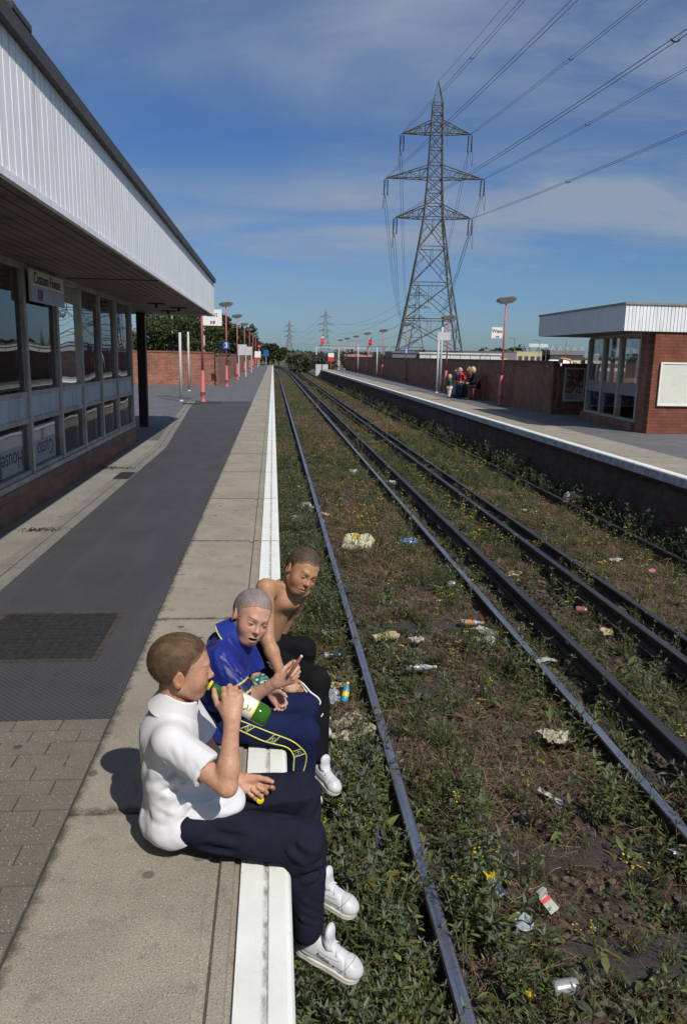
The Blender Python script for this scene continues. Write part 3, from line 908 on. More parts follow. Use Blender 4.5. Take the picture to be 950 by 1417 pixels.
# far framed boards, left
for x, y, lab in ((-2.2,57,'closer framed notice board on two pale legs along the brick wall'),(-2.2,72,'farther framed notice board on two pale legs along the brick wall')):
    r = empty('notice_board', (x,y,0)); tag(r, lab, 'notice board', 'notice boards on the boys\' platform')
    for dx in (-.25,.25):
        b = MB(); b.tube([(dx,0,0),(dx,0,2.2)], .05, 8); b.build('leg', M['post_grey'], r)
    b = MB(); b.box((-.33,-.03,1.55),(.33,.03,2.3)); b.build('board', M['blank_board'], r)

# ---------------------------------------------------------------- right side wall and shelter
def right_wall():
    r = empty('brick_wall', (8.5, 23.0, 0)); tag(r, 'dark brown brick wall running the length of the opposite platform', 'wall')
    def part(mb, name, m, **k):
        o = mb.build(name, m, None, **k); o.parent = r; o.matrix_parent_inverse = Matrix.Translation(-V(r.location)); return o
    b = MB(); b.prism([(8.47,23.0),(8.95,60),(9.3,100),(9.6,100),(9.25,60),(8.77,23.23)], 'z', -.3, 1.53); part(b, 'long_face', M['brick_rw'])
    b = MB(); b.prism([(8.44,22.98),(8.92,60),(9.27,100),(9.63,100),(9.28,60),(8.80,23.26)], 'z', 1.531, 1.60); part(b, 'coping', M['rowlock4'])
    b = MB(); b.box((8.48,22.95,-.3),(9.9,23.18,1.45)); part(b, 'end_face', M['brick_rp'])
    b = MB(); b.box((8.802,22.92,1.451),(9.9,23.21,1.53)); part(b, 'end_coping', M['rowlock5'])
    # crack with pale filling
    b = MB(); x, z = 8.66, 1.42
    while z > .2:
        x2 = x + random.uniform(-.035,.03); z2 = z - random.uniform(.05,.1)
        b.quad((x-.012,22.946,z),(x+.012,22.946,z),(x2+.012,22.946,z2),(x2-.012,22.946,z2)); x, z = x2, z2
    part(b, 'crack', M['crack'])
M['crack'] = mat('crack_filler', (.35,.29,.2), .9)
M['rowlock4'] = brick_mat('dark_coping', 'y', (.1,.06,.05), (.08,.05,.045), (.13,.11,.1), .3, bw=.075, bh=.4)
M['rowlock5'] = brick_mat('dark_coping_end', 'x', (.12,.06,.05), (.09,.05,.045), (.13,.11,.1), .3, bw=.075, bh=.4)
right_wall()

def shelter():
    r = empty('waiting_shelter', (8.55,16.95,0)); tag(r, 'brick waiting shelter with a flat white canopy and glazed side screen', 'shelter')
    def part(mb, name, m, parent=None, **k):
        o = mb.build(name, m, None, **k); o.parent = parent or r
        o.matrix_parent_inverse = Matrix.Translation(-V(r.location)); return o
    ZB, ZT, X0, Y0, Y1 = 2.29, 2.86, 7.78, 16.9, 22.55
    b = MB(); prof = []; x = X0; p = .082
    while x < 13:
        prof += [(x, Y0), (x+p*.8, Y0), (x+p*.84, Y0+.012), (x+p*.97, Y0+.012)]; x += p
    prof.append((x, Y0))
    for (a,c),(d,e) in zip(prof[:-1], prof[1:]): b.quad((a,c,ZB),(d,e,ZB),(d,e,ZT),(a,c,ZT), 1 if c > Y0+.001 and e > Y0+.001 else 0)
    part(b, 'fascia', [M['white_sheet'], M['rib_gap2']])
    b = MB()
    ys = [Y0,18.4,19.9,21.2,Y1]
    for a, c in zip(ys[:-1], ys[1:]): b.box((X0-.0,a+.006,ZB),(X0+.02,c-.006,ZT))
    part(b, 'side_fascia', M['shaded_sheet'])
    b = MB(); b.box((X0+.006,Y0+.02,ZB+.003),(X0+.018,Y1,ZT)); b.box((X0,Y1-.02,ZB),(13,Y1,ZT)); part(b, 'fascia_backing', M['rib_gap2'])
    b = MB(); b.box((X0-.03,Y0-.03,ZT),(13.3,Y1+.03,ZT+.045)); part(b, 'roof', M['roof_trim2'])
    b = MB(); b.box((X0+.02,Y0+.02,ZB-.0),(13,Y1-.02,ZB+.02)); part(b, 'soffit', M['soffit'])
    # brick body
    b = MB(); b.box((8.55,16.95,-.2),(13,17.2,ZB-.001)); part(b, 'front_wall', M['brick_r'])
    b = MB(); b.box((8.552,17.2,-.2),(8.8,17.6,ZB-.001)); part(b, 'corner_pier', M['brick_rw'])
    # glazed screen, slightly splayed
    A, B = V((8.62,17.6,0)), V((8.98,21.5,0)); d = (B-A).normalized(); L = (B-A).length; nn = V((-d.y,d.x,0))
    def strip(b, s0, s1, z0, z1, t0, t1, mi=0):
        q = [A+d*s0+nn*t0, A+d*s1+nn*t0, A+d*s1+nn*t1, A+d*s0+nn*t1]
        b.add([(p.x,p.y,z0) for p in q]+[(p.x,p.y,z1) for p in q], [(3,2,1,0),(4,5,6,7),(0,1,5,4),(1,2,6,5),(2,3,7,6),(3,0,4,7)], mi)
    b = MB(); strip(b, -.02, L+.1, -.2, .19, -.14, .14); part(b, 'screen_plinth', M['brick_rw'])
    b = MB(); strip(b, -.02, L+.08, .191, .25, -.06, .07); strip(b, 0, L, ZB-.08, ZB-.002, -.05, .05); part(b, 'screen_sill', M['mullion'])
    ss = [0.05, L*.36, L*.68, L]
    for s in ss:
        b = MB(); strip(b, s-.07, s+.07, .251, ZB-.081, -.06, .06); part(b, 'mullion', M['mullion'])
    for a, c in zip(ss[:-1], ss[1:]):
        b = MB(); strip(b, a+.07, c-.07, .80, 1.09, -.03, .035); part(b, 'spandrel_panel', M['spandrel_r'])
        b = MB(); strip(b, a+.07, c-.07, 1.09, ZB-.08, -.004, .004); part(b, 'window', M['glass_r'])
    # far side: low brick and posters, open above; back glazing
    b = MB(); b.box((9.45,22.2,-.2),(12.9,22.4,1.0)); part(b, 'rear_wall', M['brick_rp'])
    b = MB()
    for x in (10.0,11.2,12.4): b.box((x-.05,22.25,1.001),(x+.05,22.35,ZB-.001))
    part(b, 'rear_mullion', M['mullion'])
    b = MB(); b.box((12.9,17.2,-.2),(13,22.4,ZB-.001)); part(b, 'side_wall', M['brick_rw'])
    b = MB(); b.quad((8.8,17.2,.004),(12.9,17.2,.004),(12.9,22.2,.004),(9.0,22.2,.004)); part(b, 'floor', M['concrete_grey'])
M['rib_gap2'] = mat('rib_gap_pale', (.42,.42,.42), .8, .2, 3, bump=0)
M['roof_trim2'] = mat('grey_roof_trim', (.25,.22,.2), .6, .2, 5)
M['spandrel_r'] = mat('grey_spandrel', (.2,.19,.19), .5, .15, 4)
shelter()

M['alu'] = mat('aluminium', (.62,.63,.65), .4, .08, 4, metal=.3)
M['board_white'] = mat('faded_board', (.66,.67,.6), .6, .06, 2, stain=(.55,.54,.44), stain_scale=2)
r = empty('notice_board', (9.6,16.94,1.13)); tag(r, 'large empty pale notice board with a white frame on the shelter\'s brick wall', 'notice board')
b = MB(); b.box((-.84,-.03,-.45),(.84,-.006,.45)); b.build('panel', M['board_white'], r)
b = MB()
for lo, hi in (((-.88,-.045,-.49),(.88,-.005,-.45)),((-.88,-.045,.45),(.88,-.005,.49)),((-.88,-.045,-.45),(-.84,-.005,.45)),((.84,-.045,-.45),(.88,-.005,.45))): b.box(lo,hi)
b.build('frame', M['sign_white'], r)

def poster_mat(name, cols):
    m, t, p = base_mat(name)
    o = t.coords('Object')
    n = t.noise(o, 2.2, 5, .6, 2.0)
    nd = t.new('ShaderNodeValToRGB'); nd.color_ramp.interpolation = 'EASE'
    el = nd.color_ramp.elements
    for i, c in enumerate(cols):
        pos = .3 + .4*i/max(1, len(cols)-1)
        e = el[i] if i < 2 else el.new(pos)
        e.position = pos; e.color = (*c, 1)
    t.link(n, nd.inputs[0]); t.link(nd.outputs[0], p.inputs['Base Color']); p.inputs['Roughness'].default_value = .35
    return m
def poster(loc, w, h, label, m_, strip=True):
    r = empty('poster', loc); tag(r, label, 'poster')
    b = MB(); b.box((-w/2,-.025,-h/2),(w/2,-.004,h/2)); b.build('picture', m_, r)
    b = MB(); t_ = .045
    for lo, hi in (((-w/2-t_,-.04,-h/2-t_),(w/2+t_,-.003,-h/2)),((-w/2-t_,-.04,h/2),(w/2+t_,-.003,h/2+t_)),((-w/2-t_,-.04,-h/2),(-w/2,-.003,h/2)),((w/2,-.04,-h/2),(w/2+t_,-.003,h/2))): b.box(lo,hi)
    b.build('frame', M['alu'], r)
    if strip:
        b = MB(); b.box((-w/2,-.027,-h/2),(w/2,-.0245,-h/2+.2)); b.build('caption_strip', M['poster_grey'], r)
        b = MB()
        for k in range(6):
            y0 = -h/2+.035+k*.025; b.box((-w/2+.05,-.0285,y0),(w/2-.05-.12*((k*7)%3),-.0272,y0+.008))
        b.build('print_lines', M['sign_black'], r)
M['poster_grey'] = mat('poster_grey', (.4,.4,.4), .5, .1)
M['poster_dark'] = poster_mat('dark_poster_print', [(.05,.05,.06),(.10,.05,.045),(.26,.08,.06),(.45,.42,.40),(.09,.09,.11)])
M['poster_bright'] = poster_mat('bright_poster_print', [(.05,.3,.05),(.5,.5,.1),(.03,.05,.4),(.6,.6,.65),(.05,.05,.3)])
poster((9.13,22.945,.9), .56, .92, 'dark film style poster in a silver frame on the brick wall by the shelter', M['poster_dark'])
poster((10.1,22.19,.62), 1.7, .55, 'long green and blue poster inside the waiting shelter', M['poster_bright'], False)
poster((10.6,22.24,1.5), .35, .62, 'small pale framed notice seen through the shelter glass', M['poster_grey'], False)

# ---------------------------------------------------------------- marker lamps on the wall top
M['yellow'] = mat('yellow_paint', (.7,.5,.03), .5, .1)
for x, lab in ((8.72,'small yellow and white box on the wall top nearer the tracks'),(9.42,'small yellow and white box on the wall top beside the shelter')):
    r = empty('marker_box', (x,23.1,1.531)); tag(r, lab, 'marker box')
    b = MB(); b.box((-.06,-.05,0),(.06,.05,.09)); b.build('body', M['sign_white'], r, bevel=.008)
    b = MB(); b.box((-.05,-.055,.05),(.05,-.045,.12)); b.box((-.05,-.045,.091),(.05,.045,.12)); b.build('lid', M['yellow'], r)
# ================================================================ PYLONS, WIRES, TREES, FAR THINGS
M['steel'] = mat('galvanised_steel', (.11,.11,.105), .7, .25, 1)
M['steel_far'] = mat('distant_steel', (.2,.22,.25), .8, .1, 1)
M['insul'] = mat('brown_insulator', (.03,.025,.022), .4)
M['wire'] = mat('dark_cable', (.05,.05,.055), .6, bump=0)

def pylon(loc, label, k=1.0, detail=True, rz=0.0, m=None, bw=.07):
    r = empty('electricity_pylon', loc, rz); tag(r, label, 'pylon')
    m = m or M['steel']
    lv = [(-1,6.3),(3.5,5.55),(9,4.55),(15.2,3.4),(21.3,2.4),(26.3,1.65),(32.8,1.25),(40,1.0),(44.8,.85)]
    def hw(z):
        for (z0,w0),(z1,w1) in zip(lv[:-1], lv[1:]):
            if z <= z1: return w0 + (w1-w0)*(z-z0)/(z1-z0)
        return .85
    b = MB()
    cs = [(-1,-1),(1,-1),(1,1),(-1,1)]
    def P(c, z): w = hw(z); return V((c[0]*w, c[1]*w, z))
    for c in cs:
        for (z0,_),(z1,_) in zip(lv[:-1], lv[1:]): b.bar(P(c,z0), P(c,z1), bw*2.0 if z0 < 26 else bw*1.5)
        b.bar(P(c,44.8), V((0,0,48.3)), bw*1.2)
    panels = [-1,3.5,9,15.2,21.3,26.3] + ([28.5,30.7,32.8,35.2,37.6,40,41.6,43.2,44.8] if detail else [32.8,40,44.8])
    for z0, z1 in zip(panels[:-1], panels[1:]):
        for i in range(4):
            a, c = cs[i], cs[(i+1)%4]
            b.bar(P(a,z0), P(c,z1), bw); b.bar(P(c,z0), P(a,z1), bw)
            b.bar(P(a,z1), P(c,z1), bw*1.1)
            if detail and z1 < 27:
                zm = (z0+z1)/2; mid = (P(a,zm)+P(c,zm))/2
                b.bar((P(a,z1)+P(c,z1))/2, mid, bw*.7)
                b.bar(P(a,zm), (P(a,z0)+mid)/2, bw*.7); b.bar(P(c,zm), (P(c,z0)+mid)/2, bw*.7)
                b.bar(P(a,zm), (P(a,z1)+mid)/2, bw*.7); b.bar(P(c,zm), (P(c,z1)+mid)/2, bw*.7)
    b.build('lattice_tower', m, r, recalc=False)
    tips = {}
    for lvl, (z, ln) in enumerate(((26.3,6.6),(32.8,8.4),(40,5.85))):
        b = MB(); w = hw(z); zt = z + 2.0; wt = hw(zt)
        for s in (-1,1):
            tip = V((s*ln,0,z)); tips[(lvl,s)] = tip
            n = 5 if detail else 3
            for q in (-1,1):
                b.bar((s*w,q*w,z), tip, bw*1.3); b.bar((s*wt,q*wt,zt), tip, bw*1.3)
                for kk in range(n):
                    f0, f1 = kk/n, (kk+1)/n
                    lo0 = V((s*w,q*w,z)).lerp(tip,f0); up0 = V((s*wt,q*wt,zt)).lerp(tip,f0)
                    lo1 = V((s*w,q*w,z)).lerp(tip,f1); up1 = V((s*wt,q*wt,zt)).lerp(tip,f1)
                    b.bar(lo0, up1, bw*.8) if kk % 2 else b.bar(up0, lo1, bw*.8)
                    if detail: b.bar(lo1, up1, bw*.6)
            if detail:
                for kk in range(n):
                    f0, f1 = kk/n, (kk+1)/n
                    b.bar(V((s*w,-w,z)).lerp(tip,f0), V((s*w,w,z)).lerp(tip,f1), bw*.7)
        b.build('cross_arm', m, r, recalc=False)
    if detail:
        for key, tip in tips.items():
            for q in (-.28,.28):
                b = MB(); top = tip + V((q,.6,-.1)); bot = tip + V((q*1.1,1.2,-2.6))
                b.bar(tip, top, .04)
                n = 14
                pts = [top.lerp(bot, i/n) for i in range(n+1)]
                b.tube(pts, [(.13 if i % 2 else .07) for i in range(n+1)], 8)
                b.build('insulator_string', M['insul'], r, recalc=False)
            # jumper loop
            b = MB(); pts = []
            for i in range(13):
                t = i/12; pts.append(tip + V((tip.x/abs(tip.x)*.5*math.sin(math.pi*t), -1.0+2.2*t, -.2-3.9*math.sin(math.pi*t) - (2.2*t if t > .5 else 0)*.9)))
            b.tube(pts, .035, 5); b.build('jumper_cable', M['wire'], r, recalc=False)
    return r, tips
PL = V((27.9,140,-.6))
pyl, tips = pylon(PL, 'huge steel lattice pylon rising behind the white building, carrying cables overhead', rz=R(-7))
pylon(V((88,480,-1)), 'middle distance pylon standing directly behind the huge one', detail=False, rz=R(-12), bw=.11)
pylon(V((52.5,790,0)), 'thin distant pylon left of the huge pylon, taller of the two on the skyline', detail=False, rz=R(-5), m=M['steel_far'], bw=.17)
pylon(V((22,1060,0)), 'small hazy pylon farthest away on the skyline above the track end', detail=False, rz=R(-8), m=M['steel_far'], bw=.2)

def cable(S, th, L, sag, dz, twin, label, t1=1.0, spacer=True, rad=.025):
    d = V((math.sin(th), -math.cos(th), 0)); sd = V((math.cos(th), math.sin(th), 0))
    b = MB()
    for q in ((-.22,.22) if twin else (0,)):
        pts = []
        n = 60
        for i in range(n+1):
            t = t1*i/n; p = V(S) + d*L*t + sd*q*min(1, t*60+.2); p.z += -4*sag*t*(1-t) + dz*t; pts.append(p)
        b.tube(pts, rad, 5, caps=False)
    if twin and spacer:
        for t in (.12,.26,.42):
            p = V(S)+d*L*t; p.z += -4*sag*t*(1-t)+dz*t
            b.tube([p-sd*.3, p-sd*.1-V((0,0,.12)), p+sd*.1-V((0,0,.12)), p+sd*.3], .06, 5)
    o = b.build('power_cable', M['wire'], recalc=False); tag(o, label, 'power cable', 'overhead power cables')
RZ = Matrix.Rotation(R(-7),4,'Z')
names = {0:'lowest',1:'middle',2:'top'}
for (lvl, s), tip in tips.items():
    S = PL + (RZ @ tip)
    cable(S, R(2), 350, 6, 0, True, f"twin overhead cable from the {names[lvl]} {'track side' if s < 0 else 'outer'} arm tip passing over the viewer", .62)
    # going away to the next pylon
    E_ = V((88,480,-1)) + V((tip.x, 0, tip.z))
    dv = E_ - S; th = math.atan2(dv.x, -dv.y); L = math.hypot(dv.x, dv.y)
    cable(S + V((0,1.2,-2.6)), th, L, 11, dv.z+2.6, True, f"twin cable dropping from the {names[lvl]} {'track side' if s < 0 else 'outer'} arm tip towards the pylon behind", 1.0, False, .035)
    for (A_, B_, nm) in ((V((88,480,-1)), V((52.5,790,0)), 'from second pylon to third'), (V((52.5,790,0)), V((22,1060,0)), 'from third pylon to farthest')):
        a_ = A_ + V((tip.x,0,tip.z-1)); b_ = B_ + V((tip.x,0,tip.z-1)); dv = b_-a_; th = math.atan2(dv.x,-dv.y)
        cable(a_, th, math.hypot(dv.x,dv.y), 11, dv.z, False, f"faint far cable strung {nm} pylon on their {names[lvl]} {'left' if s < 0 else 'right'} arms", 1.0, False, .06)
cable(PL + V((0,0,48.3)), R(2), 350, 6, 0, False, 'single earth wire leaving the very peak of the huge pylon', .62)

# ---------------------------------------------------------------- trees
M['leaf'] = attr_mat('leaf', .55, .35, trans=.25)
M['bark'] = mat('bark', (.06,.045,.035), .9, .3, 8)
def crown_pts(n, c, r, seed, gap=.12, nsc=1.0):
    """leaf points spread through an uneven crown volume"""
    c = np.array(c); r = np.array(r); out = []
    tot = 0
    while tot < n:
        u = RNG.standard_normal((n*2,3)); u /= np.linalg.norm(u, axis=1)[:,None]
        rad = RNG.random(n*2)**(1/2.2)
        lump = 1 + .32*fbm(u*1.7 + seed*3.1, 3, seed)
        p = u*(rad*lump)[:,None]*r
        keep = (fbm((p + c)*nsc/np.mean(r)*2.4 + seed, 2, seed+5) > gap - .5*rad*0 - .15)
        q = p[keep] + c; out.append(q); tot += len(q)
    return np.concatenate(out)[:n]
def leaf_cloud(P, size, colA, colB, asp=.55, cvar=.2, flower=None, ff=0.0):
    n = len(P)
    a = RNG.standard_normal((n,3)); a /= np.linalg.norm(a, axis=1)[:,None]
    b = np.cross(a, RNG.standard_normal((n,3))); b /= np.linalg.norm(b, axis=1)[:,None]
    s = size*RNG.uniform(.6,1.3,(n,1))
    v = np.stack([P - a*s, P + b*s*asp - a*s*.1, P + a*s, P - b*s*asp - a*s*.1], 1)
    t = RNG.random((n,1)); c = np.array(colA)*(1-t) + np.array(colB)*t
    cl = fbm(P*.8/max(size*4,.3), 2, 3)[:,None]; c = c*(1+.3*cl)
    c = c*(1+cvar*RNG.standard_normal((n,1)))
    if flower is not None:
        k = RNG.random(n) < ff; c[k] = np.array(flower)*RNG.uniform(.6,1.2,(k.sum(),1))
    f = np.arange(n*4).reshape(n,4)
    return v.reshape(-1,3), f, np.repeat(c.clip(.004,.6), 4, 0)
def tree(name, label, cat, loc, h, r, n, size, colA, colB, group=None, trunk_h=.3, seed=1, flower=None, ff=0, squash=1.0, asp=.55):
    t = empty(name, loc); tag(t, label, cat, group)
    b = MB(); hh = h*trunk_h
    b.tube([(0,0,-.3),(r*.03,0,hh*.6),(0,r*.03,hh*1.4)], [.05*r+.03,.04*r+.025,.02*r+.015], 7)
    for k in range(6):
        an = k*1.05+seed; b.tube([(0,0,hh*(.7+.08*k)),(math.cos(an)*r*.3,math.sin(an)*r*.3,hh*1.5+h*.08*k),(math.cos(an)*r*.62,math.sin(an)*r*.62,h*(.5+.06*k))], [.025*r+.015,.018*r+.01,.006*r+.005], 5)
    b.build('trunk', M['bark'], t)
    lobes = []
    rr = random.Random(seed)
    nl = 9
    Ps = []
    for k in range(nl):
        an = rr.uniform(0,6.28); q = rr.uniform(.15,.6)*r; zz = h*(trunk_h + (1-trunk_h)*rr.uniform(.2,.82))
        lr = r*rr.uniform(.35,.6)
        Ps.append(crown_pts(n//nl, (math.cos(an)*q, math.sin(an)*q, zz), (lr,lr,lr*.8*squash), seed*7+k))
    P = np.concatenate(Ps); P = P[P[:,2] > .02*h]
    v, f, c = leaf_cloud(P, size, colA, colB, asp, .2, flower, ff)
    np_mesh('crown', v, f, M['leaf'], t, col=c)
    return t
G1, G2 = (.038,.062,.018), (.080,.105,.032)
D1, D2 = (.022,.040,.012), (.050,.072,.024)
# left: shrubs with purple flowers behind the wall, then tall dark trees
for i, (x, y, h, r) in enumerate(((-9.6,46,3.6,1.7),(-7.4,47,4.3,2.0),(-5.4,46.5,4.6,1.9),(-3.9,48,4.2,1.5),(-11.8,47,3.6,1.6))):
    tree('buddleia_bush', ['leafy purple flowering bush behind the brick wall, seen beside the window wall end','tall purple flowering bush behind the wall, under the canopy',
        'bushiest purple flowering shrub behind the wall near the grey posts','purple flowering shrub at the rounded corner of the brick wall','purple flowering bush mostly hidden behind the station windows'][i],
        'bush', (x,y,-1), h+1, r, 4200, .085, G1, G2, 'flowering bushes behind the brick wall', .12, 3+i, (.2,.1,.26), .03)
for i, (x, y, h, r) in enumerate(((-6.2,72,6.5,2.3),(-4.6,78,6.3,2.1),(-4.4,95,5.6,1.9),(-3.7,112,6.0,1.7),(-8.5,66,6.4,2.6))):
    tree('broadleaf_tree', ['tall dark tree rising behind the lamp post with the blue 3','dark leafy tree overlapping its taller neighbour above the side wall','dark round tree behind the third and fourth lamp posts',
        'smaller dark tree above the far end of the side wall','broad dark tree showing under the canopy edge'][i], 'tree', (x,y,-1), h+1, r, 5200, .15, D1, D2, 'dark trees beyond the brick wall', .2, 11+i, squash=1.25)
for i, (x, y, h, r) in enumerate(((-3.6,150,5.2,2.2),(-1.0,175,4.6,2.4),(1.6,215,4.2,3.0))):
    tree('far_tree', ['rounded tree just beyond the end of the boys\' platform','low tree behind the red signal at the platform end','distant low tree above the vanishing tracks'][i], 'tree', (x,y,-1), h+.6, r, 2200, .3, D1, G2, 'trees where the tracks vanish', .15, 21+i)
for i, (x, y, h, r) in enumerate(((3.6,120,1.2,1.2),(5.2,126,1.7,1.5),(7.4,130,2.1,1.9),(4.2,140,2.3,2.4),(9.5,135,2.5,2.2),(11.5,118,1.9,1.6))):
    tree('scrub_bush', ['low scrubby bush nearest the vanishing rails','brownish scrub bush left of the pale trackside cabinets','large scrub bush beside the ramp of the opposite platform','scrub bush filling the gap between the tracks and the gantry',
        'grey green bush under the signal gantry','bush just behind the end of the dark wall'][i], 'bush', (x,y,-1.2), h+.8, r, 1800, .2, (.05,.055,.03), (.1,.095,.06), 'scrub beside the far tracks', .08, 31+i, (.2,.14,.2), .06)
# right skyline
for i, (x, y, h, r) in enumerate(((60,205,5.6,4.0),(64,212,5.2,3.6),(70,250,6.4,4.2),(83,262,6.8,4.6),(90,258,6.0,3.8),(100,280,6.3,4.2),(106,270,5.6,3.6),(112,285,6.6,4.0),(25.5,133,4.4,1.5),(58,240,5.2,3.5))):
    tree('far_tree', ['dark tree directly right of the white building','lower dark tree behind the West lamp post','tree behind the flat yellow building','big tree under the pale hoarding','tree to the right of the pale hoarding',
        'tree beside the red row of masts','small tree in the gap left of the waiting shelter','tree showing past the shelter screen','tree in the foot of the huge pylon','tree left of the yellow building'][i], 'tree', (x,y,-1), h, r, 1500, .42, D1, D2, 'trees on the right skyline', .15, 41+i)
# far wooded horizon, one mass
def treeline():
    n = 26000
    ang = RNG.uniform(-.42, .75, n); d = RNG.uniform(520, 900, n)
    x = d*np.sin(ang); y = d*np.cos(ang)
    hh = 5 + 3.5*fbm(np.stack([ang*60, d*.01, 0*d],1), 4, 2)
    z = -1 + hh.clip(1.5,14)*RNG.random(n)
    v, f, c = leaf_cloud(np.stack([x,y,z],1), 1.7, (.05,.07,.045), (.085,.105,.07))
    return np_mesh('distant_woodland', v, f, M['leaf'], col=c)
tag(treeline(), 'hazy green line of far woodland along the horizon', None, kind='stuff')

# small house behind left bushes
M['house_brick'] = brick_mat('house_brick', 'x', (.3,.1,.06), (.22,.08,.05), (.25,.2,.16), .3)
M['tile'] = mat('brown_roof_tile', (.16,.08,.06), .8, .3, 6)
r = empty('brick_house', (-15.6,72,-1)); tag(r, 'small brick house with a hipped roof seen under the canopy edge', 'house')
b = MB(); b.box((-3,0,0),(2.2,6,4.2)); b.build('wall', M['house_brick'], r)
b = MB(); A = [(-3.5,-.5,4.2),(2.7,-.5,4.2),(2.7,6.5,4.2),(-3.5,6.5,4.2),(-1.2,3,5.6),(.4,3,5.6)]
b.add(A, [(0,1,5,4),(1,2,5),(2,3,4,5),(3,0,4),(3,2,1,0)]); b.build('roof', M['tile'], r)
for x in (-1.9,.6):
    b = MB(); b.box((x,-.04,2.4),(x+1.0,-.002,3.6)); w = b.build('window', M['sign_white'], r)
    b = MB(); b.box((x+.08,-.06,2.48),(x+.92,-.042,3.52)); b.build('pane', M['dark_room'], w)

# ---------------------------------------------------------------- buildings beyond the dark wall
M['white_wall'] = mat('white_cladding', (.62,.62,.6), .6, .06, .5)
M['grey_wall'] = mat('grey_cladding', (.13,.14,.16), .6, .1, .5)
M['buff'] = mat('buff_wall', (.5,.44,.28), .7, .1, .3)
M['far_dark'] = mat('far_dark_grey', (.05,.055,.06), .8)  # plain dark grey shared by far windows, cabs, tracks and wheels
M['mauve'] = mat('mauve_roof', (.2,.17,.2), .8, .15, .2)
def lowblock(loc, w, d, h, label, m, cols=0):
    r = empty('low_building', loc); tag(r, label, 'building')
    b = MB(); b.box((0,0,0),(w,d,h-.12)); b.build('wall', m, r)
    b = MB(); b.box((-.08,-.08,h-.12),(w+.08,d+.08,h)); b.build('roof', m, r)
    for k in range(cols):
        x = w*(k+.5)/cols
        b = MB(); b.box((x-w/cols*.32,-.05,h*.35),(x+w/cols*.32,-.003,h*.72)); b.build('window', M['far_dark'], r)
    return r
w_ = lowblock((11.35,60,-1), 6.4, 4, 3.06, 'long low white clad building behind the dark wall at the pylon\'s foot', M['white_wall'])
b = MB()
for k in range(1,8): b.box((6.4*k/8-.015,-.02,.1),(6.4*k/8+.015,-.004,2.9))
b.build('panel_joint', M['grey_wall'], w_)
lowblock((9.25,60.3,-1), 2.05, 4, 3.08, 'short dark grey block joined to the left end of the white building', M['grey_wall'])
lowblock((67,222,-1), 11, 8, 5.2, 'flat roofed yellowish building far away beyond the West lamp post', M['buff'], 6)
lowblock((40,170,-1), 14, 8, 4.4, 'low mauve roofed shed behind the white building\'s right end', M['mauve'], 0)
lowblock((82,215,-1), 22, 6, 2.9, 'long pale low shed beneath the trees left of the waiting shelter', M['white_wall'], 9)
# pale hoarding on posts
r = empty('hoarding', (84,252,-1)); tag(r, 'pale hoarding on tall legs above the trees', 'hoarding')
b = MB(); b.box((0,0,6.9),(6.4,.3,8.0)); b.build('panel', M['white_wall'], r)
for x in (.4,3.2,6.0):
    b = MB(); b.box((x-.12,.31,0),(x+.12,.5,8)); b.build('leg', M['steel'], r)
# red and white mast row
M['red_far'] = mat('red_steel', (.42,.2,.18), .6)
r = empty('roof_truss', (91.5,252,-1)); tag(r, 'row of red and white masts over a distant roof left of the shelter', 'roof')
for k in range(9):
    x = k*1.25
    b = MB(); b.bar((x,0,6.0),(x+.6,0,7.2),.07); b.bar((x+1.2,0,6.0),(x+.6,0,7.2),.07); b.build('mast', M['red_far'] if k%2 else M['sign_white'], r)
b = MB(); b.box((-.3,-.2,4.6),(11.6,6,6.0)); b.build('roof_deck', M['mauve'], r)
b = MB(); b.box((0,0,0),(11.3,5.5,4.6)); b.build('wall', M['far_dark'], r)
# street lights
for i, (x, y, h) in enumerate(((58,185,7.6),(66,190,7.4),(92,240,9.0))):
    b = MB(); b.tube([(0,0,0),(0,0,h)], [.09,.06], 7); b.tube([(0,0,h),(-.6,0,h+.15),(-1.5,0,h+.1)], [.05,.05,.09], 6)
    o = b.build('street_light', M['steel'], loc=(x,y,-1)); tag(o, ['thin street light in the sky right of the West sign','second thin street light right of the West sign','street light next to the pale hoarding'][i], 'street light', 'far street lights')
# excavators and tanker
M['orange'] = mat('orange_paint', (.6,.16,.03), .5); M['digger_y'] = mat('digger_yellow', (.62,.42,.04), .5)
def digger(loc, m, label, s=1.0, flip=1):
    r = empty('excavator', loc); tag(r, label, 'excavator')
    r.scale = (s*flip, s, s)
    b = MB(); b.prism([(-1.6,0),(1.6,0),(1.9,.4),(1.6,.85),(-1.6,.85),(-1.9,.4)], 'y', -1.2, -.7); b.prism([(-1.6,0),(1.6,0),(1.9,.4),(1.6,.85),(-1.6,.85),(-1.9,.4)], 'y', .7, 1.2); b.build('tracks', M['far_dark'], r)
    b = MB(); b.box((-2,-1.1,.95),(1.3,1.1,2.0)); b.build('body', m, r, bevel=.1)
    b = MB(); b.prism([(-.2,2.0),(1.3,2.0),(1.15,3.1),(-.2,3.1)], 'y', -1.05, .1); b.build('cab', M['far_dark'], r)
    b = MB(); b.tube([(1.2,.5,1.7),(2.9,.5,4.0),(4.6,.5,3.7)], .24, 6); b.build('boom', m, r)
    b = MB(); b.tube([(4.6,.5,3.8),(5.1,.5,1.6)], .18, 6); b.build('stick', m, r)
    b = MB(); b.prism([(4.7,1.6),(5.5,1.5),(5.3,.7),(4.6,.8)], 'y', .05, .95); b.build('bucket', M['far_dark'], r)
digger((42.5,118,-1.2), M['orange'], 'orange excavator with raised arm beyond the wall left of the shelter', .8)
digger((38.6,120,-1.2), M['digger_y'], 'yellow excavator left of the orange one beyond the wall', .72, -1)
r = empty('tanker', (47.2,125,-1.5)); tag(r, 'white rounded tanker standing right of the excavators', 'tanker')
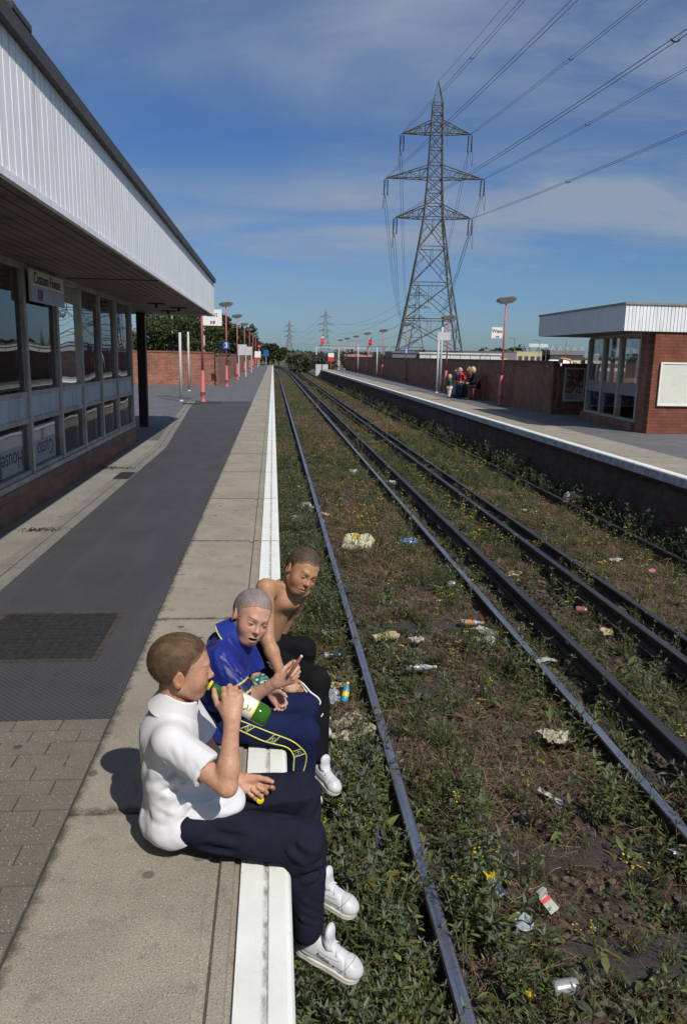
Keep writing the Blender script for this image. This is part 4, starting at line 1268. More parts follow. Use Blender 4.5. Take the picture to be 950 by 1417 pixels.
b = MB(); b.M = Matrix.Translation((-.2,0,2.3)) @ Matrix.Rotation(R(90),4,'Y'); b.lathe([(0,-2.1),(.7,-2.0),(1.0,-1.7),(1.0,1.7),(.7,2.0),(0,2.1)], 16); b.build('tank', M['sign_white'], r, smooth=True)
b = MB(); b.box((-2.4,-1,.8),(2.2,1,1.28)); b.build('chassis', M['far_dark'], r)
b = MB(); b.box((2.3,-1,.9),(3.9,1,3.0)); b.build('cab', M['digger_y'], r, bevel=.15)
for x in (-1.6,-.4,3.0):
    b = MB(); b.M = Matrix.Translation((x,-1.0,.5)) @ Matrix.Rotation(R(90),4,'X'); b.lathe([(0,-.15),(.5,-.15),(.5,.15),(0,.15)], 14); b.build('wheel', M['far_dark'], r)

# ---------------------------------------------------------------- signals and trackside kit
M['signal_red'] = bpy.data.materials.new('signal_red'); M['signal_red'].use_nodes = True
p_ = M['signal_red'].node_tree.nodes['Principled BSDF']; p_.inputs['Base Color'].default_value = (.8,.02,.02,1); p_.inputs['Emission Color'].default_value = (1,.03,.02,1); p_.inputs['Emission Strength'].default_value = .7
r = empty('railway_signal', (-2.05,118,0)); tag(r, 'railway signal showing red at the far end of the boys\' platform', 'signal')
b = MB(); b.tube([(0,0,-.2),(0,0,3.3)], .07, 8); b.build('post', M['post_grey'], r)
b = MB(); b.box((-.28,-.12,2.55),(.28,.12,3.55)); b.build('head', M['sign_black'], r)
b = MB(); b.M = Matrix.Translation((0,-.14,2.85)) @ Matrix.Rotation(R(90),4,'X'); b.lathe([(0,0),(.19,0),(.19,.03),(0,.03)], 14); b.build('red_light', M['signal_red'], r)
r = empty('warning_sign', (-2.0,104,0)); tag(r, 'white and red warning board on a post near the platform end', 'sign')
b = MB(); b.tube([(0,.05,0),(0,.05,2.0)], .05, 8); b.build('post', M['post_grey'], r)
b = MB(); b.box((-.4,-.03,1.25),(.4,.03,2.05)); b.build('board', M['sign_white'], r)
b = MB(); b.box((-.4,-.036,.95),(.4,.02,1.247)); b.build('red_panel', M['sign_red'], r)
r = empty('blue_sign', (-1.1,128,-1)); tag(r, 'small plain blue board on a post beyond the platform end', 'sign')
b = MB(); b.tube([(0,.05,0),(0,.05,3.2)], .05, 8); b.build('post', M['post_grey'], r)
b = MB(); b.box((-.4,-.03,2.4),(.4,.03,3.4)); b.build('board', M['plate_blue'], r)
r = empty('warning_sign', (6.9,93,0)); tag(r, 'white and red warning board near the end of the opposite platform', 'sign')
b = MB(); b.tube([(0,.05,0),(0,.05,1.9)], .05, 8); b.build('post', M['lamp_red'], r)
b = MB(); b.box((-.35,-.03,1.0),(.35,.03,1.5)); b.build('board', M['sign_red'], r)
b = MB(); b.box((-.35,-.03,1.502),(.35,.03,1.95)); b.build('white_panel', M['sign_white'], r)
for i, x in enumerate((6.1,7.0)):
    r = empty('trackside_cabinet', (x,105,-1)); tag(r, ['pale trackside cabinet nearer the rails at the opposite platform\'s end','pale trackside cabinet right of its twin at the opposite platform\'s end'][i], 'cabinet', 'trackside cabinets')
    b = MB(); b.box((-.38,-.3,0),(.38,.3,1.5)); b.build('body', M['blank_board'], r); b = MB(); b.box((-.33,-.32,.1),(.33,-.302,1.4)); b.build('door', M['blank_board'], r)
r = empty('signal_gantry', (8,150,-1)); tag(r, 'long pale signal gantry spanning beyond the opposite platform', 'gantry')
b = MB(); b.box((0,-.15,4.1),(16,.15,4.22)); b.box((0,-.15,4.7),(16,.15,4.78))
for k in range(24): b.bar((k*16/24,0,4.15),((k+1)*16/24,0,4.74),.05); b.bar(((k+1)*16/24,0,4.15),(k*16/24,0,4.74),.05)
b.build('beam', M['post_grey'], r)
for x in (.3,4.6,10.4,15.7):
    b = MB(); b.box((x-.14,-.14,0),(x+.14,.14,4.1)); b.build('leg', M['post_grey'], r)
for x in (1.4,10.6):
    b = MB(); b.box((x-.3,-.5,4.85),(x+.3,-.2,5.9)); h_ = b.build('signal_head', M['sign_red'], r)
    b = MB(); b.box((x-.28,-.45,5.91),(x+.28,-.2,6.3)); b.build('hood', M['blank_board'], r)
    b = MB(); b.M = Matrix.Translation((x,-.52,5.4)) @ Matrix.Rotation(R(90),4,'X'); b.lathe([(0,0),(.24,0),(.24,.05),(0,.05)], 12); b.build('red_light', M['signal_red'], h_)
r = empty('road_barrier', (12.4,138,-1)); tag(r, 'red arched barrier under the gantry beyond the wall', 'barrier')
b = MB(); b.prism([(0,2.3),(0,2.75),(1.2,3.0),(2.6,3.05),(4,2.9),(5.2,2.7),(5.2,2.3)], 'y', 0, .2); b.build('panel', M['red_far'], r)
for x in (.3,2.6,4.9):
    b = MB(); b.box((x-.08,.21,0),(x+.08,.35,3)); b.build('post', M['post_grey'], r)
# ================================================================ PEOPLE
# bodies and clothes are implicit surfaces, meshed with surface nets
F32 = np.float32
def A3(*q): return np.array(q, F32)
def cap(a, b, r1, r2=None, ax=None, s=1.0):
    a = A3(*a); b = A3(*b); r2 = r1 if r2 is None else r2
    if ax is not None: ax = A3(*ax)/np.linalg.norm(ax)
    def f(p):
        pa = p - a; ba = b - a
        h = np.clip((pa@ba)/max(ba@ba, 1e-9), 0, 1)
        d = pa - h[:,None]*ba
        if ax is not None: d = d + np.outer(d@ax, ax)*(s-1)
        return np.sqrt((d*d).sum(1)) - (r1 + (r2-r1)*h)
    return f
def ell(c, r, Rm=None):
    c = A3(*c); r = A3(*r)
    def f(p):
        q = p - c
        if Rm is not None: q = q@Rm
        k0 = np.sqrt(((q/r)**2).sum(1)); k1 = np.sqrt(((q/(r*r))**2).sum(1))
        return k0*(k0-1)/np.maximum(k1, 1e-6)
    return f
def smin(a, b, k):
    if k <= 0: return np.minimum(a, b)
    h = np.clip(.5 + .5*(b-a)/k, 0, 1)
    return b + (a-b)*h - k*h*(1-h)
def smax(a, b, k): return -smin(-a, -b, k)
def union(items):
    def f(p):
        d = None
        for it in items:
            g, k = it if isinstance(it, tuple) else (it, .02)
            e = g(p); d = e if d is None else smin(d, e, k)
        return d
    return f

def surface(f, lo, hi, h):
    """sparse evaluation on 8-cell blocks, then surface nets"""
    lo = A3(*lo); hi = A3(*hi); B = 8
    nb = np.ceil((hi-lo)/(h*B)).astype(int)
    n = nb*B + 1
    g = np.stack(np.meshgrid(*[np.arange(k) for k in nb], indexing='ij'), -1).reshape(-1,3)
    ctr = lo + (g + .5)*(B*h)
    dc = f(ctr.astype(F32))
    D = np.empty(n, F32)
    S = np.repeat(np.repeat(np.repeat(dc.reshape(nb), B, 0), B, 1), B, 2)
    D[:-1,:-1,:-1] = S; D[-1,:,:] = D[-2,:,:]; D[:,-1,:] = D[:,-2,:]; D[:,:,-1] = D[:,:,-2]
    act = g[np.abs(dc) < B*h*1.25]
    off = np.stack(np.meshgrid(*[np.arange(B+1)]*3, indexing='ij'), -1).reshape(-1,3)
    for i0 in range(0, len(act), 400):
        idx = (act[i0:i0+400,None,:]*B + off[None]).reshape(-1,3)
        D[idx[:,0], idx[:,1], idx[:,2]] = f((lo + idx*h).astype(F32))
    D[0]=1;D[-1]=1;D[:,0]=1;D[:,-1]=1;D[:,:,0]=1;D[:,:,-1]=1
    s = D < 0
    cnt = np.zeros(np.array(n)-1, np.int8)
    cor = [(a,b,c) for a in (0,1) for b in (0,1) for c in (0,1)]
    for a,b,c in cor: cnt += s[a:n[0]-1+a, b:n[1]-1+b, c:n[2]-1+c]
    cell = np.argwhere((cnt > 0) & (cnt < 8))
    ID = np.full(np.array(n)-1, -1, np.int32); ID[cell[:,0],cell[:,1],cell[:,2]] = np.arange(len(cell))
    acc = np.zeros((len(cell),3), F32); m = np.zeros(len(cell), F32)
    for i, o0 in enumerate(cor):
        for o1 in cor[i+1:]:
            if sum(abs(x-y) for x,y in zip(o0,o1)) != 1: continue
            c0 = cell + o0; c1 = cell + o1
            d0 = D[c0[:,0],c0[:,1],c0[:,2]]; d1 = D[c1[:,0],c1[:,1],c1[:,2]]
            x = (d0 < 0) != (d1 < 0)
            t = np.where(x, d0/np.where(x, d0-d1, 1), 0)[:,None]
            acc += np.where(x[:,None], np.array(o0,F32) + (np.array(o1,F32)-np.array(o0,F32))*t, 0); m += x
    v = lo + (cell + acc/m[:,None])*h
    faces = []
    for ax in range(3):
        u, w = (ax+1)%3, (ax+2)%3
        a = [slice(1,-1)]*3; a[ax] = slice(0,-1); b_ = [slice(1,-1)]*3; b_[ax] = slice(1,None)
        s0, s1 = s[tuple(a)], s[tuple(b_)]
        for flip, mask in ((0, s0 & ~s1), (1, ~s0 & s1)):
            e = np.argwhere(mask); e[:,u] += 1; e[:,w] += 1
            q = []
            for du, dw in ((0,0),(1,0),(1,1),(0,1)):
                k = e.copy(); k[:,u] -= 1-du; k[:,w] -= 1-dw
                q.append(ID[k[:,0],k[:,1],k[:,2]])
            q = np.stack(q, 1)
            faces.append(q[:, ::-1] if flip else q)
    fc = np.concatenate(faces); fc = fc[(fc >= 0).all(1)]
    for _ in range(2):
        d = f(v.astype(F32)); e = h*.4
        gr = np.stack([f((v+A3(*k)*e).astype(F32)) - d for k in ((1,0,0),(0,1,0),(0,0,1))], 1)
        nn = np.linalg.norm(gr, axis=1)[:,None] + 1e-9
        v = v - (gr/nn)*np.clip(d, -h*.5, h*.5)[:,None]
    return v.astype(F32), fc, gr/nn

def frame(fwd, up):
    x = V(fwd).normalized(); y = V(up).cross(x).normalized(); z = x.cross(y)
    return np.array([x[:], y[:], z[:]], F32).T       # columns = local axes in world

# ---- hand --------------------------------------------------------------
def hand(w, fwd, thumb, k=.9, curl=((40,50,30),)*4, tcurl=(20,20), spread=0.0, topen=0.0):
    """capsules of a hand; fwd = wrist to knuckles, thumb = side of the thumb"""
    x = V(fwd).normalized(); y = (V(thumb) - x*V(thumb).dot(x)).normalized()
    D = V((0,0,0))
    return x, y, k
def hand_items(w, fwd, thumb, dorsal, k=.9, curl=((40,50,30),)*4, tdir=None, tbend=(15,25), spread=(6,1,-4,-9)):
    x = V(fwd).normalized(); z = (V(dorsal) - x*V(dorsal).dot(x)).normalized(); y = V(thumb); y = (y - x*y.dot(x) - z*y.dot(z)).normalized()
    w = V(w)
    def P(a,b,c): return w + (x*a + y*b + z*c)*k
    it = []
    kn = [(.080,.027,.002),(.084,.009,.005),(.080,-.009,.003),(.073,-.025,-.002)]
    for i, q in enumerate(kn):
        it.append((cap(P(.004,.012-.008*i,0), P(q[0]-.004,q[1],q[2]-.002), .0145*k, .0105*k), .014))
    it.append((cap(P(.03,-.018,-.006), P(.06,-.022,-.006), .013*k), .014))
    it.append((cap(P(.02,.018,-.006), P(.045,.03,-.010), .016*k, .012*k), .012))
    it.append((cap(P(-.025,0,0), P(.01,0,0), .021*k, .021*k, tuple(z), 1.25), .016))
    Ls = [(.040,.025,.020),(.044,.028,.021),(.041,.026,.020),(.032,.020,.018)]
    for i, q in enumerate(kn):
        p = P(*q); cu = curl[min(i, len(curl)-1)]
        sp = math.radians(spread[i]); base = (x*math.cos(sp) + y*math.sin(sp)).normalized()
        ang = 0; r = .0092*k if i < 3 else .0080*k
        for j in range(3):
            ang += math.radians(cu[j]); d = base*math.cos(ang) - z*math.sin(ang)
            q2 = p + d*Ls[i][j]*k
            it.append((cap(p, q2, r*(1.08-.09*j), r*(1-.09*j)), .0035 if j else .006)); p = q2
    # thumb
    td = V(tdir) if tdir is not None else (x*.75 + y*.62 - z*.25)
    td = td.normalized()
    p = P(.022,.022,-.008); p2 = p + td*.042*k; it.append((cap(p, p2, .0145*k, .011*k), .012))
    bend = math.radians(tbend[0]); ax = (x*.9 - y*.35 - z*.3).normalized()
    d2 = (td*math.cos(bend) + ax*math.sin(bend)).normalized(); p3 = p2 + d2*.032*k; it.append((cap(p2, p3, .0105*k, .0098*k), .005))
    bend = math.radians(tbend[1]); d3 = (d2*math.cos(bend) + ax*math.sin(bend)).normalized(); p4 = p3 + d3*.022*k; it.append((cap(p3, p4, .0098*k, .0078*k), .004))
    return it

# ---- head --------------------------------------------------------------
class Head:
    def __init__(s, c, fwd, up, k=1.0, mouth=.0, squint=.0, lip=(.34,.12,.1), skin=(.46,.25,.17), brow=(.1,.055,.03), hair_t=.008, seed=1, slim=1.0, hairline=0.0):
        s.c = A3(*c); s.R = frame(fwd, up); s.k = k; s.mouth = mouth; s.squint = squint
        s.lip = lip; s.skin = np.array(skin); s.browc = brow; s.ht = hair_t; s.seed = seed; s.slim = slim; s.hl = hairline
        m = slim
        I = [(ell((-.010,0,.030),(.096,.075,.084)), .02),
             (ell((-.032,0,.022),(.068,.070,.070)), .03),
             (ell((.030,0,-.035),(.056,.054*m,.078)), .035),
             (ell((.058,0,-.088),(.024,.024*m,.020)), .03),
             (cap((-.004,.048*m,-.06),(.046,.022*m,-.094),.016,.014), .03),
             (cap((-.004,-.048*m,-.06),(.046,-.022*m,-.094),.016,.014), .03),
             (cap((.077,-.030,.013),(.077,.030,.013),.0085), .024),
             (ell((.050,.035*m,-.036),(.027,.024,.028)), .035), (ell((.050,-.035*m,-.036),(.027,.024,.028)), .035),
             (cap((.084,0,.000),(.100,0,-.029),.006,.0085), .014),
             (ell((.100,0,-.0335),(.0095,.0085,.0078)), .008),
             (ell((.090,.0095,-.0375),(.008,.0062,.006)), .007), (ell((.090,-.0095,-.0375),(.008,.0062,.006)), .007),
             (ell((.073,0,-.064),(.013,.024,.017)), .018),
             ]
        s.items = I
        s.eye = [A3(.0735,.0315,-.006), A3(.0735,-.0315,-.006)]
        s.socket = [ell((.097,.031,-.007),(.017,.020,.012)), ell((.097,-.031,-.007),(.017,.020,.012))]
        s.lids = [ell(tuple(e),(.0142,.0145,.0138)) for e in s.eye]
        oh = .0062*(1-s.squint)+.0012
        s.slit = [ell((.0885,.0320,-.0065),(.012,.0125,oh*.62)), ell((.0885,-.0320,-.0065),(.012,.0125,oh*.62))]
        mz = -.0665
        s.lips = [(cap((.0770,-.023,mz-.001),(.0855,0,mz+.0040),.0032,.0046),.007),(cap((.0770,.023,mz-.001),(.0855,0,mz+.0040),.0032,.0046),.007),
                  (cap((.0765,-.020,mz-.004-mouth*.6),(.0845,0,mz-.0095-mouth),.0036,.0056),.007),(cap((.0765,.020,mz-.004-mouth*.6),(.0845,0,mz-.0095-mouth),.0036,.0056),.007)]
        s.gap = ell((.088,0,mz-.0025-mouth*.45),(.013,.0225,.0014+mouth*.62))
        ca, sa = math.cos(.25), math.sin(.25)
        s.ears = []
        for q in (1,-1):
            Rm = np.array([[math.cos(.3),-q*math.sin(.3),0],[q*math.sin(.3),math.cos(.3),0],[0,0,1]], F32)
            c0 = (-.012, q*.0775, -.012)
            s.ears.append((ell(c0,(.0195,.0075,.031),Rm), ell((-.007,q*.0865,-.010),(.0115,.0075,.020),Rm), ell((-.004,q*.072,-.012),(.012,.010,.02))))
    def loc(s, p): return ((p - s.c)@s.R)/s.k
    def wpt(s, q): return s.c + (np.array(q, F32)*s.k)@s.R.T
    def raw(s, q):
        d = union(s.items)(q)
        for e in s.socket: d = smax(d, -e(q), .012)
        for e in s.lids: d = smin(d, e(q), .003)
        for e in s.slit: d = smax(d, -e(q), .0012)
        for e, k in s.lips: d = smin(d, e(q), k)
        d = smax(d, -s.gap(q), .002)
        for o, i, r in s.ears:
            e = smin(smax(o(q), -i(q), .004), r(q), .006); d = smin(d, e, .007)
        return d
    def sdf(s, p): return s.raw(s.loc(p))*s.k
    def skull(s, q): return union(s.items[:6])(q)
    def hairline(s, q):
        x = q[:,0]
        xs = np.array([-.12,-.075,-.045,-.030,-.012,.006,.012,.03,.05,.068,.085,.11]); zs = np.array([-.082,-.080,-.066,-.030,.018,-.012,-.004,.034,.046,.060,.064,.066])
        h = np.interp(x, xs, zs) + s.hl*np.clip(x*12,0,1)
        h = h - .003*np.cos(np.abs(q[:,1])*60)*np.clip((x-.05)*40,0,1)
        h = h + .0025*fbm(np.stack([x*70, q[:,1]*70, 0*x],1), 2, s.seed)
        return (q[:,2] - h)
    def hair(s, p):
        q = s.loc(p)
        m = s.hairline(q)
        t = .0012 + s.ht*np.clip(m/.045, 0, 1)**.7
        t = t + (.0008*fbm(q*np.array([90,240,90]), 2, s.seed+3) if s.ht > .004 else 0)
        d = s.skull(q) - t
        return np.maximum(d, -m*.8)*s.k*.9
    def color(s, p):
        q = s.loc(p); n = len(q)
        c = np.tile(s.skin, (n,1))
        def g(cx,cy,cz,r): return np.exp(-(((q-np.array([cx,cy,cz]))/np.array(r))**2).sum(1))
        red = g(.066,.04,-.034,(.03,.022,.02)) + g(.066,-.04,-.034,(.03,.022,.02)) + .8*g(.105,0,-.034,(.014,.014,.012)) + .9*g(-.012,.085,-.01,(.03,.014,.03)) + .9*g(-.012,-.085,-.01,(.03,.014,.03))
        red = np.clip(red,0,1)[:,None]; c = c*(1-.5*red) + c*np.array([1.12,.70,.66])*(.5*red)
        # lips
        dl = np.minimum.reduce([e(q) for e,_ in s.lips])
        fl = np.clip(1 - dl/.0022, 0, 1)[:,None]*(q[:,0:1] > .07); c = c*(1-fl*.85) + np.array(s.lip)*(fl*.85)
        # mouth inside
        fm = np.clip(1 - s.gap(q)/.0012,0,1)[:,None]; c = c*(1-fm) + np.array([.06,.015,.015])*fm
        # brows and lash lines, tinted darker to stand in for frown shading
        for sg in (1,-1):
            yy = q[:,1]*sg; zc = .0145 + .006*np.sin(np.clip((yy-.012)/.036,0,1)*math.pi*.8) - .005*s.squint*np.clip(1.4-yy*30,0,1)
            fb = np.clip(1-np.abs(q[:,2]-zc)/(.0048-.0022*np.clip((yy-.03)/.02,0,1)),0,1)*np.clip((yy-.009)/.004,0,1)*np.clip((.052-yy)/.008,0,1)*(q[:,0] > .04)
            fb = (fb[:,None]**.6)*.92; c = c*(1-fb) + np.array(s.browc)*fb
            fs = np.clip(1 - s.slit[0 if sg > 0 else 1](q)/.0017, 0, 1)[:,None]*(q[:,0:1] > .07); c = c*(1-fs) + np.array([.03,.018,.014])*fs
        c = c*(1+.05*fbm(q*38, 3, 5)[:,None])
        return c
    def inside(s, p):
        q = s.loc(p); return (np.abs(q) < np.array([.14,.11,.15])).all(1)

M['skin'] = attr_mat('skin', .5, .35, 260, .12, .0012, sss=.10, nvar=.13, nscale=95)
M['hair'] = attr_mat('short_hair', .6, .3, 900, .5, .002, nvar=.3, nscale=260)
M['eye_white'] = mat('eye_white', (.42,.39,.37), .2, .03, bump=0)
M['eye_iris'] = mat('eye_iris', (.04,.03,.02), .15, .2, 300, bump=0)

def build_head_parts(root, H, hair_cols, strands=5000, slen=.006):
    base = np.array(root.location)
    # hair shell
    r = .135*H.k
    v, f, n = surface(H.hair, H.c - r, H.c + r, .0026)
    q = H.loc(v); a, b = [np.array(x) for x in hair_cols]
    t = np.clip(.5 + .5*fbm(q*np.array([40,90,40]), 3, H.seed), 0, 1)[:,None]
    crown = np.clip((q[:,2:3]-.0)/.1, 0, 1)
    c = a*(1-t) + b*t
    m = np.clip(H.hairline(q)/(.03 if H.ht < .003 else .02), 0, 1)[:,None]*(.55 if H.ht < .003 else .8) + (.45 if H.ht < .003 else .2)
    c = c*m + H.skin*.8*(1-m)
    hr = np_mesh('hair', v-base, f, M['hair'], root, True, c)
    if strands:
        idx = RNG.integers(0, len(v), strands); p = v[idx]; nn = n[idx]; qq = q[idx]
        keep = H.hairline(qq) > .006; p, nn, qq = p[keep], nn[keep], qq[keep]
        flow = (np.stack([.9-1.2*np.clip(-qq[:,0]*9-.3,0,1), .1*np.sign(qq[:,1]), -.35-1.2*np.clip(-qq[:,0]*6,0,1)],1)@H.R.T)
        d = nn*.38 + flow*.85 + RNG.standard_normal(p.shape)*.16; d /= np.linalg.norm(d,axis=1)[:,None]
        sd_ = np.cross(d, RNG.standard_normal(p.shape)); sd_ /= np.linalg.norm(sd_,axis=1)[:,None]
        L_ = slen*RNG.uniform(.5,1.2,(len(p),1)); w_ = .00030
        P = np.stack([p - sd_*w_ - nn*.001, p + sd_*w_ - nn*.001, p + d*L_], 1).reshape(-1,3)
        cc = np.repeat((a + (b-a)*RNG.random((len(p),1)))*RNG.uniform(.8,1.2,(len(p),1)), 3, 0)
        np_mesh('hair_tips', P-base, np.arange(len(P)).reshape(-1,3), M['hair'], hr, False, cc)
    for e in H.eye:
        b = MB(); b.lathe([(.0125*math.sin(math.pi*i/10), -.0125*math.cos(math.pi*i/10)) for i in range(11)], 16)
        cc = H.wpt(e); o = b.build('eye', M['eye_white'], root, smooth=True, loc=tuple(cc-base)); o.scale = (H.k,)*3
        b = MB(); b.lathe([(0,.0006),(.003,.0004),(.0066,-.0012)], 14)
        o2 = b.build('iris', M['eye_iris'], o, smooth=True)
        Rm = Matrix([list(x) for x in H.R]) @ Matrix.Rotation(R(90),3,'Y')
        o2.matrix_local = Matrix.Translation(V(tuple((H.R@A3(1,0,-.15)/1.01)*.0124))) @ Rm.to_4x4()

def person(base, label, group=None):
    pass

def sdf_obj(name, f, lo, hi, h, m, parent, colf, base, smooth=True):
    v, fc, n = surface(f, lo, hi, h)
    c = colf(v, n) if callable(colf) else np.tile(np.array(colf), (len(v),1))
    return np_mesh(name, v-np.array(base, F32), fc, m, parent, smooth, c)

def platform_cut(d, p, x1=.06, z=.002):
    """keep cloth out of the platform block"""
    q = np.maximum(p[:,0]-x1, p[:,2]-z)
    return smax(d, -q, .004)

M['cotton'] = attr_mat('white_cotton', .85, .2, 700, .25, .0012, sheen=.15, nvar=.03)
M['satin'] = attr_mat('blue_satin', .46, .32, 300, .15, .001, sheen=.05)
M['twill'] = attr_mat('dark_twill', .9, .08, 900, .25, .001, nvar=.15, nscale=500)
M['leather'] = attr_mat('white_leather', .45, .4, 120, .12, .001, nvar=.05)
M['rubber'] = mat('grey_white_rubber', (.5,.49,.45), .6, .12, 20)
M['lace'] = mat('lace', (.58,.57,.62), .8, .05, 40)
M['trim_yellow'] = mat('yellow_piping', (.62,.6,.1), .6, .05, bump=0)
M['trim_white'] = mat('white_stripe', (.75,.75,.74), .6, .05, bump=0)
M['trim_grey'] = mat('grey_emblem', (.3,.33,.45), .6, .05, bump=0)

def wr(p, d, sc, seed, amp, oct=3):
    """directional creases: noise stretched along d"""
    d = A3(*d)/np.linalg.norm(d)
    q = p - np.outer(p@d, d)*.8
    n = fbm(q*sc, oct, seed)
    return amp*(1-2*np.abs(n))*.5

def shoe(root, base, heel, toe, up, label_txt=True, k=1.0, seed=0):
    """trainer from heel to toe"""
    heel = V(heel); x = (V(toe)-heel); Ln = x.length; x.normalize()
    z = (V(up) - x*V(up).dot(x)).normalized(); y = z.cross(x)
    Rm = np.array([x[:], y[:], z[:]], F32).T; o = A3(*heel); s = Ln/.25
    def L(p): return ((p-o)@Rm)/s
    def P(a,b,c): return A3(*heel) + (np.array([a,b,c],F32)*s)@Rm.T
    up_items = union([(ell((.045,0,.045),(.045,.034,.05)),.02),(cap((.05,0,.036),(.19,.004,.032),.037,.036),.02),(ell((.205,.004,.028),(.043,.040,.030)),.02),
                      (cap((.075,0,.065),(.15,.002,.048),.028,.022),.02),(cap((.045,0,.06),(.045,0,.075),.037,.036),.012)])
    def upper(p):
        q = L(p); d = up_items(q)
        d = smax(d, -(q[:,2]-.012), .004)
        opening = cap((.045,0,.07),(.038,0,.13),.027,.034)(q); d = smax(d, -opening, .004)
        # seams: toe cap and side panel
        seam = np.abs(q[:,0]-.195+.5*np.abs(q[:,2]-.03)); d = d + .0022*np.exp(-(seam/.003)**2)
        seam2 = np.abs(q[:,2]-.030-.08*np.maximum(0,.12-q[:,0])); d = d + .0018*np.exp(-(seam2/.003)**2)*(q[:,0] < .2)
        return d*s
    r = .16*s; c = np.array(P(.12,0,.04))
    sh = sdf_obj('trainer', upper, c-r, c+r, .0032, M['leather'], root, lambda v,n: np.tile(np.array([.52,.52,.53]),(len(v),1)), base)
    if True:
        def sole(p):
            q = L(p)
            out = union([(cap((.04,0,.0),(.085,0,0),.037,.034),.02),(cap((.085,0,0),(.20,.004,0),.034,.044),.02)])(q*np.array([1,1,0],F32))
            hgt = np.maximum(q[:,2]-.020, -q[:,2]-.004)
            d = smax(out, hgt, .006)
            line = np.abs(q[:,2]-.008); return (d + .0012*np.exp(-(line/.002)**2))*s
        sdf_obj('sole', sole, c-r, c+r, .0034, M['rubber_attr'], sh, lambda v,n: np.tile(np.array([.56,.54,.48]),(len(v),1)), base)
        tong = union([(cap((.110,0,.080),(.100,0,.118),.028,.031,(1,0,.25),1.9),.014),(cap((.15,0,.058),(.102,0,.090),.020,.024,(.5,0,1),2.0),.02)])
        sdf_obj('tongue', lambda p: tong(L(p))*s, c-r, c+r, .0034, M['leather'], sh, lambda v,n: np.tile(np.array([.58,.58,.61]),(len(v),1)), base)
        b = MB()
        for i in range(5):
            xx = .108 + .016*i; zz = .0985 - .0100*i
            pts = []
            for j in range(7):
                t = -1+2*j/6; pts.append(V(P(xx + .006*abs(t) + (.004*t if i % 2 else -.004*t), .024*t, zz - .014*t*t + .001)) - V(base))
            b.tube(pts, .0036*s, 6)
        b.build('lace', M['lace'], sh, smooth=True)
        for ln in ([(.168,-.06,.018),(.180,-.05,.034),(.196,-.03,.052),(.204,0,.062),(.196,.03,.052)],[(.03,-.06,.034),(.07,-.06,.030),(.11,-.06,.026),(.150,-.06,.019)],
                   [(.085,-.05,.066),(.110,-.045,.058),(.140,-.035,.056),(.165,-.028,.055)],[(.018,-.05,.02),(.022,-.05,.05),(.028,-.05,.075)]):
            q = strip_on([tuple(P(*k)) for k in ln], upper, .001, 40, .0002)
            b = MB(); b.tube([k - V(base) for k in q], .0011*s, 5); b.build('stitched_seam', M['seam_grey'], sh, smooth=True)
    return sh, P, (x, y, z), upper
M['seam_grey'] = mat('seam_grey', (.22,.22,.24), .8, bump=0)
M['rubber_attr'] = attr_mat('sole_rubber', .6, .3, nvar=.1)
def lerp3(a, b, t): return tuple(np.array(a)*(1-t) + np.array(b)*t)
def unit3(a): a = np.array(a, float); return a/np.linalg.norm(a)

def body_mesh(name, base, label, H, items, lo, hi, h=.0030, skin_extra=None, cut=True):
    U = union(items)
    def f(p):
        d = U(p)
        m = H.inside(p)
        if m.any():
            e = np.full(len(p), 1.0, F32); e[m] = H.sdf(p[m]); d = smin(d, e, .012)
        if cut: d = platform_cut(d, p, EDGE, .001)
        return d
    v, fc, n = surface(f, lo, hi, h)
    c = np.tile(H.skin, (len(v),1))*(1+.05*fbm(v*25, 3, 4)[:,None])
    m = H.inside(v); 
    if m.any(): c[m] = H.color(v[m])
    if skin_extra: c = skin_extra(v, c)
    o = np_mesh(name, v-np.array(base,F32), fc, M['skin'], None, True, c, loc=base)
    tag(o, label, 'person')
    return o, f

def sleeve(sh, el, t, r0, r1, thick=.005):
    sh = np.array(sh, F32); el = np.array(el, F32); d = unit3(el-sh).astype(F32); end = sh + (el-sh)*t
    outer = cap(tuple(sh), tuple(end + d*.05), r0, r1*1.02); inner = cap(tuple(end - d*.05), tuple(end + d*.08), r1-.016, r1-.013)
    def f(p):
        q = (p-end)@d
        return smax(outer(p), q, .003)
    def tun(p): return np.maximum(inner(p), -((p-end)@d+.012))
    f.tun = tun
    return f
def folds(p, segs):
    """cloth ridges along given segments: (a, b, width, height)"""
    w = np.zeros(len(p), F32); wob = .010*vnoise(p*14, 8)
    for a, b, wd, h in segs:
        a = A3(*a); b = A3(*b); ba = b-a; t = np.clip(((p-a)@ba)/(ba@ba), 0, 1)
        c = a + t[:,None]*ba; dd = p-c; r = np.sqrt((dd*dd).sum(1)) + wob*.6
        w += 1.15*h*np.maximum(np.sin(np.clip(t,.0,1)*math.pi),0)**1.1*(np.exp(-(r/wd)**2) - .4*np.exp(-((r-1.9*wd)/wd)**2))
    return w

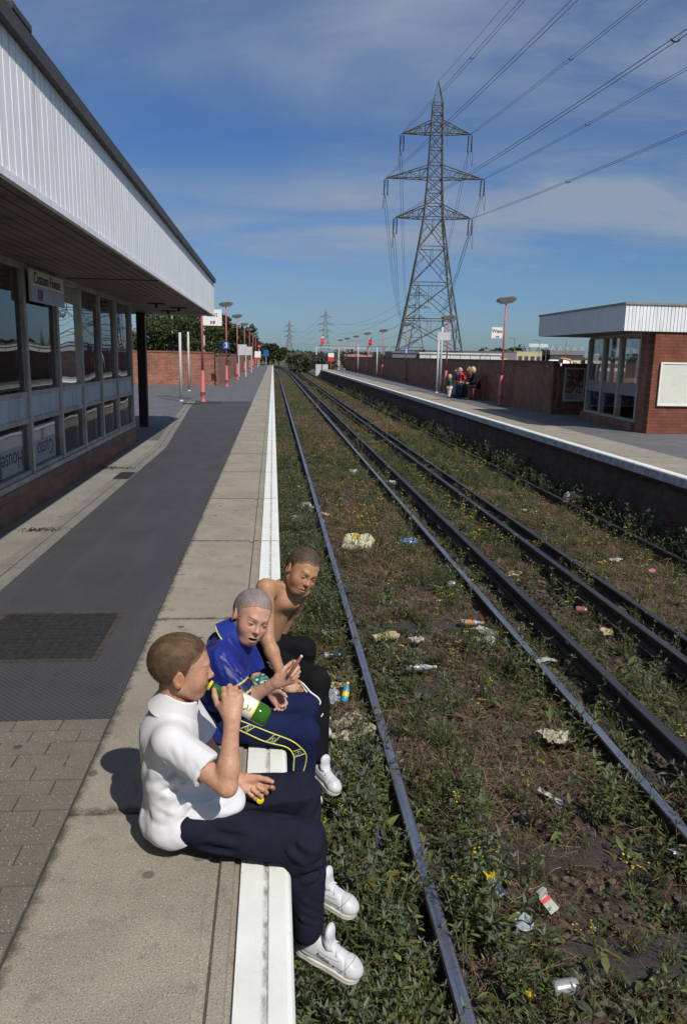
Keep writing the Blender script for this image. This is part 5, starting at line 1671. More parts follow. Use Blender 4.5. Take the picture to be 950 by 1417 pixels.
def strip_on(path, f, r, n=60, lift=.0012):
    """resample a polyline and drop it onto the surface f=0"""
    P = np.array(path, float); s = np.concatenate([[0], np.cumsum(np.linalg.norm(np.diff(P,axis=0),axis=1))])
    # Catmull style smoothing by dense linear + moving average
    t = np.linspace(0, s[-1], n); Q = np.stack([np.interp(t, s, P[:,k]) for k in range(3)],1)
    for _ in range(6): Q[1:-1] = (Q[:-2]+2*Q[1:-1]+Q[2:])/4
    Q = Q.astype(F32)
    for _ in range(14):
        d = f(Q); e = .002
        g = np.stack([(f(Q+A3(*k)*e)-f(Q-A3(*k)*e))/(2*e) for k in ((1,0,0),(0,1,0),(0,0,1))],1); g /= (np.linalg.norm(g,axis=1)[:,None]+1e-9)
        Q = Q - g*np.clip(d-lift, -.02, .02)[:,None]
    for _ in range(3): Q[1:-1] = (Q[:-2]+2*Q[1:-1]+Q[2:])/4
    return [V(tuple(map(float,q))) for q in Q]

def collar_obj(root, base, axis_a, axis_b, r_top, r_bot, fwd, gap_w, m, col, th=.0035, flare=.0):
    a = np.array(axis_a,F32); b = np.array(axis_b,F32); ax = unit3(b-a).astype(F32); L = np.linalg.norm(b-a)
    fw = np.array(fwd,F32); fw = fw - ax*(fw@ax); fw = unit3(fw).astype(F32)
    side = np.cross(ax, fw)
    def f(p):
        q = p-a; t = (q@ax)/L; rad = q - np.outer(q@ax, ax)
        x = rad@fw; y = rad@side
        rr = np.sqrt((x*.93)**2 + y*y)
        tgt = r_bot + (r_top-r_bot)*np.clip(t,0,1)
        d = np.abs(rr - tgt) - th
        # hem falls to collar points at the front
        ang = np.arctan2(np.abs(y), x)
        low = .15 - .45*np.exp(-((ang-.5)/.28)**2)
        d = smax(d, (low - t)*L, .002); d = smax(d, (t-1.0)*L, .002)
        gap = gap_w*(1.25 - .75*np.clip(t,0,1)*0)
        d = np.where(x > 0, smax(d, gap - np.abs(y) - .0*x, .002), d)
        return d*.85
    c = (a+b)/2
    return sdf_obj('collar', f, c-.13, c+.13, .003, m, root, col, base)

# ---------------------------------------------------------------- BOY 1: white polo shirt, drinking
def boy1():
    base = (-.22, 2.36, 0)
    H = Head((-.290,2.352,.612), (.985,.13,-.06), (.05,-.05,1), .95, mouth=.003, squint=.5, skin=(.47,.255,.165), brow=(.17,.1,.055), hair_t=.0038, seed=2, hairline=.006)
    shR, elR, wrR = (-.305,2.215,.41), (-.135,2.115,.325), (-.122,2.185,.508)
    shL, elL, wrL = (-.305,2.505,.41), (-.22,2.54,.20), (-.112,2.425,.158)
    it = [(cap((-.312,2.356,.58),(-.325,2.36,.44),.046,.054),.02),
          (cap((-.33,2.36,.39),(-.29,2.36,.16),.085,.085,(1,0,0),1.15),.04),
          (cap(shR,shL,.040),.04),
          (cap(shR,elR,.038,.031),.02),(cap(elR,lerp3(elR,wrR,.3),.030,.033),.012),(cap(lerp3(elR,wrR,.25),wrR,.033,.0205),.015),
          (cap(shL,elL,.038,.031),.02),(cap(elL,wrL,.035,.022),.015)]
    it += [(g, k) for g, k in hand_items(wrR, (.0,.42,.9), (-1,.1,.1), (.05,-.9,.42), .92, ((62,72,45),(58,72,45),(60,72,45),(62,70,45)), tdir=(-.62,.62,.45), tbend=(25,25))]
    it += [(g, k) for g, k in hand_items(wrL, (.86,-.36,-.36), (.25,.45,.85), (.1,.72,-.62), .95, ((28,42,25),(55,62,40),(62,66,42),(66,66,40)), tdir=(.92,-.25,.12), tbend=(20,15))]
    o, fb = body_mesh('person', base, 'seated boy in a white polo shirt and navy trousers drinking from a green bottle', H, it, (-.47,2.02,.05), (.06,2.66,.76))
    build_head_parts(o, H, ((.058,.033,.018),(.135,.080,.043)), 15000, .007)
    # shirt
    T = union([(cap((-.340,2.36,.375),(-.308,2.36,.13),.090,.108,(0,1,0),.74),.03),
               (cap((-.314,2.232,.416),(-.314,2.488,.416),.051),.05),
               (cap((-.325,2.36,.40),(-.322,2.36,.458),.074,.060),.05),
               (ell((-.305,2.36,.085),(.13,.165,.075)),.04),
               (ell((-.20,2.35,.155),(.085,.135,.060)),.05),
               (ell((-.145,2.29,.165),(.055,.07,.030)),.04)])
    sR = sleeve((-.314,2.232,.412), elR, .66, .055, .056); sL = sleeve((-.312,2.492,.412), elL, .6, .062, .060)
    FO = [((-.225,2.215,.335),(-.385,2.245,.235),.009,.007),((-.235,2.225,.30),(-.37,2.235,.165),.008,.006),((-.20,2.22,.27),(-.31,2.225,.14),.009,.006),
          ((-.43,2.36,.15),(-.22,2.20,.055),.012,.009),((-.43,2.34,.10),(-.24,2.20,.02),.011,.008),((-.40,2.24,.17),(-.15,2.22,.10),.011,.008),
          ((-.26,2.22,.075),(-.13,2.24,.165),.009,.008),((-.30,2.21,.06),(-.17,2.225,.12),.008,.007),((-.22,2.24,.17),(-.10,2.28,.185),.008,.007),((-.25,2.23,.21),(-.15,2.26,.20),.009,.006),
          ((-.30,2.17,.44),(-.24,2.155,.345),.009,.005),((-.25,2.165,.41),(-.21,2.11,.35),.008,.005),((-.34,2.20,.38),(-.27,2.17,.33),.008,.006),
          ((-.40,2.26,.34),(-.43,2.33,.22),.010,.006),((-.19,2.25,.36),(-.17,2.30,.25),.009,.006)]
    neckhole = cap((-.322,2.36,.44),(-.308,2.36,.60),.052,.06)
    def fs(p):
        d = smin(T(p), sR(p), .022); d = smin(d, sL(p), .022)
        # creases
        w = wr(p, (.4,.2,-.5), 9, 3, .010)*np.clip((.42-p[:,2])/.1,0,1) + wr(p, (.9,.25,.3), 11, 9, .008, 2)*np.clip((.24-p[:,2])/.1,0,1)
        w += wr(p, (.5,-.3,-.2), 15, 5, .010, 2)*np.exp(-(((p-A3(-.24,2.19,.38))/.09)**2).sum(1))
        # diagonal drag lines from the armpit
        w += .010*np.sin((p[:,2]*1.0 + p[:,0]*.55 + .3*vnoise(p*6,4)*.3)*70)*np.exp(-(((p-A3(-.24,2.25,.26))/A3(.1,.12,.07))**2).sum(1))
        d = d - w*.8 - folds(p, FO)
        d = smax(d, -(neckhole(p)), .006); d = smax(d, -sR.tun(p), .003); d = smax(d, -sL.tun(p), .003)
        d = smax(d, -(p[:,2]-.018 - .56*np.clip(p[:,0]+.355,0,.25) + .010*vnoise(p*14,2)), .004)
        return d
    sh = sdf_obj('polo_shirt', fs, (-.49,2.08,.01), (-.03,2.66,.53), .0040, M['cotton'], o, (.63,.63,.655), base)
    collar_obj(sh, base, (-.328,2.36,.440), (-.296,2.357,.520), .056, .081, (.9,0,-.45), .016, M['cotton'], (.65,.65,.67))
    # trousers
    hR, kR, aR = (-.21,2.275,.082), (.105,2.195,.072), (.118,2.19,-.235)
    hL, kL, aL = (-.21,2.445,.082), (.098,2.445,.090), (.150,2.385,-.20)
    TR = union([(ell((-.255,2.36,.10),(.125,.165,.10)),.03),(cap(hR,kR,.083,.063),.02),(cap(kR,aR,.061,.050),.03),(cap(hL,kL,.083,.063),.008),(cap(kL,aL,.061,.050),.03)])
    FT = [((.03,2.13,.11),(.11,2.12,.03),.010,.008),((.06,2.13,.13),(.15,2.13,.07),.010,.007),((.07,2.125,.02),(.19,2.14,.03),.009,.007),((.07,2.125,-.03),(.185,2.14,-.01),.009,.006),((.09,2.13,-.08),(.18,2.16,-.16),.009,.006),
          ((-.20,2.20,.15),(-.05,2.17,.13),.011,.008),((-.22,2.19,.10),(-.08,2.17,.085),.010,.008),((-.25,2.20,.05),(-.10,2.17,.045),.010,.007),((.0,2.21,.16),(.09,2.19,.15),.010,.005),((.075,2.13,-.15),(.16,2.15,-.20),.009,.006),((.0,2.4,.175),(.12,2.40,.175),.010,.006)]
    dR = unit3(np.array(aR)-np.array(kR)).astype(F32); dL = unit3(np.array(aL)-np.array(kL)).astype(F32)
    def ft(p):
        d = TR(p)
        d = platform_cut(d, p)
        d = d - wr(p,(1,.1,.1),8,7,.017,2)*np.clip((p[:,2]+.02)/.06,0,1) - wr(p,(.1,.1,1),8,8,.016,2)*np.clip((.02-p[:,2])/.06,0,1)
        d = d - folds(p, FT)
        kn = np.exp(-(((p-A3(.09,2.2,.02))/.08)**2).sum(1)) + np.exp(-(((p-A3(.09,2.44,.03))/.08)**2).sum(1))
        d = d - .008*np.sin((p[:,2]-p[:,0])*85 + 3*vnoise(p*9,3))*kn
        near = np.where(p[:,1] < 2.30, (p-A3(*aR))@dR, (p-A3(*aL))@dL)
        d = smax(d, np.where(p[:,2] < -.05, near-.035, -1), .004)
        return d
    sdf_obj('trousers', ft, (-.42,2.08,-.32), (.26,2.60,.24), .0042, M['twill'], o, lambda v,n: np.array([.014,.015,.027])*(1+.12*fbm(v*30,2,3)[:,None]), base)
    s1, P1, fr, upf = shoe(o, base, (.076,2.232,-.335), (.288,2.128,-.400), (.27,-.12,.95), seed=1)
    # small lettering on the outer side and tongue of the shoe
    x, y, z = fr
    for (a, b_, c, sz, rr) in ((.112,-.0375,.046,.016,None),):
        p = V(P1(a,b_,c)) - V(base); t = text('lettering', 'Reebok', sz, M['sign_black'], p - y*.0035, x*.99+z*-.16, z, s1)
        q = V(P1(a+.042,b_+.000,c-.008)) - V(base); bb = MB(); bb.obox(q - y*.0035, (.007,.003,.006), (0,0,math.atan2(x.y,x.x))); eb = bb.build('emblem', M['sign_red'], s1)
        for ob, lift in ((t, .0026), (eb, .0026)):
            me = ob.data; w = np.array([(ob.matrix_basis @ v_.co)[:] for v_ in me.vertices], F32) + np.array(base, F32)
            for _ in range(8):
                d_ = upf(w); e = .001; g_ = np.stack([(upf(w+A3(*k)*e)-upf(w-A3(*k)*e))/(2*e) for k in ((1,0,0),(0,1,0),(0,0,1))],1); g_ /= np.linalg.norm(g_,axis=1)[:,None]+1e-9
                w = w - g_*(d_-lift)[:,None]
            me.vertices.foreach_set('co', (w-np.array(base,F32)).ravel().astype(F32)); ob.matrix_basis = Matrix.Identity(4); me.update()
    shoe(o, base, (.10,2.435,-.275), (.295,2.32,-.318), (.2,-.1,.95), seed=2)
    # bottle
    r = empty('drink_bottle', (0,0,0)); tag(r, 'green plastic drink bottle with a white label, raised to the boy\'s mouth', 'bottle')
    mo = V((-.206,2.338,.556)); d = V((.86,-.19,-.455)).normalized()
    r.matrix_world = Matrix.Translation(mo) @ d.to_track_quat('Z','Y').to_matrix().to_4x4()
    b = MB(); b.lathe([(.0,.0005),(.0105,.0),(.0115,.003),(.0115,.018),(.016,.021),(.0165,.024),(.0125,.027),(.0135,.038),(.022,.062),(.031,.088),(.0335,.105),(.0335,.108),(.0325,.112),(.0325,.172),(.0335,.176),(.034,.182),(.0335,.205),(.029,.219),(.018,.224),(.012,.219),(0,.218)], 28)
    b.build('bottle_body', M['bottle_green'], r, smooth=True)
    b = MB(); b.lathe([(.0327,.1115),(.0333,.1118),(.0333,.1722),(.0327,.1725)], 36); lb = b.build('label', M['bottle_label'], r, smooth=True)
    b = MB(); b.lathe([(.0329,.110),(.0336,.1105),(.0336,.1145),(.0329,.115)], 36); b.lathe([(.0329,.170),(.0336,.1705),(.0336,.1738),(.0329,.1742)], 36); b.build('label_edge', M['yellow'], lb, smooth=True)
    # green swoosh and orange drop on the label, wrapped round the cylinder on the camera side
    inv = r.matrix_world.inverted() @ V((0,0,1.6)); a0 = math.atan2(inv.y, inv.x)
    def wrap(poly, m_, nm, rad=.03345):
        bb = MB(); vs = [(rad*math.cos(a0+u/rad), rad*math.sin(a0+u/rad), w_) for u, w_ in poly]
        n_ = len(vs)//2; bb.add(vs, [(i,i+1,n_*2-2-i,n_*2-1-i) for i in range(n_-1)]); bb.build(nm, m_, lb)
    up_ = 1
    arc = lambda cu, cw, ra, rb, a1, a2, n_=9: [(cu+ra*math.cos(a1+(a2-a1)*i/n_), cw+ra*math.sin(a1+(a2-a1)*i/n_)) for i in range(n_+1)] + [(cu+rb*math.cos(a2-(a2-a1)*i/n_), cw+rb*math.sin(a2-(a2-a1)*i/n_)) for i in range(n_+1)]
    wrap(arc(.0,.135,.017,.0105,-2.6,.6), M['leafgreen'], 'green_swoosh'); wrap(arc(.002,.139,.011,.007,.3,2.9), M['leafgreen'], 'green_swoosh')
    wrap(arc(.004,.153,.009,.003,-1.2,2.6), M['label_orange'], 'orange_drop')
    b = MB(); b.lathe([(.0155,.0035),(.0165,.004),(.0165,.012),(.0155,.0125)], 20); b.build('neck_ring', M['yellow'], r, smooth=True)
    # bottle cap in the left hand
    b = MB(); b.lathe([(0,0),(.0125,0),(.014,.002),(.014,.013),(.012,.0155),(0,.0155)], 24); cp = b.build('bottle_cap', M['cap_yellow'], smooth=True)
    cp.location = (-.045,2.372,.120); cp.rotation_euler = (R(75),R(10),R(20)); tag(cp, 'yellow bottle cap held between the fingers of the boy in white', 'bottle cap')
    return o
def clear_green():
    m, t, p = base_mat('green_plastic')
    p.inputs['Base Color'].default_value = (.045,.20,.02,1); p.inputs['Roughness'].default_value = .08
    p.inputs['Transmission Weight'].default_value = .45; p.inputs['IOR'].default_value = 1.4
    n = t.noise(t.coords('Object'), 40, 2, .5); t.link(t.bump(n, .08, .003), p.inputs['Normal'])
    return m
M['bottle_green'] = clear_green()
M['bottle_label'] = mat('bottle_label', (.72,.74,.66), .35, .08, 30, bump=0, stain=(.62,.6,.2), stain_scale=30)
M['leafgreen'] = mat('label_green', (.05,.28,.1), .4, bump=0); M['label_orange'] = mat('label_orange', (.7,.36,.1), .4, bump=0)
M['cap_yellow'] = mat('cap_yellow', (.75,.6,.02), .35, .05, bump=0)
boy1()

# ---------------------------------------------------------------- BOY 2: shaved head, blue football shirt
def boy2():
    base = (-.17, 3.08, 0)
    H = Head((-.085,3.075,.528), (.34,-.92,-.10), (.36,.0,.93), .965, mouth=.006, squint=.68, skin=(.49,.275,.20), brow=(.13,.075,.05), hair_t=.0018, seed=5, lip=(.42,.15,.13), slim=.96, hairline=.010)
    shR, elR, wrR = (-.205,2.93,.385), (-.115,2.885,.235), (.015,2.825,.34)
    shL, elL, wrL = (-.165,3.235,.375), (-.095,3.235,.20), (-.01,3.095,.185)
    it = [(cap((-.105,3.085,.46),(-.165,3.09,.39),.046,.055),.02),
          (cap((-.19,3.09,.35),(-.19,3.09,.15),.08,.08,(1,0,0),1.15),.04),(cap(shR,shL,.038),.04),
          (cap(shR,elR,.037,.030),.02),(cap(elR,lerp3(elR,wrR,.3),.029,.031),.012),(cap(lerp3(elR,wrR,.25),wrR,.031,.0195),.015),
          (cap(shL,elL,.041,.034),.02),(cap(elL,wrL,.034,.022),.015)]
    it += [(g,k) for g,k in hand_items(wrR, (.85,-.25,.45), (-.35,-.1,.9), (.25,-.93,-.05), .9, ((45,55,35),(52,58,38),(56,60,38),(60,60,40)), tdir=(.62,.35,.62), tbend=(25,30))]
    it += [(g,k) for g,k in hand_items(wrL, (.62,-.55,-.5), (.35,-.35,.85), (.5,.75,-.1), .88, ((30,40,25),(35,45,30),(40,50,30),(45,50,30)))]
    o, fb = body_mesh('person', base, 'seated boy with shaved head wearing a shiny blue football shirt', H, it, (-.36,2.70,.05), (.18,3.36,.68))
    build_head_parts(o, H, ((.17,.14,.138),(.27,.22,.21)), 0)
    T = union([(cap((-.197,3.09,.345),(-.209,3.09,.12),.088,.100,(0,1,0),.72),.03),(cap((-.205,2.95,.393),(-.168,3.22,.384),.051),.05),
               (cap((-.185,3.09,.37),(-.155,3.088,.425),.075,.062),.05),(ell((-.21,3.09,.075),(.12,.165,.075)),.04)])
    sR = sleeve((-.208,2.945,.385), elR, .88, .060, .064); sL = sleeve((-.168,3.225,.378), elL, .88, .064, .066)
    FO = [((-.22,2.90,.40),(-.16,2.85,.30),.008,.007),((-.19,2.89,.42),(-.12,2.86,.33),.007,.006),((-.24,2.91,.36),(-.20,2.86,.28),.008,.007),((-.27,2.97,.36),(-.25,2.95,.18),.009,.008),
          ((-.12,2.97,.38),(-.13,2.98,.18),.008,.007),((-.10,3.03,.36),(-.12,3.02,.2),.008,.007),((-.26,2.95,.12),(-.14,2.95,.07),.009,.008),((-.25,2.95,.20),(-.13,2.96,.13),.008,.007),((-.22,2.93,.06),(-.10,2.96,.14),.008,.007)]
    nh = cap((-.165,3.088,.395),(-.07,3.075,.56),.050,.06)
    def fs(p):
        d = smin(T(p), sR(p), .022); d = smin(d, sL(p), .022)
        w = wr(p,(.35,-.15,-.85),12,13,.026)+ wr(p,(.8,-.1,.5),18,14,.014)*np.clip((.28-p[:,2])/.1,0,1) + wr(p,(.6,-.2,-.4),18,15,.018)*np.exp(-(((p-A3(-.17,2.9,.33))/.11)**2).sum(1))
        d = d - w*.8 - folds(p, FO)
        d = smax(d, -nh(p), .006); d = smax(d, -sR.tun(p), .003); d = smax(d, -sL.tun(p), .003)
        d = platform_cut(d, p)
        return smax(d, -(p[:,2]-.012), .004)
    blue = np.array([.009,.020,.19])
    def cs(v, n):
        c = np.tile(blue,(len(v),1))*(1+.25*fbm(v*12,3,8)[:,None])
        # darker band with yellow lines at the sleeve end
        e = np.array(elR)*.88+np.array(shR)*.12; dd = unit3(np.array(elR)-np.array(shR)); s = (v-e)@dd; rr = np.linalg.norm(v-e-np.outer(s,dd),axis=1)
        m = (s > -.055) & (s < .03) & (rr < .085); c[m] = [.008,.012,.07]
        y = m & ((np.abs(s+.052) < .0035) | (np.abs(s+.008) < .0035)); c[y] = [.5,.5,.08]
        return c
    sh = sdf_obj('football_shirt', fs, (-.36,2.80,.0), (.0,3.36,.49), .0040, M['satin'], o, cs, base)
    cl = collar_obj(sh, base, (-.186,3.092,.405), (-.118,3.086,.470), .060, .088, (.75,-.25,-.4), .014, M['satin'], lambda v,n: np.tile(np.array([.014,.035,.27]),(len(v),1)))
    # yellow edge of the collar
    a = np.array((-.186,3.092,.405)); axv = unit3(np.array((-.118,3.086,.470))-a); fw = unit3(np.array((.75,-.25,-.4)) - axv*np.dot((.75,-.25,-.4),axv)); sd_ = np.cross(axv, fw)
    b = MB(); Lc = .096; pts = []
    for i in range(40):
        th = -2.7+5.4*i/39
        if abs(th) < .28: continue
        low = .15 - .45*math.exp(-((abs(th)-.5)/.28)**2); t_ = low+.05; rr = .0905 + (.060-.0905)*max(0,min(1,t_))
        q = a + axv*Lc*t_ + (fw*math.cos(th)/.93 + sd_*math.sin(th))*(rr+.003)
        pts.append(V(tuple(q)) - V(base))
    h_ = len(pts)//2
    for seg in (pts[:h_], pts[h_:]): b.tube(seg, .0032, 6)
    b.build('collar_trim', M['trim_yellow'], cl, smooth=True)
    # trousers
    hR, kR, aR = (-.16,2.995,.08), (.130,2.945,.062), (.120,2.94,-.26)
    hL, kL, aL = (-.16,3.175,.075), (.140,3.165,.060), (.138,3.16,-.25)
    TR = union([(ell((-.20,3.085,.095),(.12,.165,.095)),.03),(cap(hR,kR,.080,.061),.015),(cap(kR,aR,.060,.052),.03),(cap(hL,kL,.078,.060),.006),(cap(kL,aL,.059,.051),.03)])
    def ft(p):
        d = platform_cut(TR(p), p)
        d = d - wr(p,(1,.1,.1),8,27,.015,2)*np.clip((p[:,2]+.02)/.06,0,1) - wr(p,(.1,.1,1),8,28,.015,2)*np.clip((.02-p[:,2])/.06,0,1)
        return smax(d, -.285-p[:,2], .004)
    navy = np.array([.011,.016,.055])
    tr = sdf_obj('tracksuit_trousers', ft, (-.36,2.86,-.30), (.26,3.34,.22), .0042, M['twill'], o, lambda v,n: navy*(1+.15*fbm(v*30,2,3)[:,None]), base)
    off = V(base)
    def pipe(path, r, m_, nm, n=50):
        b = MB(); b.tube([q-off for q in strip_on(path, ft, r, n)], r, 6); b.build(nm, m_, tr, smooth=True)
    Y = 2.87
    pipe([(-.177,Y,.199),(-.138,Y,.176),(-.085,Y,.14),(.012,Y,.087),(.095,Y,.047),(.138,Y,.003),(.149,Y,-.026),(.139,Y,-.071),(.12,Y,-.116),(.105,Y,-.2)], .0026, M['trim_yellow'], 'piping', 90)
    pipe([(-.175,Y,.133),(-.136,Y,.105),(-.031,Y,.031),(.04,Y,.008),(.072,Y,-.012),(.072,Y,-.05),(.069,Y,-.10),(.064,Y,-.2)], .0026, M['trim_yellow'], 'piping', 90)
    for a_, c_ in (((-.091,Y,.147),(-.132,Y,.116)),((-.071,Y,.133),(-.112,Y,.093)),((.01,Y,.09),(-.031,Y,.034)),((.031,Y,.08),(-.007,Y,.017)),((.122,Y,.023),(.073,Y,.002)),((.14,Y,-.003),(.074,Y,-.021)),((.123,Y,-.09),(.07,Y,-.092)),((.117,Y,-.109),(.068,Y,-.111))):
        pipe([a_, lerp3(a_,c_,.5), c_], .0019, M['trim_yellow'], 'piping', 14)
    for cx_, cz_, ang in ((-.102,.121,-.6),(-.001,.052,-.7),(.103,-.003,-1.3),(.094,-.101,-1.57)):
        ring = [(cx_+.010*math.cos(t)*math.cos(ang)-.019*math.sin(t)*math.sin(ang), Y, cz_+.010*math.cos(t)*math.sin(ang)+.019*math.sin(t)*math.cos(ang)) for t in np.linspace(0,6.4,20)]
        pipe(ring, .0014, M['trim_grey'], 'emblem', 30)
        pipe([(cx_-.005,Y,cz_-.010),(cx_+.004,Y,cz_+.002),(cx_-.001,Y,cz_+.010)], .0015, M['trim_yellow'], 'emblem', 10)
    shoe(o, base, (.07,2.955,-.335), (.20,2.90,-.405), (.5,-.1,.85), seed=3)
    shoe(o, base, (.09,3.15,-.325), (.22,3.14,-.40), (.5,-.05,.85), seed=4)
    # patterned band on the left wrist
    w0, w1 = np.array(elL), np.array(wrL); dd = unit3(w1-w0); c0 = w0+(w1-w0)*.52
    bf = cap(tuple(c0-dd*.012), tuple(c0+dd*.055), .0385, .032)
    def fbnd(p):
        s = (p-c0.astype(F32))@dd.astype(F32); return smax(smax(bf(p) + .002*fbm(p*70,2,3), s-.058, .003), -(s+.012), .003)
    pal = np.array([[.7,.72,.72],[.03,.05,.2],[.05,.3,.06],[.6,.6,.62],[.02,.02,.03]])
    def cb_(v,n): k = (fbm(v*46,2,6)*2.2+2.4).astype(int).clip(0,4); return pal[k]
    sdf_obj('wrist_band', fbnd, c0-.11, c0+.11, .003, M['cotton'], o, cb_, base)
    # brown stick held up in the right hand
    r = empty('cigar', (.068,2.792,.392)); tag(r, 'thin brown cigar with pale tip held by the boy in blue', 'cigar')
    d = V((.52,-.05,.85)).normalized(); r.rotation_euler = d.to_track_quat('Z','Y').to_euler()
    b = MB(); b.lathe([(0,-.02),(.0062,-.02),(.0066,0),(.0062,.078),(0,.078)], 14); b.build('wrapper', M['cigar'], r, smooth=True)
    b = MB(); b.lathe([(0,.0785),(.0060,.0782),(.0058,.085),(.003,.088),(0,.088)], 12); b.build('tip', M['ash'], r, smooth=True)
    return o
M['cigar'] = mat('cigar_brown', (.2,.075,.03), .6, .2, 60); M['ash'] = mat('pale_ash', (.62,.58,.48), .9)
boy2()

# ---------------------------------------------------------------- BOY 3: bare chested, black tracksuit bottoms
def boy3():
    base = (-.06, 3.78, 0)
    H = Head((.148,3.675,.553), (.36,-.90,-.20), (.42,.02,.90), .97, mouth=.001, squint=.62, skin=(.40,.215,.125), brow=(.06,.035,.02), hair_t=.0036, seed=8, hairline=.006, lip=(.33,.12,.09))
    shR, elR, wrR = (-.032,3.615,.482), (-.022,3.50,.255), (.052,3.425,.085)
    shL, elL, wrL = (.150,3.87,.395), (.115,4.0,.22), (.045,4.04,.07)
    fw = (.82,-.56,0)
    it = [(cap((.125,3.69,.50),(.075,3.735,.42),.046,.054),.025),
          (cap((.035,3.745,.375),(-.045,3.79,.13),.100,.092,fw,1.45),.05),
          (cap(shR,(.04,3.72,.43),.044,.05),.04),(cap(shL,(.07,3.75,.40),.042,.05),.04),
          (cap((.005,3.63,.505),(.088,3.695,.455),.010),.02),(cap((.14,3.82,.43),(.105,3.735,.445),.010),.02),(ell((.06,3.69,.39),(.045,.05,.04)),.05),(ell((.10,3.745,.375),(.04,.05,.04)),.05),
          (cap(shR,elR,.039,.031),.03),(cap(elR,lerp3(elR,wrR,.3),.031,.033),.012),(cap(lerp3(elR,wrR,.25),wrR,.033,.021),.015),
          (cap(shL,elL,.039,.031),.03),(cap(elL,wrL,.031,.021),.015)]
    it += [(g,k) for g,k in hand_items(wrR, (.72,-.32,-.55), (.5,.35,.75), (.35,-.85,.45), .93, ((45,55,35),(48,58,35),(50,58,35),(52,58,35)))]
    it += [(g,k) for g,k in hand_items(wrL, (.0,.62,-.72), (.8,.5,.2), (.2,.72,.62), .92, ((-35,10,5),)*4)]
    def nip(v, c):
        for q in ((.098,3.655,.34),(.15,3.735,.33)):
            m = np.exp(-(((v-A3(*q))/.016)**2).sum(1))[:,None]*.5; c = c*(1-m)+np.array([.28,.11,.08])*m
        return c
    o, fb = body_mesh('person', base, 'bare chested boy in black tracksuit bottoms leaning forward beyond the boy in blue', H, it, (-.22,3.24,.0), (.30,4.18,.70), skin_extra=nip)
    build_head_parts(o, H, ((.045,.030,.021),(.10,.068,.045)), 11000, .006)
    hR, kR, aR = (-.05,3.67,.085), (.208,3.475,.055), (.215,3.40,-.29)
    hL, kL, aL = (-.05,3.875,.085), (.155,3.83,.078), (.17,3.83,-.27)
    TR = union([(ell((-.075,3.785,.095),(.125,.17,.095)),.03),(cap(hR,kR,.081,.063),.02),(cap(kR,aR,.062,.053),.03),(cap(hL,kL,.081,.063),.008),(cap(kL,aL,.062,.053),.03)])
    def ft(p):
        d = platform_cut(TR(p), p)
        d = d - wr(p,(.8,-.5,.1),8,37,.017,2)*np.clip((p[:,2]+.02)/.06,0,1) - wr(p,(.1,.1,1),8,38,.016,2)*np.clip((.02-p[:,2])/.06,0,1)
        return smax(d, -.325-p[:,2], .004)
    tr = sdf_obj('tracksuit_trousers', ft, (-.26,3.28,-.34), (.36,4.02,.24), .0045, M['twill'], o, lambda v,n: np.array([.009,.009,.011])*(1+.15*fbm(v*30,2,3)[:,None]), base)
    off = V(base)
    def pipe(path, r, m_, nm, n=60):
        b = MB(); b.tube([q-off for q in strip_on(path, ft, r, n)], r, 6); b.build(nm, m_, tr, smooth=True)
    Y = 3.40
    pipe([(-.117,Y,.207),(-.08,Y,.182),(-.036,Y,.152),(.08,Y,.084),(.166,Y,.035),(.214,Y,.008),(.232,Y,-.019),(.225,Y,-.037),(.167,Y,-.043),(.135,Y,-.045)], .0042, M['trim_white'], 'side_stripe', 90)
    pipe([(-.114,Y,.168),(-.056,Y,.134),(.063,Y,.077),(.142,Y,.028),(.201,Y,-.007),(.208,Y,-.04)], .0042, M['trim_white'], 'side_stripe', 70)
    pipe([(.235,3.37,-.085),(.252,3.37,-.070)], .003, M['trim_white'], 'side_stripe', 8)
    shoe(o, base, (.185,3.43,-.372), (.305,3.245,-.425), (.2,-.2,.95), seed=5)
    shoe(o, base, (.14,3.85,-.345), (.31,3.80,-.42), (.3,-.1,.95), seed=6)
    return o
boy3()
# ================================================================ PLANTS ON THE TRACK
M['weed'] = attr_mat('weed_leaf', .5, .35, trans=.33)
M['dry'] = attr_mat('dry_stems', .8, .2)
M['petal'] = attr_mat('petal', .6, .3, trans=.15)

def leaf_geo(L, W, fold=.25, droop=.5):
    """one lanceolate leaf along +x, 7 verts, 6 tris"""
    v = np.array([[0,0,0],[.35*L,W*.5,fold*W*.5],[.35*L,0,0],[.35*L,-W*.5,fold*W*.5],[.72*L,W*.36,fold*W*.3],[.72*L,0,0],[.72*L,-W*.36,fold*W*.3],[L,0,0]], np.float32)
    v[:,2] -= droop*(v[:,0]/L)**2*L*.5
    f = np.array([[0,2,1],[0,3,2],[1,2,5],[1,5,4],[2,3,6],[2,6,5],[4,5,7],[5,6,7]])
    return v, f
def rot_np(yaw, pitch, roll=0):
    cy, sy, cp, sp, cr, sr = math.cos(yaw), math.sin(yaw), math.cos(pitch), math.sin(pitch), math.cos(roll), math.sin(roll)
    Rz = np.array([[cy,-sy,0],[sy,cy,0],[0,0,1]]); Ry = np.array([[cp,0,-sp],[0,1,0],[sp,0,cp]]); Rx = np.array([[1,0,0],[0,cr,-sr],[0,sr,cr]])
    return Rz@Ry@Rx
class Acc:
    def __init__(s): s.v=[]; s.f=[]; s.c=[]; s.n=0
    def add(s, v, f, c):
        s.v.append(v); s.f.append(np.asarray(f)+s.n); s.c.append(np.broadcast_to(np.asarray(c,np.float32),(len(v),3))); s.n += len(v)
    def get(s): return np.concatenate(s.v), np.concatenate(s.f), np.concatenate(s.c)
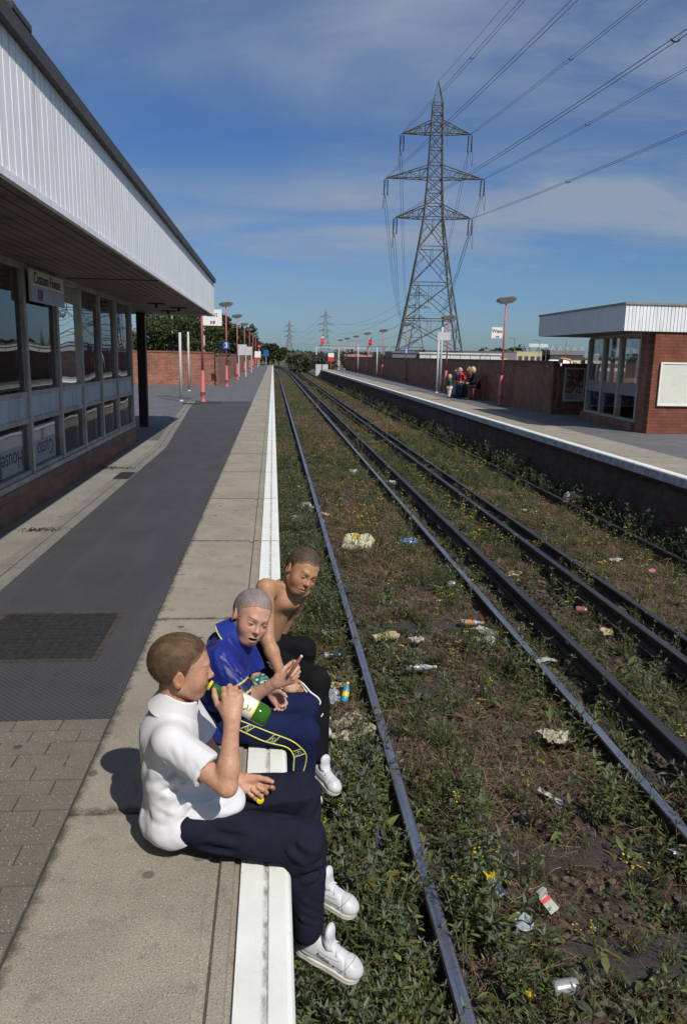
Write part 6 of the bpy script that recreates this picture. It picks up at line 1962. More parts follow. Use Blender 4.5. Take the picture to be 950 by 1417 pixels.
def ribbon(p0, p1, w, sag=0, n=4):
    p0, p1 = np.array(p0,float), np.array(p1,float); d = p1-p0; sd_ = np.cross(d,[.3,.2,1.0]); sd_ /= np.linalg.norm(sd_)+1e-9
    t = np.linspace(0,1,n)[:,None]; q = p0 + d*t; q[:,2] += sag*4*(t*(1-t))[:,0]
    ww = w*(1-.7*t)
    v = np.concatenate([q-sd_*ww, q+sd_*ww]).astype(np.float32)
    f = []
    for i in range(n-1): f += [[i,i+1,n+i+1],[i,n+i+1,n+i]]
    return v, np.array(f)
def stem3(p0, p1, r, n=3):
    """triangular tube"""
    p0, p1 = np.array(p0,float), np.array(p1,float); d = p1-p0; a = np.cross(d,[.3,.9,.1]); a/=np.linalg.norm(a)+1e-9; b=np.cross(d,a); b/=np.linalg.norm(b)+1e-9
    v=[]; 
    for p, rr in ((p0,r),(p1,r*.6)):
        for k in range(3): v.append(p+(a*math.cos(k*2.094)+b*math.sin(k*2.094))*rr)
    f=[]
    for k in range(3):
        k2=(k+1)%3; f += [[k,k2,3+k2],[k,3+k2,3+k]]
    return np.array(v,np.float32), np.array(f)
rr = random.Random(5)
GA = np.array([.050,.080,.020]); GB = np.array([.125,.155,.048]); GC = np.array([.115,.130,.088])
def gcol(): 
    t = rr.random(); c = GA*(1-t)+GB*t
    if rr.random() < .25: c = GC
    if rr.random() < .15: c = np.array([.17,.185,.05])
    if rr.random() < .05: c = np.array([.16,.12,.03])
    return c*rr.uniform(.7,1.25)
def proto_buddleia(h, nst, seed, flower=False, L0=.075):
    rr.seed(seed); a = Acc()
    for s in range(nst):
        yaw = rr.uniform(0,6.28); lean = rr.uniform(.1,.55); hh = h*rr.uniform(.6,1.1)
        top = np.array([math.cos(yaw)*hh*lean, math.sin(yaw)*hh*lean, hh])
        v,f = stem3((0,0,-.03), top*.55+np.array([0,0,.0]), .0035); a.add(v,f,(.09,.085,.04)); v,f = stem3(top*.55, top, .0025); a.add(v,f,(.09,.1,.045))
        nn = max(3, int(hh/.045))
        for k in range(nn):
            t = (k+1)/nn; p = top*t
            for q in (0,1):
                L = L0*rr.uniform(.6,1.15)*(1.1-.55*t); y2 = yaw + k*1.57 + q*math.pi + rr.uniform(-.4,.4)
                v,f = leaf_geo(L, L*rr.uniform(.24,.36), .3, rr.uniform(.2,.9)); v = v@rot_np(y2, rr.uniform(.0,.8), rr.uniform(-.4,.4)).T + p
                a.add(v.astype(np.float32), f, gcol())
        for q in range(4):
            L = L0*rr.uniform(.45,.7); v,f = leaf_geo(L, L*.3, .3, .1); v = v@rot_np(q*1.57+rr.uniform(-.3,.3), rr.uniform(.6,1.2)).T + top; a.add(v.astype(np.float32), f, GC*rr.uniform(.9,1.3))
    return a.get()
def proto_low(seed, n=14, L0=.05, r=.09):
    rr.seed(seed); a = Acc()
    for k in range(n):
        yaw = rr.uniform(0,6.28); d = rr.uniform(0,r); p = np.array([math.cos(yaw)*d, math.sin(yaw)*d, rr.uniform(.0,.09)])
        L = L0*rr.uniform(.4,1.25); v,f = leaf_geo(L, L*rr.uniform(.2,.38), .25, rr.uniform(.1,.9)); v = v@rot_np(rr.uniform(0,6.28), rr.uniform(-.1,1.0), rr.uniform(-.5,.5)).T + p
        a.add(v.astype(np.float32), f, gcol())
    return a.get()
def proto_fine(seed, n=26, h=.16):
    """wispy grey green stems with tiny leaves"""
    rr.seed(seed); a = Acc()
    for k in range(n):
        yaw = rr.uniform(0,6.28); l = rr.uniform(.1,.7); hh = h*rr.uniform(.5,1.2); top = np.array([math.cos(yaw)*hh*l, math.sin(yaw)*hh*l, hh])
        v,f = ribbon((rr.uniform(-.03,.03),rr.uniform(-.03,.03),0), top, .0014, .02, 3); a.add(v,f,np.array([.07,.085,.035])*rr.uniform(.6,1.3))
        for q in range(3):
            L = .022*rr.uniform(.6,1.3); v,f = ribbon((0,0,0),(L,0,L*.3),.0035,0,3); v = v@rot_np(rr.uniform(0,6.28), rr.uniform(-.2,.9)).T + top*rr.uniform(.35,1); a.add(v.astype(np.float32), f, gcol()*np.array([1.05,1,.9]))
    return a.get()
def proto_ragwort(seed, h=.28):
    rr.seed(seed); a = Acc(); fl = Acc()
    for s in range(3):
        yaw = rr.uniform(0,6.28); l = rr.uniform(.05,.4); hh = h*rr.uniform(.7,1.1); top = np.array([math.cos(yaw)*hh*l, math.sin(yaw)*hh*l, hh])
        v,f = stem3((0,0,-.02), top, .0026); a.add(v,f,(.07,.085,.03))
        for k in range(9):
            L = .05*rr.uniform(.5,1.1); v,f = leaf_geo(L, L*.28, .5, .5); v = v@rot_np(rr.uniform(0,6.28), rr.uniform(0,.9), rr.uniform(-.6,.6)).T + top*rr.uniform(.1,.85); a.add(v.astype(np.float32), f, gcol()*.9)
        for k in range(rr.randint(2,4)):
            c = top + np.array([rr.uniform(-.03,.03), rr.uniform(-.03,.03), rr.uniform(-.01,.025)]); r = rr.uniform(.006,.010)
            v,f = stem3(top*.93, c, .0012); a.add(v,f,(.07,.09,.03))
            ring = np.array([[0,0,.003]]+[[r*math.cos(i*.785)*(1 if i%2 else .75), r*math.sin(i*.785)*(1 if i%2 else .75), 0] for i in range(8)], np.float32)@rot_np(rr.uniform(0,6.28), rr.uniform(-.5,.5)).T + c
            fl.add(ring.astype(np.float32), [[0,1+i,1+(i+1)%8] for i in range(8)], np.array([.62,.40,.015])*rr.uniform(.7,1.1))
    return a.get(), fl.get()
def proto_dry(seed, n=30, r=.14, h=.07):
    rr.seed(seed); a = Acc()
    for k in range(n):
        y = rr.uniform(0,6.28); L = rr.uniform(.05,.2); p = np.array([rr.uniform(-r,r), rr.uniform(-r,r), rr.uniform(0,h)])
        q = p + np.array([math.cos(y)*L, math.sin(y)*L, rr.uniform(-.02,.05)])
        v,f = ribbon(p, q, rr.uniform(.0009,.0020), rr.uniform(-.01,.03), 4)
        t = rr.random(); c = np.array([.10,.066,.036])*(1-t)+np.array([.29,.20,.125])*t; a.add(v,f,c*rr.uniform(.5,1.2))
    return a.get()

def scatter(protos, x, y, s, zoff=0.0, seed=0, tilt=.15, cj=.18, flat=1.0):
    g = np.random.default_rng(seed); n = len(x); z = -1.085 + H_ground(x, y) + zoff
    which = g.integers(0, len(protos), n); Vs=[]; Fs=[]; Cs=[]; off=0
    for k, (v,f,c) in enumerate(protos):
        i = np.where(which == k)[0]
        if not len(i): continue
        a = g.uniform(0,6.28,len(i)); ca, sa = np.cos(a)[:,None], np.sin(a)[:,None]; S = s[i][:,None]
        tx, ty = g.normal(0,tilt,(2,len(i),1))
        px = (v[None,:,0]*ca - v[None,:,1]*sa)*S; py = (v[None,:,0]*sa + v[None,:,1]*ca)*S; pz = v[None,:,2]*S*flat
        px, py = px + pz*tx, py + pz*ty
        P = np.stack([px + x[i][:,None], py + y[i][:,None], pz + z[i][:,None]], -1)
        Vs.append(P.reshape(-1,3)); Fs.append((f[None] + (np.arange(len(i))*len(v))[:,None,None] + off).reshape(-1,3))
        cc = c[None]*(1 + cj*g.standard_normal((len(i),1,1)))*(1+.06*g.standard_normal((len(i),1,3)))
        Cs.append(np.clip(cc,.004,.8).reshape(-1,3)); off += P.shape[0]*P.shape[1]
    return np.concatenate(Vs), np.concatenate(Fs), np.concatenate(Cs)
RAILX = np.array([.76,2.265,2.655,3.47,3.86,5.36])
def clear_of_rails(x, m=.09): return np.min(np.abs(x[:,None]-RAILX[None]), 1) > m
def pick(n, y0, y1, fdens, seed, pw=1.0, x0=.0, x1=RE+.05, m=.09):
    g = np.random.default_rng(seed); x = g.uniform(x0, x1, n); y = y0 + (y1-y0)*g.random(n)**pw
    d = fdens(x, y); k = (g.random(n) < d) & clear_of_rails(x, m); return x[k], y[k]
def zone_green(x, y):
    """how leafy the ground is: lush beside the near platform, patchy between the rails"""
    p = np.stack([x*1.3, y*.8, 0*x], 1); n = fbm(p, 3, 21); n2 = fbm(p*3.1, 2, 31)
    d = np.where(x < .72, 1.0, np.where(x < 2.2, .42 + .9*n + .4*n2, np.where(x < 3.85, .12 + .5*n + .3*n2, np.where(x < 5.3, .30 + .7*n + .3*n2, .9))))
    # dry gap by the farther boys and dusty spots
    d = np.where((x < .72) & (y > 5.0) & (y < 6.8), .35 + .4*n2, d)
    d = np.where((x > .8) & (x < 1.25) & (y < 4.5), d + .35, d)
    d = np.where((x > 1.9) & (x < 2.25) & (y < 9), d + .15, d)
    d = d + np.clip((y-7.5)/8, 0, 1)*(.22 + 1.1*fbm(np.stack([x*.9, y*.22, 0*x+5], 1), 3, 61)) + np.clip((y-20)/20, 0, .3)
    return np.clip(d, 0, 1)
def zone_dry(x, y):
    p = np.stack([x*1.1+9, y*.7, 0*x], 1); n = fbm(p, 3, 41)
    d = np.where(x < .72, .25, np.where(x < 2.2, .7 + .6*n, np.where(x < 3.85, .16 + .3*n, np.where(x < 5.3, .75 + .5*n, .35))))
    d = np.where((x < .72) & (y > 5.0) & (y < 6.8), 1.0, d)
    d = d*np.clip((y-2.0)/3.0, .25, 1) - np.clip((y-9)/8,0,1)*.9*fbm(np.stack([x*.9, y*.22, 0*x+5], 1), 3, 61)
    return np.clip(d, 0, 1)
def plants():
    bud = [proto_buddleia(rr.uniform(.16,.36), rr.randint(3,5), 100+i, L0=.062) for i in range(8)]
    low = [proto_low(200+i, 16) for i in range(7)]; lowb = [proto_low(250+i, 13, .085, .11) for i in range(6)]
    fine = [proto_fine(300+i) for i in range(5)]
    tall = [proto_buddleia(rr.uniform(.34,.5), rr.randint(2,3), 150+i, L0=.075) for i in range(5)]
    rag = [proto_ragwort(400+i) for i in range(5)]
    dry = [proto_dry(500+i) for i in range(7)]
    V_, F_, C_ = [], [], []; off = 0
    def put(r):
        nonlocal off
        V_.append(r[0]); F_.append(r[1]+off); C_.append(r[2]); off += len(r[0])
    g = np.random.default_rng(3)
    def sz(n, a, b): return g.uniform(a, b, n)
    # near
    x,y = pick(4200, .9, 9, zone_green, 1, 1.1); put(scatter(low, x, y, sz(len(x),.7,1.5), -.005, 1))
    x,y = pick(1300, .9, 6, zone_green, 21, 1.1); put(scatter(lowb, x, y, sz(len(x),.7,1.3), -.005, 21))
    x,y = pick(1500, .9, 9, lambda a,b: zone_green(a,b)**1.6*.8, 2, 1.1); put(scatter(bud, x, y, sz(len(x),.5,1.3), -.01, 2, .28))
    x,y = pick(330, 2.2, 14, lambda a,b: .2+.8*zone_green(a,b), 33, 1.1, m=.12); put(scatter(tall, x, y, sz(len(x),.6,1.15), -.01, 33, .2))
    x,y = pick(420, 14, 45, lambda a,b: .2+.8*zone_green(a,b), 34, 1.3, m=.25); put(scatter(tall, x, y, sz(len(x),.5,.8), -.01, 34, .2))
    x,y = pick(2900, .9, 10, lambda a,b: .25+.5*zone_green(a,b), 3, 1.1); put(scatter(fine, x, y, sz(len(x),.5,1.2), -.005, 3))
    # middle
    x,y = pick(11000, 8, 26, zone_green, 4, 1.25, m=.13); put(scatter(low, x, y, sz(len(x),.9,1.5), -.015, 4, flat=.85))
    x,y = pick(3000, 8, 26, lambda a,b: zone_green(a,b)**1.5*.8, 5, 1.2, m=.17); put(scatter(bud, x, y, sz(len(x),.5,.95), -.02, 5))
    x,y = pick(2600, 9, 26, lambda a,b: .3+.4*zone_green(a,b), 6, 1.2, m=.15); put(scatter(fine, x, y, sz(len(x),.7,1.3), -.01, 6))
    # far
    x,y = pick(17000, 26, 130, zone_green, 7, 1.6, m=.24); put(scatter(low, x, y, sz(len(x),1.3,2.2), -.03, 7, flat=.6))
    x,y = pick(3200, 26, 130, lambda a,b: zone_green(a,b)*.6, 8, 1.7, m=.26); put(scatter(bud, x, y, sz(len(x),.5,.85), -.02, 8))
    # lush strip under the platform edge and under the opposite wall
    x,y = pick(650, .9, 5.0, lambda a,b: (.55+.8*fbm(np.stack([a*3,b*3,0*a],1),2,91)).clip(0,1), 9, 1.0, .03, .70, .07); put(scatter(low, x, y, sz(len(x),.9,1.6), 0, 9))
    x,y = pick(420, .9, 5.0, lambda a,b: (.55+.8*fbm(np.stack([a*3,b*3,0*a],1),2,91)).clip(0,1), 22, 1.0, .03, .70, .08); put(scatter(lowb, x, y, sz(len(x),.8,1.5), .01, 22))
    x,y = pick(380, .9, 5.0, lambda a,b: 1+0*a, 10, 1.0, .05, .68, .07); put(scatter(bud, x, y, sz(len(x),.5,1.25), -.01, 10, .3))
    x,y = pick(420, 6.6, 16, lambda a,b: 1+0*a, 12, 1.0, .05, .66, .07); put(scatter(bud, x, y, sz(len(x),.7,1.2), -.01, 12))
    x,y = pick(1200, 6.4, 60, lambda a,b: 1+0*a, 11, 1.3, 5.42, RE+.08, .07); put(scatter(bud, x, y, sz(len(x),.8,1.7), -.01, 11))
    v, f, c = [np.concatenate(q) for q in (V_, F_, C_)]
    tag(np_mesh('weeds', v, f, M['weed'], col=c), 'low green weeds and leafy seedlings covering the trackbed', kind='stuff')
    # dead stems
    V_, F_, C_ = [], [], []; off = 0
    x,y = pick(3600, .9, 9, zone_dry, 13, 1.1); put(scatter(dry, x, y, sz(len(x),.7,1.3), 0, 13, .3))
    x,y = pick(6400, 9, 28, zone_dry, 14, 1.3, m=.2); put(scatter(dry, x, y, sz(len(x),1.1,1.7), -.02, 14, .3))
    x,y = pick(4600, 28, 110, zone_dry, 15, 1.6, m=.3); put(scatter(dry, x, y, sz(len(x),1.6,2.4), -.06, 15, .3))
    v, f, c = [np.concatenate(q) for q in (V_, F_, C_)]
    tag(np_mesh('dead_stems', v, f, M['dry'], col=c), 'brown dead stems and dry grass tangled over the ballast', kind='stuff')
    # ragwort
    V_, F_, C_ = [], [], []; off = 0
    dz = lambda a,b: np.where((a > 2.75) & (a < 5.5), .55+.6*fbm(np.stack([a*1.5,b*.9,0*a],1),2,77), np.where(a > .85, .34, .06)).clip(0,1)
    for y0,y1,n,s0,s1,sd_ in ((1.5,10,700,.7,1.25,16),(10,28,1500,.9,1.5,17),(28,80,1500,1.0,1.5,18)):
        x,y = pick(n, y0, y1, dz, sd_, 1.2, m=.15); s = sz(len(x), s0, s1)
        a = scatter([r[0] for r in rag], x, y, s, -.01, sd_); b = scatter([r[1] for r in rag], x, y, s, -.01, sd_)
        put(a); put(b)
    v, f, c = [np.concatenate(q) for q in (V_, F_, C_)]
    tag(np_mesh('ragwort', v, f, M['petal'], col=c), 'yellow flowered weeds dotted between the tracks', kind='stuff')
plants()

# individual plants one can pick out
def plant(loc, h, nst, seed, label, L0=.10, flower=None, yellow=False):
    r = empty('buddleia_plant', loc); tag(r, label, 'plant', 'tall weeds standing out on the track')
    v,f,c = proto_buddleia(h, nst, seed, L0=L0)
    np_mesh('foliage', v, f, M['weed'], r, col=c)
    if flower:
        a = Acc(); rr.seed(seed+9)
        for k in range(flower):
            yw = rr.uniform(0,6.28); base_ = np.array([math.cos(yw)*h*.3, math.sin(yw)*h*.3, h*.95]); tip = base_ + np.array([rr.uniform(-.03,.03), rr.uniform(-.03,.03), .10])
            for q in range(70):
                t = rr.random(); p = base_*(1-t)+tip*t + np.array([rr.gauss(0,1),rr.gauss(0,1),0])*.009*(1.15-t); L = .006
                vv,ff = ribbon((0,0,0),(L,0,L*.4),.003,0,3); vv = vv@rot_np(rr.uniform(0,6.28), rr.uniform(-.5,1)).T+p
                a.add(vv.astype(np.float32), ff, np.array([.22,.10,.30])*rr.uniform(.6,1.2))
        v,f,c = a.get(); np_mesh('flower_spike', v, f, M['petal'], r, col=c)
gz = lambda x, y: float(-1.085 + H_ground(np.array([x]), np.array([y]))[0])
for x, y, h, n, sd_, lab, fl in ((1.02,3.35,.42,4,601,'tall green weed beside the near rail above the empty white can',0),(1.0,2.95,.36,5,602,'leafy weed right of the near rail close to the yellow bottle',0),
    (2.05,6.0,.40,4,603,'bright leafy weed against the second rail below the crushed white carton',0),(3.25,7.9,.62,2,604,'tallest lone weed standing between the two conductor rails',0),
    (2.12,4.75,.3,4,605,'leafy weed beside the crumpled pale wrapper near the second rail',0),(1.95,3.9,.34,4,606,'weed against the second rail in the lower right',0),
    (.42,3.3,.30,4,607,'weed with a purple flower spike beside the boy in white\'s trainers',1),(1.6,3.75,.28,3,608,'weed with purple spikes in the middle of the near track',1),
    (2.15,3.0,.3,4,609,'weed with drooping purple flowers in the lower right corner',2),(.5,3.95,.3,5,610,'dense weed below the black tracksuit boy\'s trainer',0),
    (.4,1.95,.24,5,611,'broad leafy weed at the foot of the platform below the trainers',0),(1.95,8.3,.34,4,612,'feathery weed left of the second rail beyond the white can',0),
    (1.15,5.9,.24,5,613,'bushy low weed right of the near rail level with the blue bottle',0)):
    plant((x, y, gz(x,y)-.01), h*1.1, n, sd_, lab, .105, fl)

# ================================================================ LITTER
def noise_disp(P, amp, sc, seed): return np.stack([fbm(P*sc+7*k, 3, seed+k) for k in range(3)], 1)*amp
def bag(name, label, loc, size, m, seed, rz=0, colf=None):
    """crumpled film bag"""
    n, mm = 34, 26; u, w = np.meshgrid(np.linspace(0,2*math.pi,n,endpoint=False), np.linspace(0,math.pi,mm)); u = u.ravel(); w = w.ravel()
    P = np.stack([np.sign(np.cos(u))*np.abs(np.cos(u))**.7*np.sin(w)**.8, np.sign(np.sin(u))*np.abs(np.sin(u))**.7*np.sin(w)**.8, np.cos(w)],1)
    q = P.copy(); P = P*np.array(size)*.5
    r_ = 1-2*np.abs(fbm(q*2.3+seed, 3, seed)); P = P*(1+.16*r_[:,None]) + noise_disp(q, .06*min(size), 3.5, seed)
    P[:,2] = np.maximum(P[:,2]+size[2]*.35, 0)
    i = np.arange(mm-1)[:,None]*n + np.arange(n)[None]; j = np.arange(mm-1)[:,None]*n + (np.arange(n)+1)%n
    f = np.stack([i, j, j+n, i+n], -1).reshape(-1,4)[:, ::-1]
    c = colf(q) if colf else None
    o = np_mesh(name, P, f, m, None, True, c, loc=loc); o.rotation_euler = (0,0,rz); tag(o, label, cat_of[name]); return o
def sheet(name, label, loc, w, h, m, seed, rz=0, crump=.04, curl=.03, colf=None, tilt=(0,0)):
    n = 26; u, v = np.meshgrid(np.linspace(-.5,.5,n), np.linspace(-.5,.5,n)); u = u.ravel(); v = v.ravel()
    edge = 1 - .12*np.abs(fbm(np.stack([u*6,v*6,0*u],1),2,seed))
    x, y = u*w*edge, v*h*edge; pp = np.stack([u*3.2, v*3.2, 0*u+seed],1)
    z = crump*(1-2*np.abs(fbm(pp,3,seed))) + curl*(u*u*4) + crump
    P = np.stack([x + crump*.5*vnoise(pp*2,seed+1), y + crump*.5*vnoise(pp*2,seed+2), z.clip(.002)],1)
    i = (np.arange(n-1)[:,None]*n + np.arange(n-1)[None]).ravel(); f = np.stack([i,i+1,i+n+1,i+n],1)
    z = z*.62; w *= .88; h *= .88; P = P*np.array([.88,.88,.62])
    c = colf(u, v)*.74*(1+.22*fbm(np.stack([u*7,v*7,0*u+seed],1),3,seed)[:,None]) if colf else None
    o = np_mesh(name, P, f, m, None, False, c, loc=loc); o.rotation_euler = (tilt[0],tilt[1],rz)
    md = o.modifiers.new('t','SOLIDIFY'); md.thickness = .0012
    tag(o, label, cat_of[name]); return o
cat_of = dict(carrier_bag='bag', plastic_bag='bag', newspaper='newspaper', paper_scrap='paper', food_wrapper='wrapper', drink_can='can', litter_bottle='bottle', drink_carton='carton', cigarette_packet='packet', cup_cover='cover', paper_cup='cup', crisp_packet='packet', cloth_rag='rag')
M['film'] = attr_mat('plastic_film', .35, .5, trans=.25)
M['paper'] = attr_mat('litter_paper', .85, .2, nvar=.12, nscale=40)
M['film_white'] = mat('white_film', (.36,.36,.33), .4, .12, 12, bump=0)
M['film_blue'] = mat('blue_film', (.10,.20,.45), .3, .3, 25, bump=0)
M['can_white'] = mat('faded_can', (.33,.33,.35), .35, .25, 40, metal=.35, stain=(.3,.24,.26), stain_scale=25)
M['can_pink'] = mat('pink_can', (.55,.2,.2), .35, .3, 40, metal=.3, stain=(.6,.55,.5), stain_scale=25)
M['clear_plastic'] = mat('cloudy_plastic', (.26,.29,.32), .25, .3, 30)
def bagcol(q):
    c = np.tile(np.array([.62,.62,.44]),(len(q),1)); m = (q[:,2] > .25) & (np.abs(q[:,0]+.12) < .26) & (np.abs(q[:,1]) < .5); c[m] = [.62,.46,.02]
    t = (q[:,2] > .2) & (q[:,0] > .3) & (np.abs(np.sin(q[:,0]*34)) > .75) & (np.abs(q[:,1]) < .35); c[t] = [.2,.2,.17]
    t = m & (np.sin(q[:,1]*22) > .55); c[t] = [.45,.3,.02]
    d = (q[:,0] < -.62) & (np.abs(q[:,1]-.25) < .16) & (q[:,2] > 0); c[d] = [.06,.06,.05]
    return c
def carrier():
    n = 40; u, v = np.meshgrid(np.linspace(-1,1,n), np.linspace(-1,1,n)); u = u.ravel(); v = v.ravel()
    pf = np.clip((1-np.abs(u)**3.5)*(1-np.abs(v)**3.5), 0, 1)**.5
    pp = np.stack([u*2.1, v*2.1, 0*u+3], 1); rid = 1-2*np.abs(fbm(pp, 3, 5))
    out = 1 + .10*fbm(np.stack([u*1.6, v*1.6, 0*u+9],1), 2, 8)
    x = u*.215*out*(1-.18*np.clip(-u-.4,0,1)); y = v*.20*out
    z = .13*pf + .035*rid*pf + .012*rid
    c = np.tile(np.array([.56,.55,.38]),(len(u),1))*(1+.06*rid[:,None])
    m = (np.abs(u+.18) < .26) & (np.abs(v-.05) < .42); c[m] = [.62,.45,.02]
    m2 = m & (np.abs(np.sin(v*13)) > .8) & (np.abs(u+.18) < .18); c[m2] = [.36,.24,.02]
    l = (u > .18) & (u < .7) & (np.abs(v) < .5) & (np.sin(u*42) > .45) & (np.sin(v*26+u*9) > -.6); c[l] = [.16,.16,.14]
    d = (np.abs(u+.62) < .07) & (np.abs(v-.3) < .1); c[d] = [.04,.04,.04]
    # gathered handles on one end
    k = u < -.72; z[k] += .03*np.abs(np.sin(v[k]*9)); x[k] -= .05*np.abs(np.sin(v[k]*6))
    i = (np.arange(n-1)[:,None]*n + np.arange(n-1)[None]).ravel(); f = np.stack([i,i+1,i+n+1,i+n],1)
    o = np_mesh('carrier_bag', np.stack([x,y,z],1), f, M['film'], None, True, c, loc=(1.22,10.5,-1.04)); o.rotation_euler = (.28,0,-.25)
    md = o.modifiers.new('t','SOLIDIFY'); md.thickness = .002
    tag(o, 'white and yellow plastic carrier bag lying between the rails', 'bag')
carrier()
bag('plastic_bag', 'crumpled translucent blue plastic bag right of the yellow and white carrier', (1.95,10.7,-1.07), (.3,.16,.12), M['film_blue'], 5, .2)
bag('plastic_bag', 'small white plastic bag among weeds under the platform edge beyond the boys', (.45,12.2,-1.05), (.3,.24,.12), M['film_white'], 7)
bag('plastic_bag', 'tiny white bag caught by the near rail beyond the carrier', (.58,13.2,-1.05), (.2,.2,.14), M['film_white'], 8)
bag('plastic_bag', 'pale bag lying at the foot of the opposite platform wall', (5.6,13.7,-.98), (.3,.25,.2), M['film_white'], 9)
def newscol(u, v):
    c = np.tile(np.array([.50,.44,.31]),(len(u),1)); l = (np.sin(v*90) > .2) & (np.abs(u) < .42) & (np.sin(u*14) > -.85); c[l] *= .72
    k = (u > -.3) & (u < .0) & (v > -.1) & (v < .25); c[k] = [.2,.18,.15]; return c
sheet('newspaper', 'large torn newspaper crumpled beside the near rail below the boys', (.50,4.95,-1.02), .42, .38, M['paper'], 3, .5, .055, .05, newscol)
sheet('newspaper', 'second newspaper piece tucked under the large torn one', (.40,4.66,-1.03), .3, .26, M['paper'], 4, -.4, .05, .04, newscol)
sheet('newspaper', 'pale folded newspaper against the dark conductor rail', (2.98,9.1,-1.06), .34, .2, M['paper'], 6, .2, .02, .02, newscol)
pk = lambda u, v: np.tile(np.array([.5,.36,.33]),(len(u),1))
sheet('paper_scrap', 'pinkish sheet of paper lying against the newspaper', (.36,5.02,-1.0), .26, .22, M['paper'], 8, 1.0, .025, .03, pk, (.3,0))
cr = lambda u, v: np.tile(np.array([.55,.46,.26]),(len(u),1))*(1+.1*np.sin(u*30))[:,None]
sheet('paper_scrap', 'cream coloured flattened card near the black tracksuit knees', (.50,5.8,-1.03), .22, .13, M['paper'], 10, .1, .015, .015, cr)
sheet('paper_scrap', 'cream crumpled paper among the weeds right of the near rail', (1.07,6.85,-1.04), .3, .16, M['paper'], 12, .3, .04, .02, cr)
sheet('paper_scrap', 'pale torn paper in the gap between the conductor rails', (3.3,6.95,-1.05), .13, .26, M['paper'], 14, -.3, .03, .02, cr)
wt = lambda u, v: np.tile(np.array([.6,.6,.58]),(len(u),1))
sheet('paper_scrap', 'thin white strip of paper lying on the brown ballast', (1.69,4.13,-1.04), .05, .22, M['paper'], 16, .5, .02, .01, wt)
sheet('paper_scrap', 'small white torn paper beside the second rail on the right', (2.2,3.55,-1.03), .1, .09, M['paper'], 17, .5, .02, .01, wt)
sheet('paper_scrap', 'white scrap near the far rail of the opposite track', (4.6,9.6,-1.03), .2, .12, M['paper'], 18, .5, .03, .01, wt)
sheet('paper_scrap', 'white scrap in the dry grass of the opposite track, farther away', (4.5,13.0,-1.03), .22, .14, M['paper'], 19, .2, .03, .01, wt)
sheet('paper_scrap', 'greyish bleached paper by the near rail under the bare chested boy', (.52,6.95,-1.02), .14, .12, M['paper'], 20, .2, .03, .02, wt)
sheet('paper_scrap', 'white scrap far up the near track past the carrier bag', (1.85,17.5,-1.03), .2, .2, M['paper'], 21, .2, .05, .02, wt)
sheet('paper_scrap', 'white scrap between the running rail and conductor rail up the track', (2.5,15.8,-1.03), .2, .26, M['paper'], 22, .9, .06, .02, wt)
def cig(u, v):
    c = np.tile(np.array([.62,.6,.58]),(len(u),1)); c[(v > .08)&(v < .3)] = [.5,.1,.12]; return c
sheet('food_wrapper', 'pale speckled wrapper heaped under leaves near the second rail', (1.96,4.75,-1.0), .26, .2, M['paper'], 23, .4, .05, .03, lambda u,v: np.array([.52,.5,.36])*(.6+.5*(fbm(np.stack([u*22,v*22,0*u],1),2,3)>0))[:,None])
sheet('food_wrapper', 'white wrapper with brown folds next to the orange capped bottle', (2.0,6.72,-1.03), .22, .12, M['paper'], 24, .2, .03, .02, wt)
sheet('crisp_packet', 'purple foil crisp packet below the trainer of the black tracksuit', (.45,4.05,-.99), .06, .14, M['paper'], 25, .5, .015, .01, lambda u,v: np.tile(np.array([.28,.10,.34]),(len(u),1)))
sheet('crisp_packet', 'dark blue foil packet beside the torn newspaper', (.58,4.66,-1.0), .13, .09, M['paper'], 26, .2, .02, .01, lambda u,v: np.tile(np.array([.05,.06,.36]),(len(u),1)))
sheet('crisp_packet', 'torn yellow and grey packet lying in weeds below the near rail', (1.08,3.22,-.92), .06, .22, M['paper'], 27, .1, .02, .01, lambda u,v: np.where((v > .1)[:,None], np.array([.65,.5,.02]), np.array([.32,.38,.42])))
sheet('crisp_packet', 'black and orange packet beside the empty white can', (1.03,2.64,-.99), .15, .12, M['paper'], 28, .3, .02, .02, lambda u,v: np.where((np.abs(u-.2) < .12)[:,None], np.array([.55,.4,.03]), np.array([.02,.02,.02])))
sheet('cloth_rag', 'pale limp rag draped across the second running rail', (2.33,5.98,-.915), .22, .08, M['paper'], 29, .2, .02, -.05, lambda u,v: np.tile(np.array([.36,.38,.33]),(len(u),1)))
sheet('cloth_rag', 'faded beige rag heaped beside the pink and blue litter up the near track', (.82,12.6,-1.03), .14, .42, M['paper'], 30, .5, .04, .02, cr)
sheet('plastic_bag', 'light blue flattened film by the near rail up the track', (.72,13.0,-1.0), .2, .2, M['film_blue'], 31, .5, .04, .02)
sheet('plastic_bag', 'clear crushed film with blue print under the black knees', (.42,5.5,-1.02), .24, .26, M['clear_plastic'], 32, .3, .045, .03)
sheet('plastic_bag', 'white film scrap in the middle of the near track', (1.35,6.75,-1.03), .15, .13, M['film_white'], 33, .3, .03, .02)
sheet('plastic_bag', 'thin pale film at the base of the platform wall in the bottom corner', (.35,1.75,-1.0), .14, .2, M['film_white'], 34, .8, .03, .02)
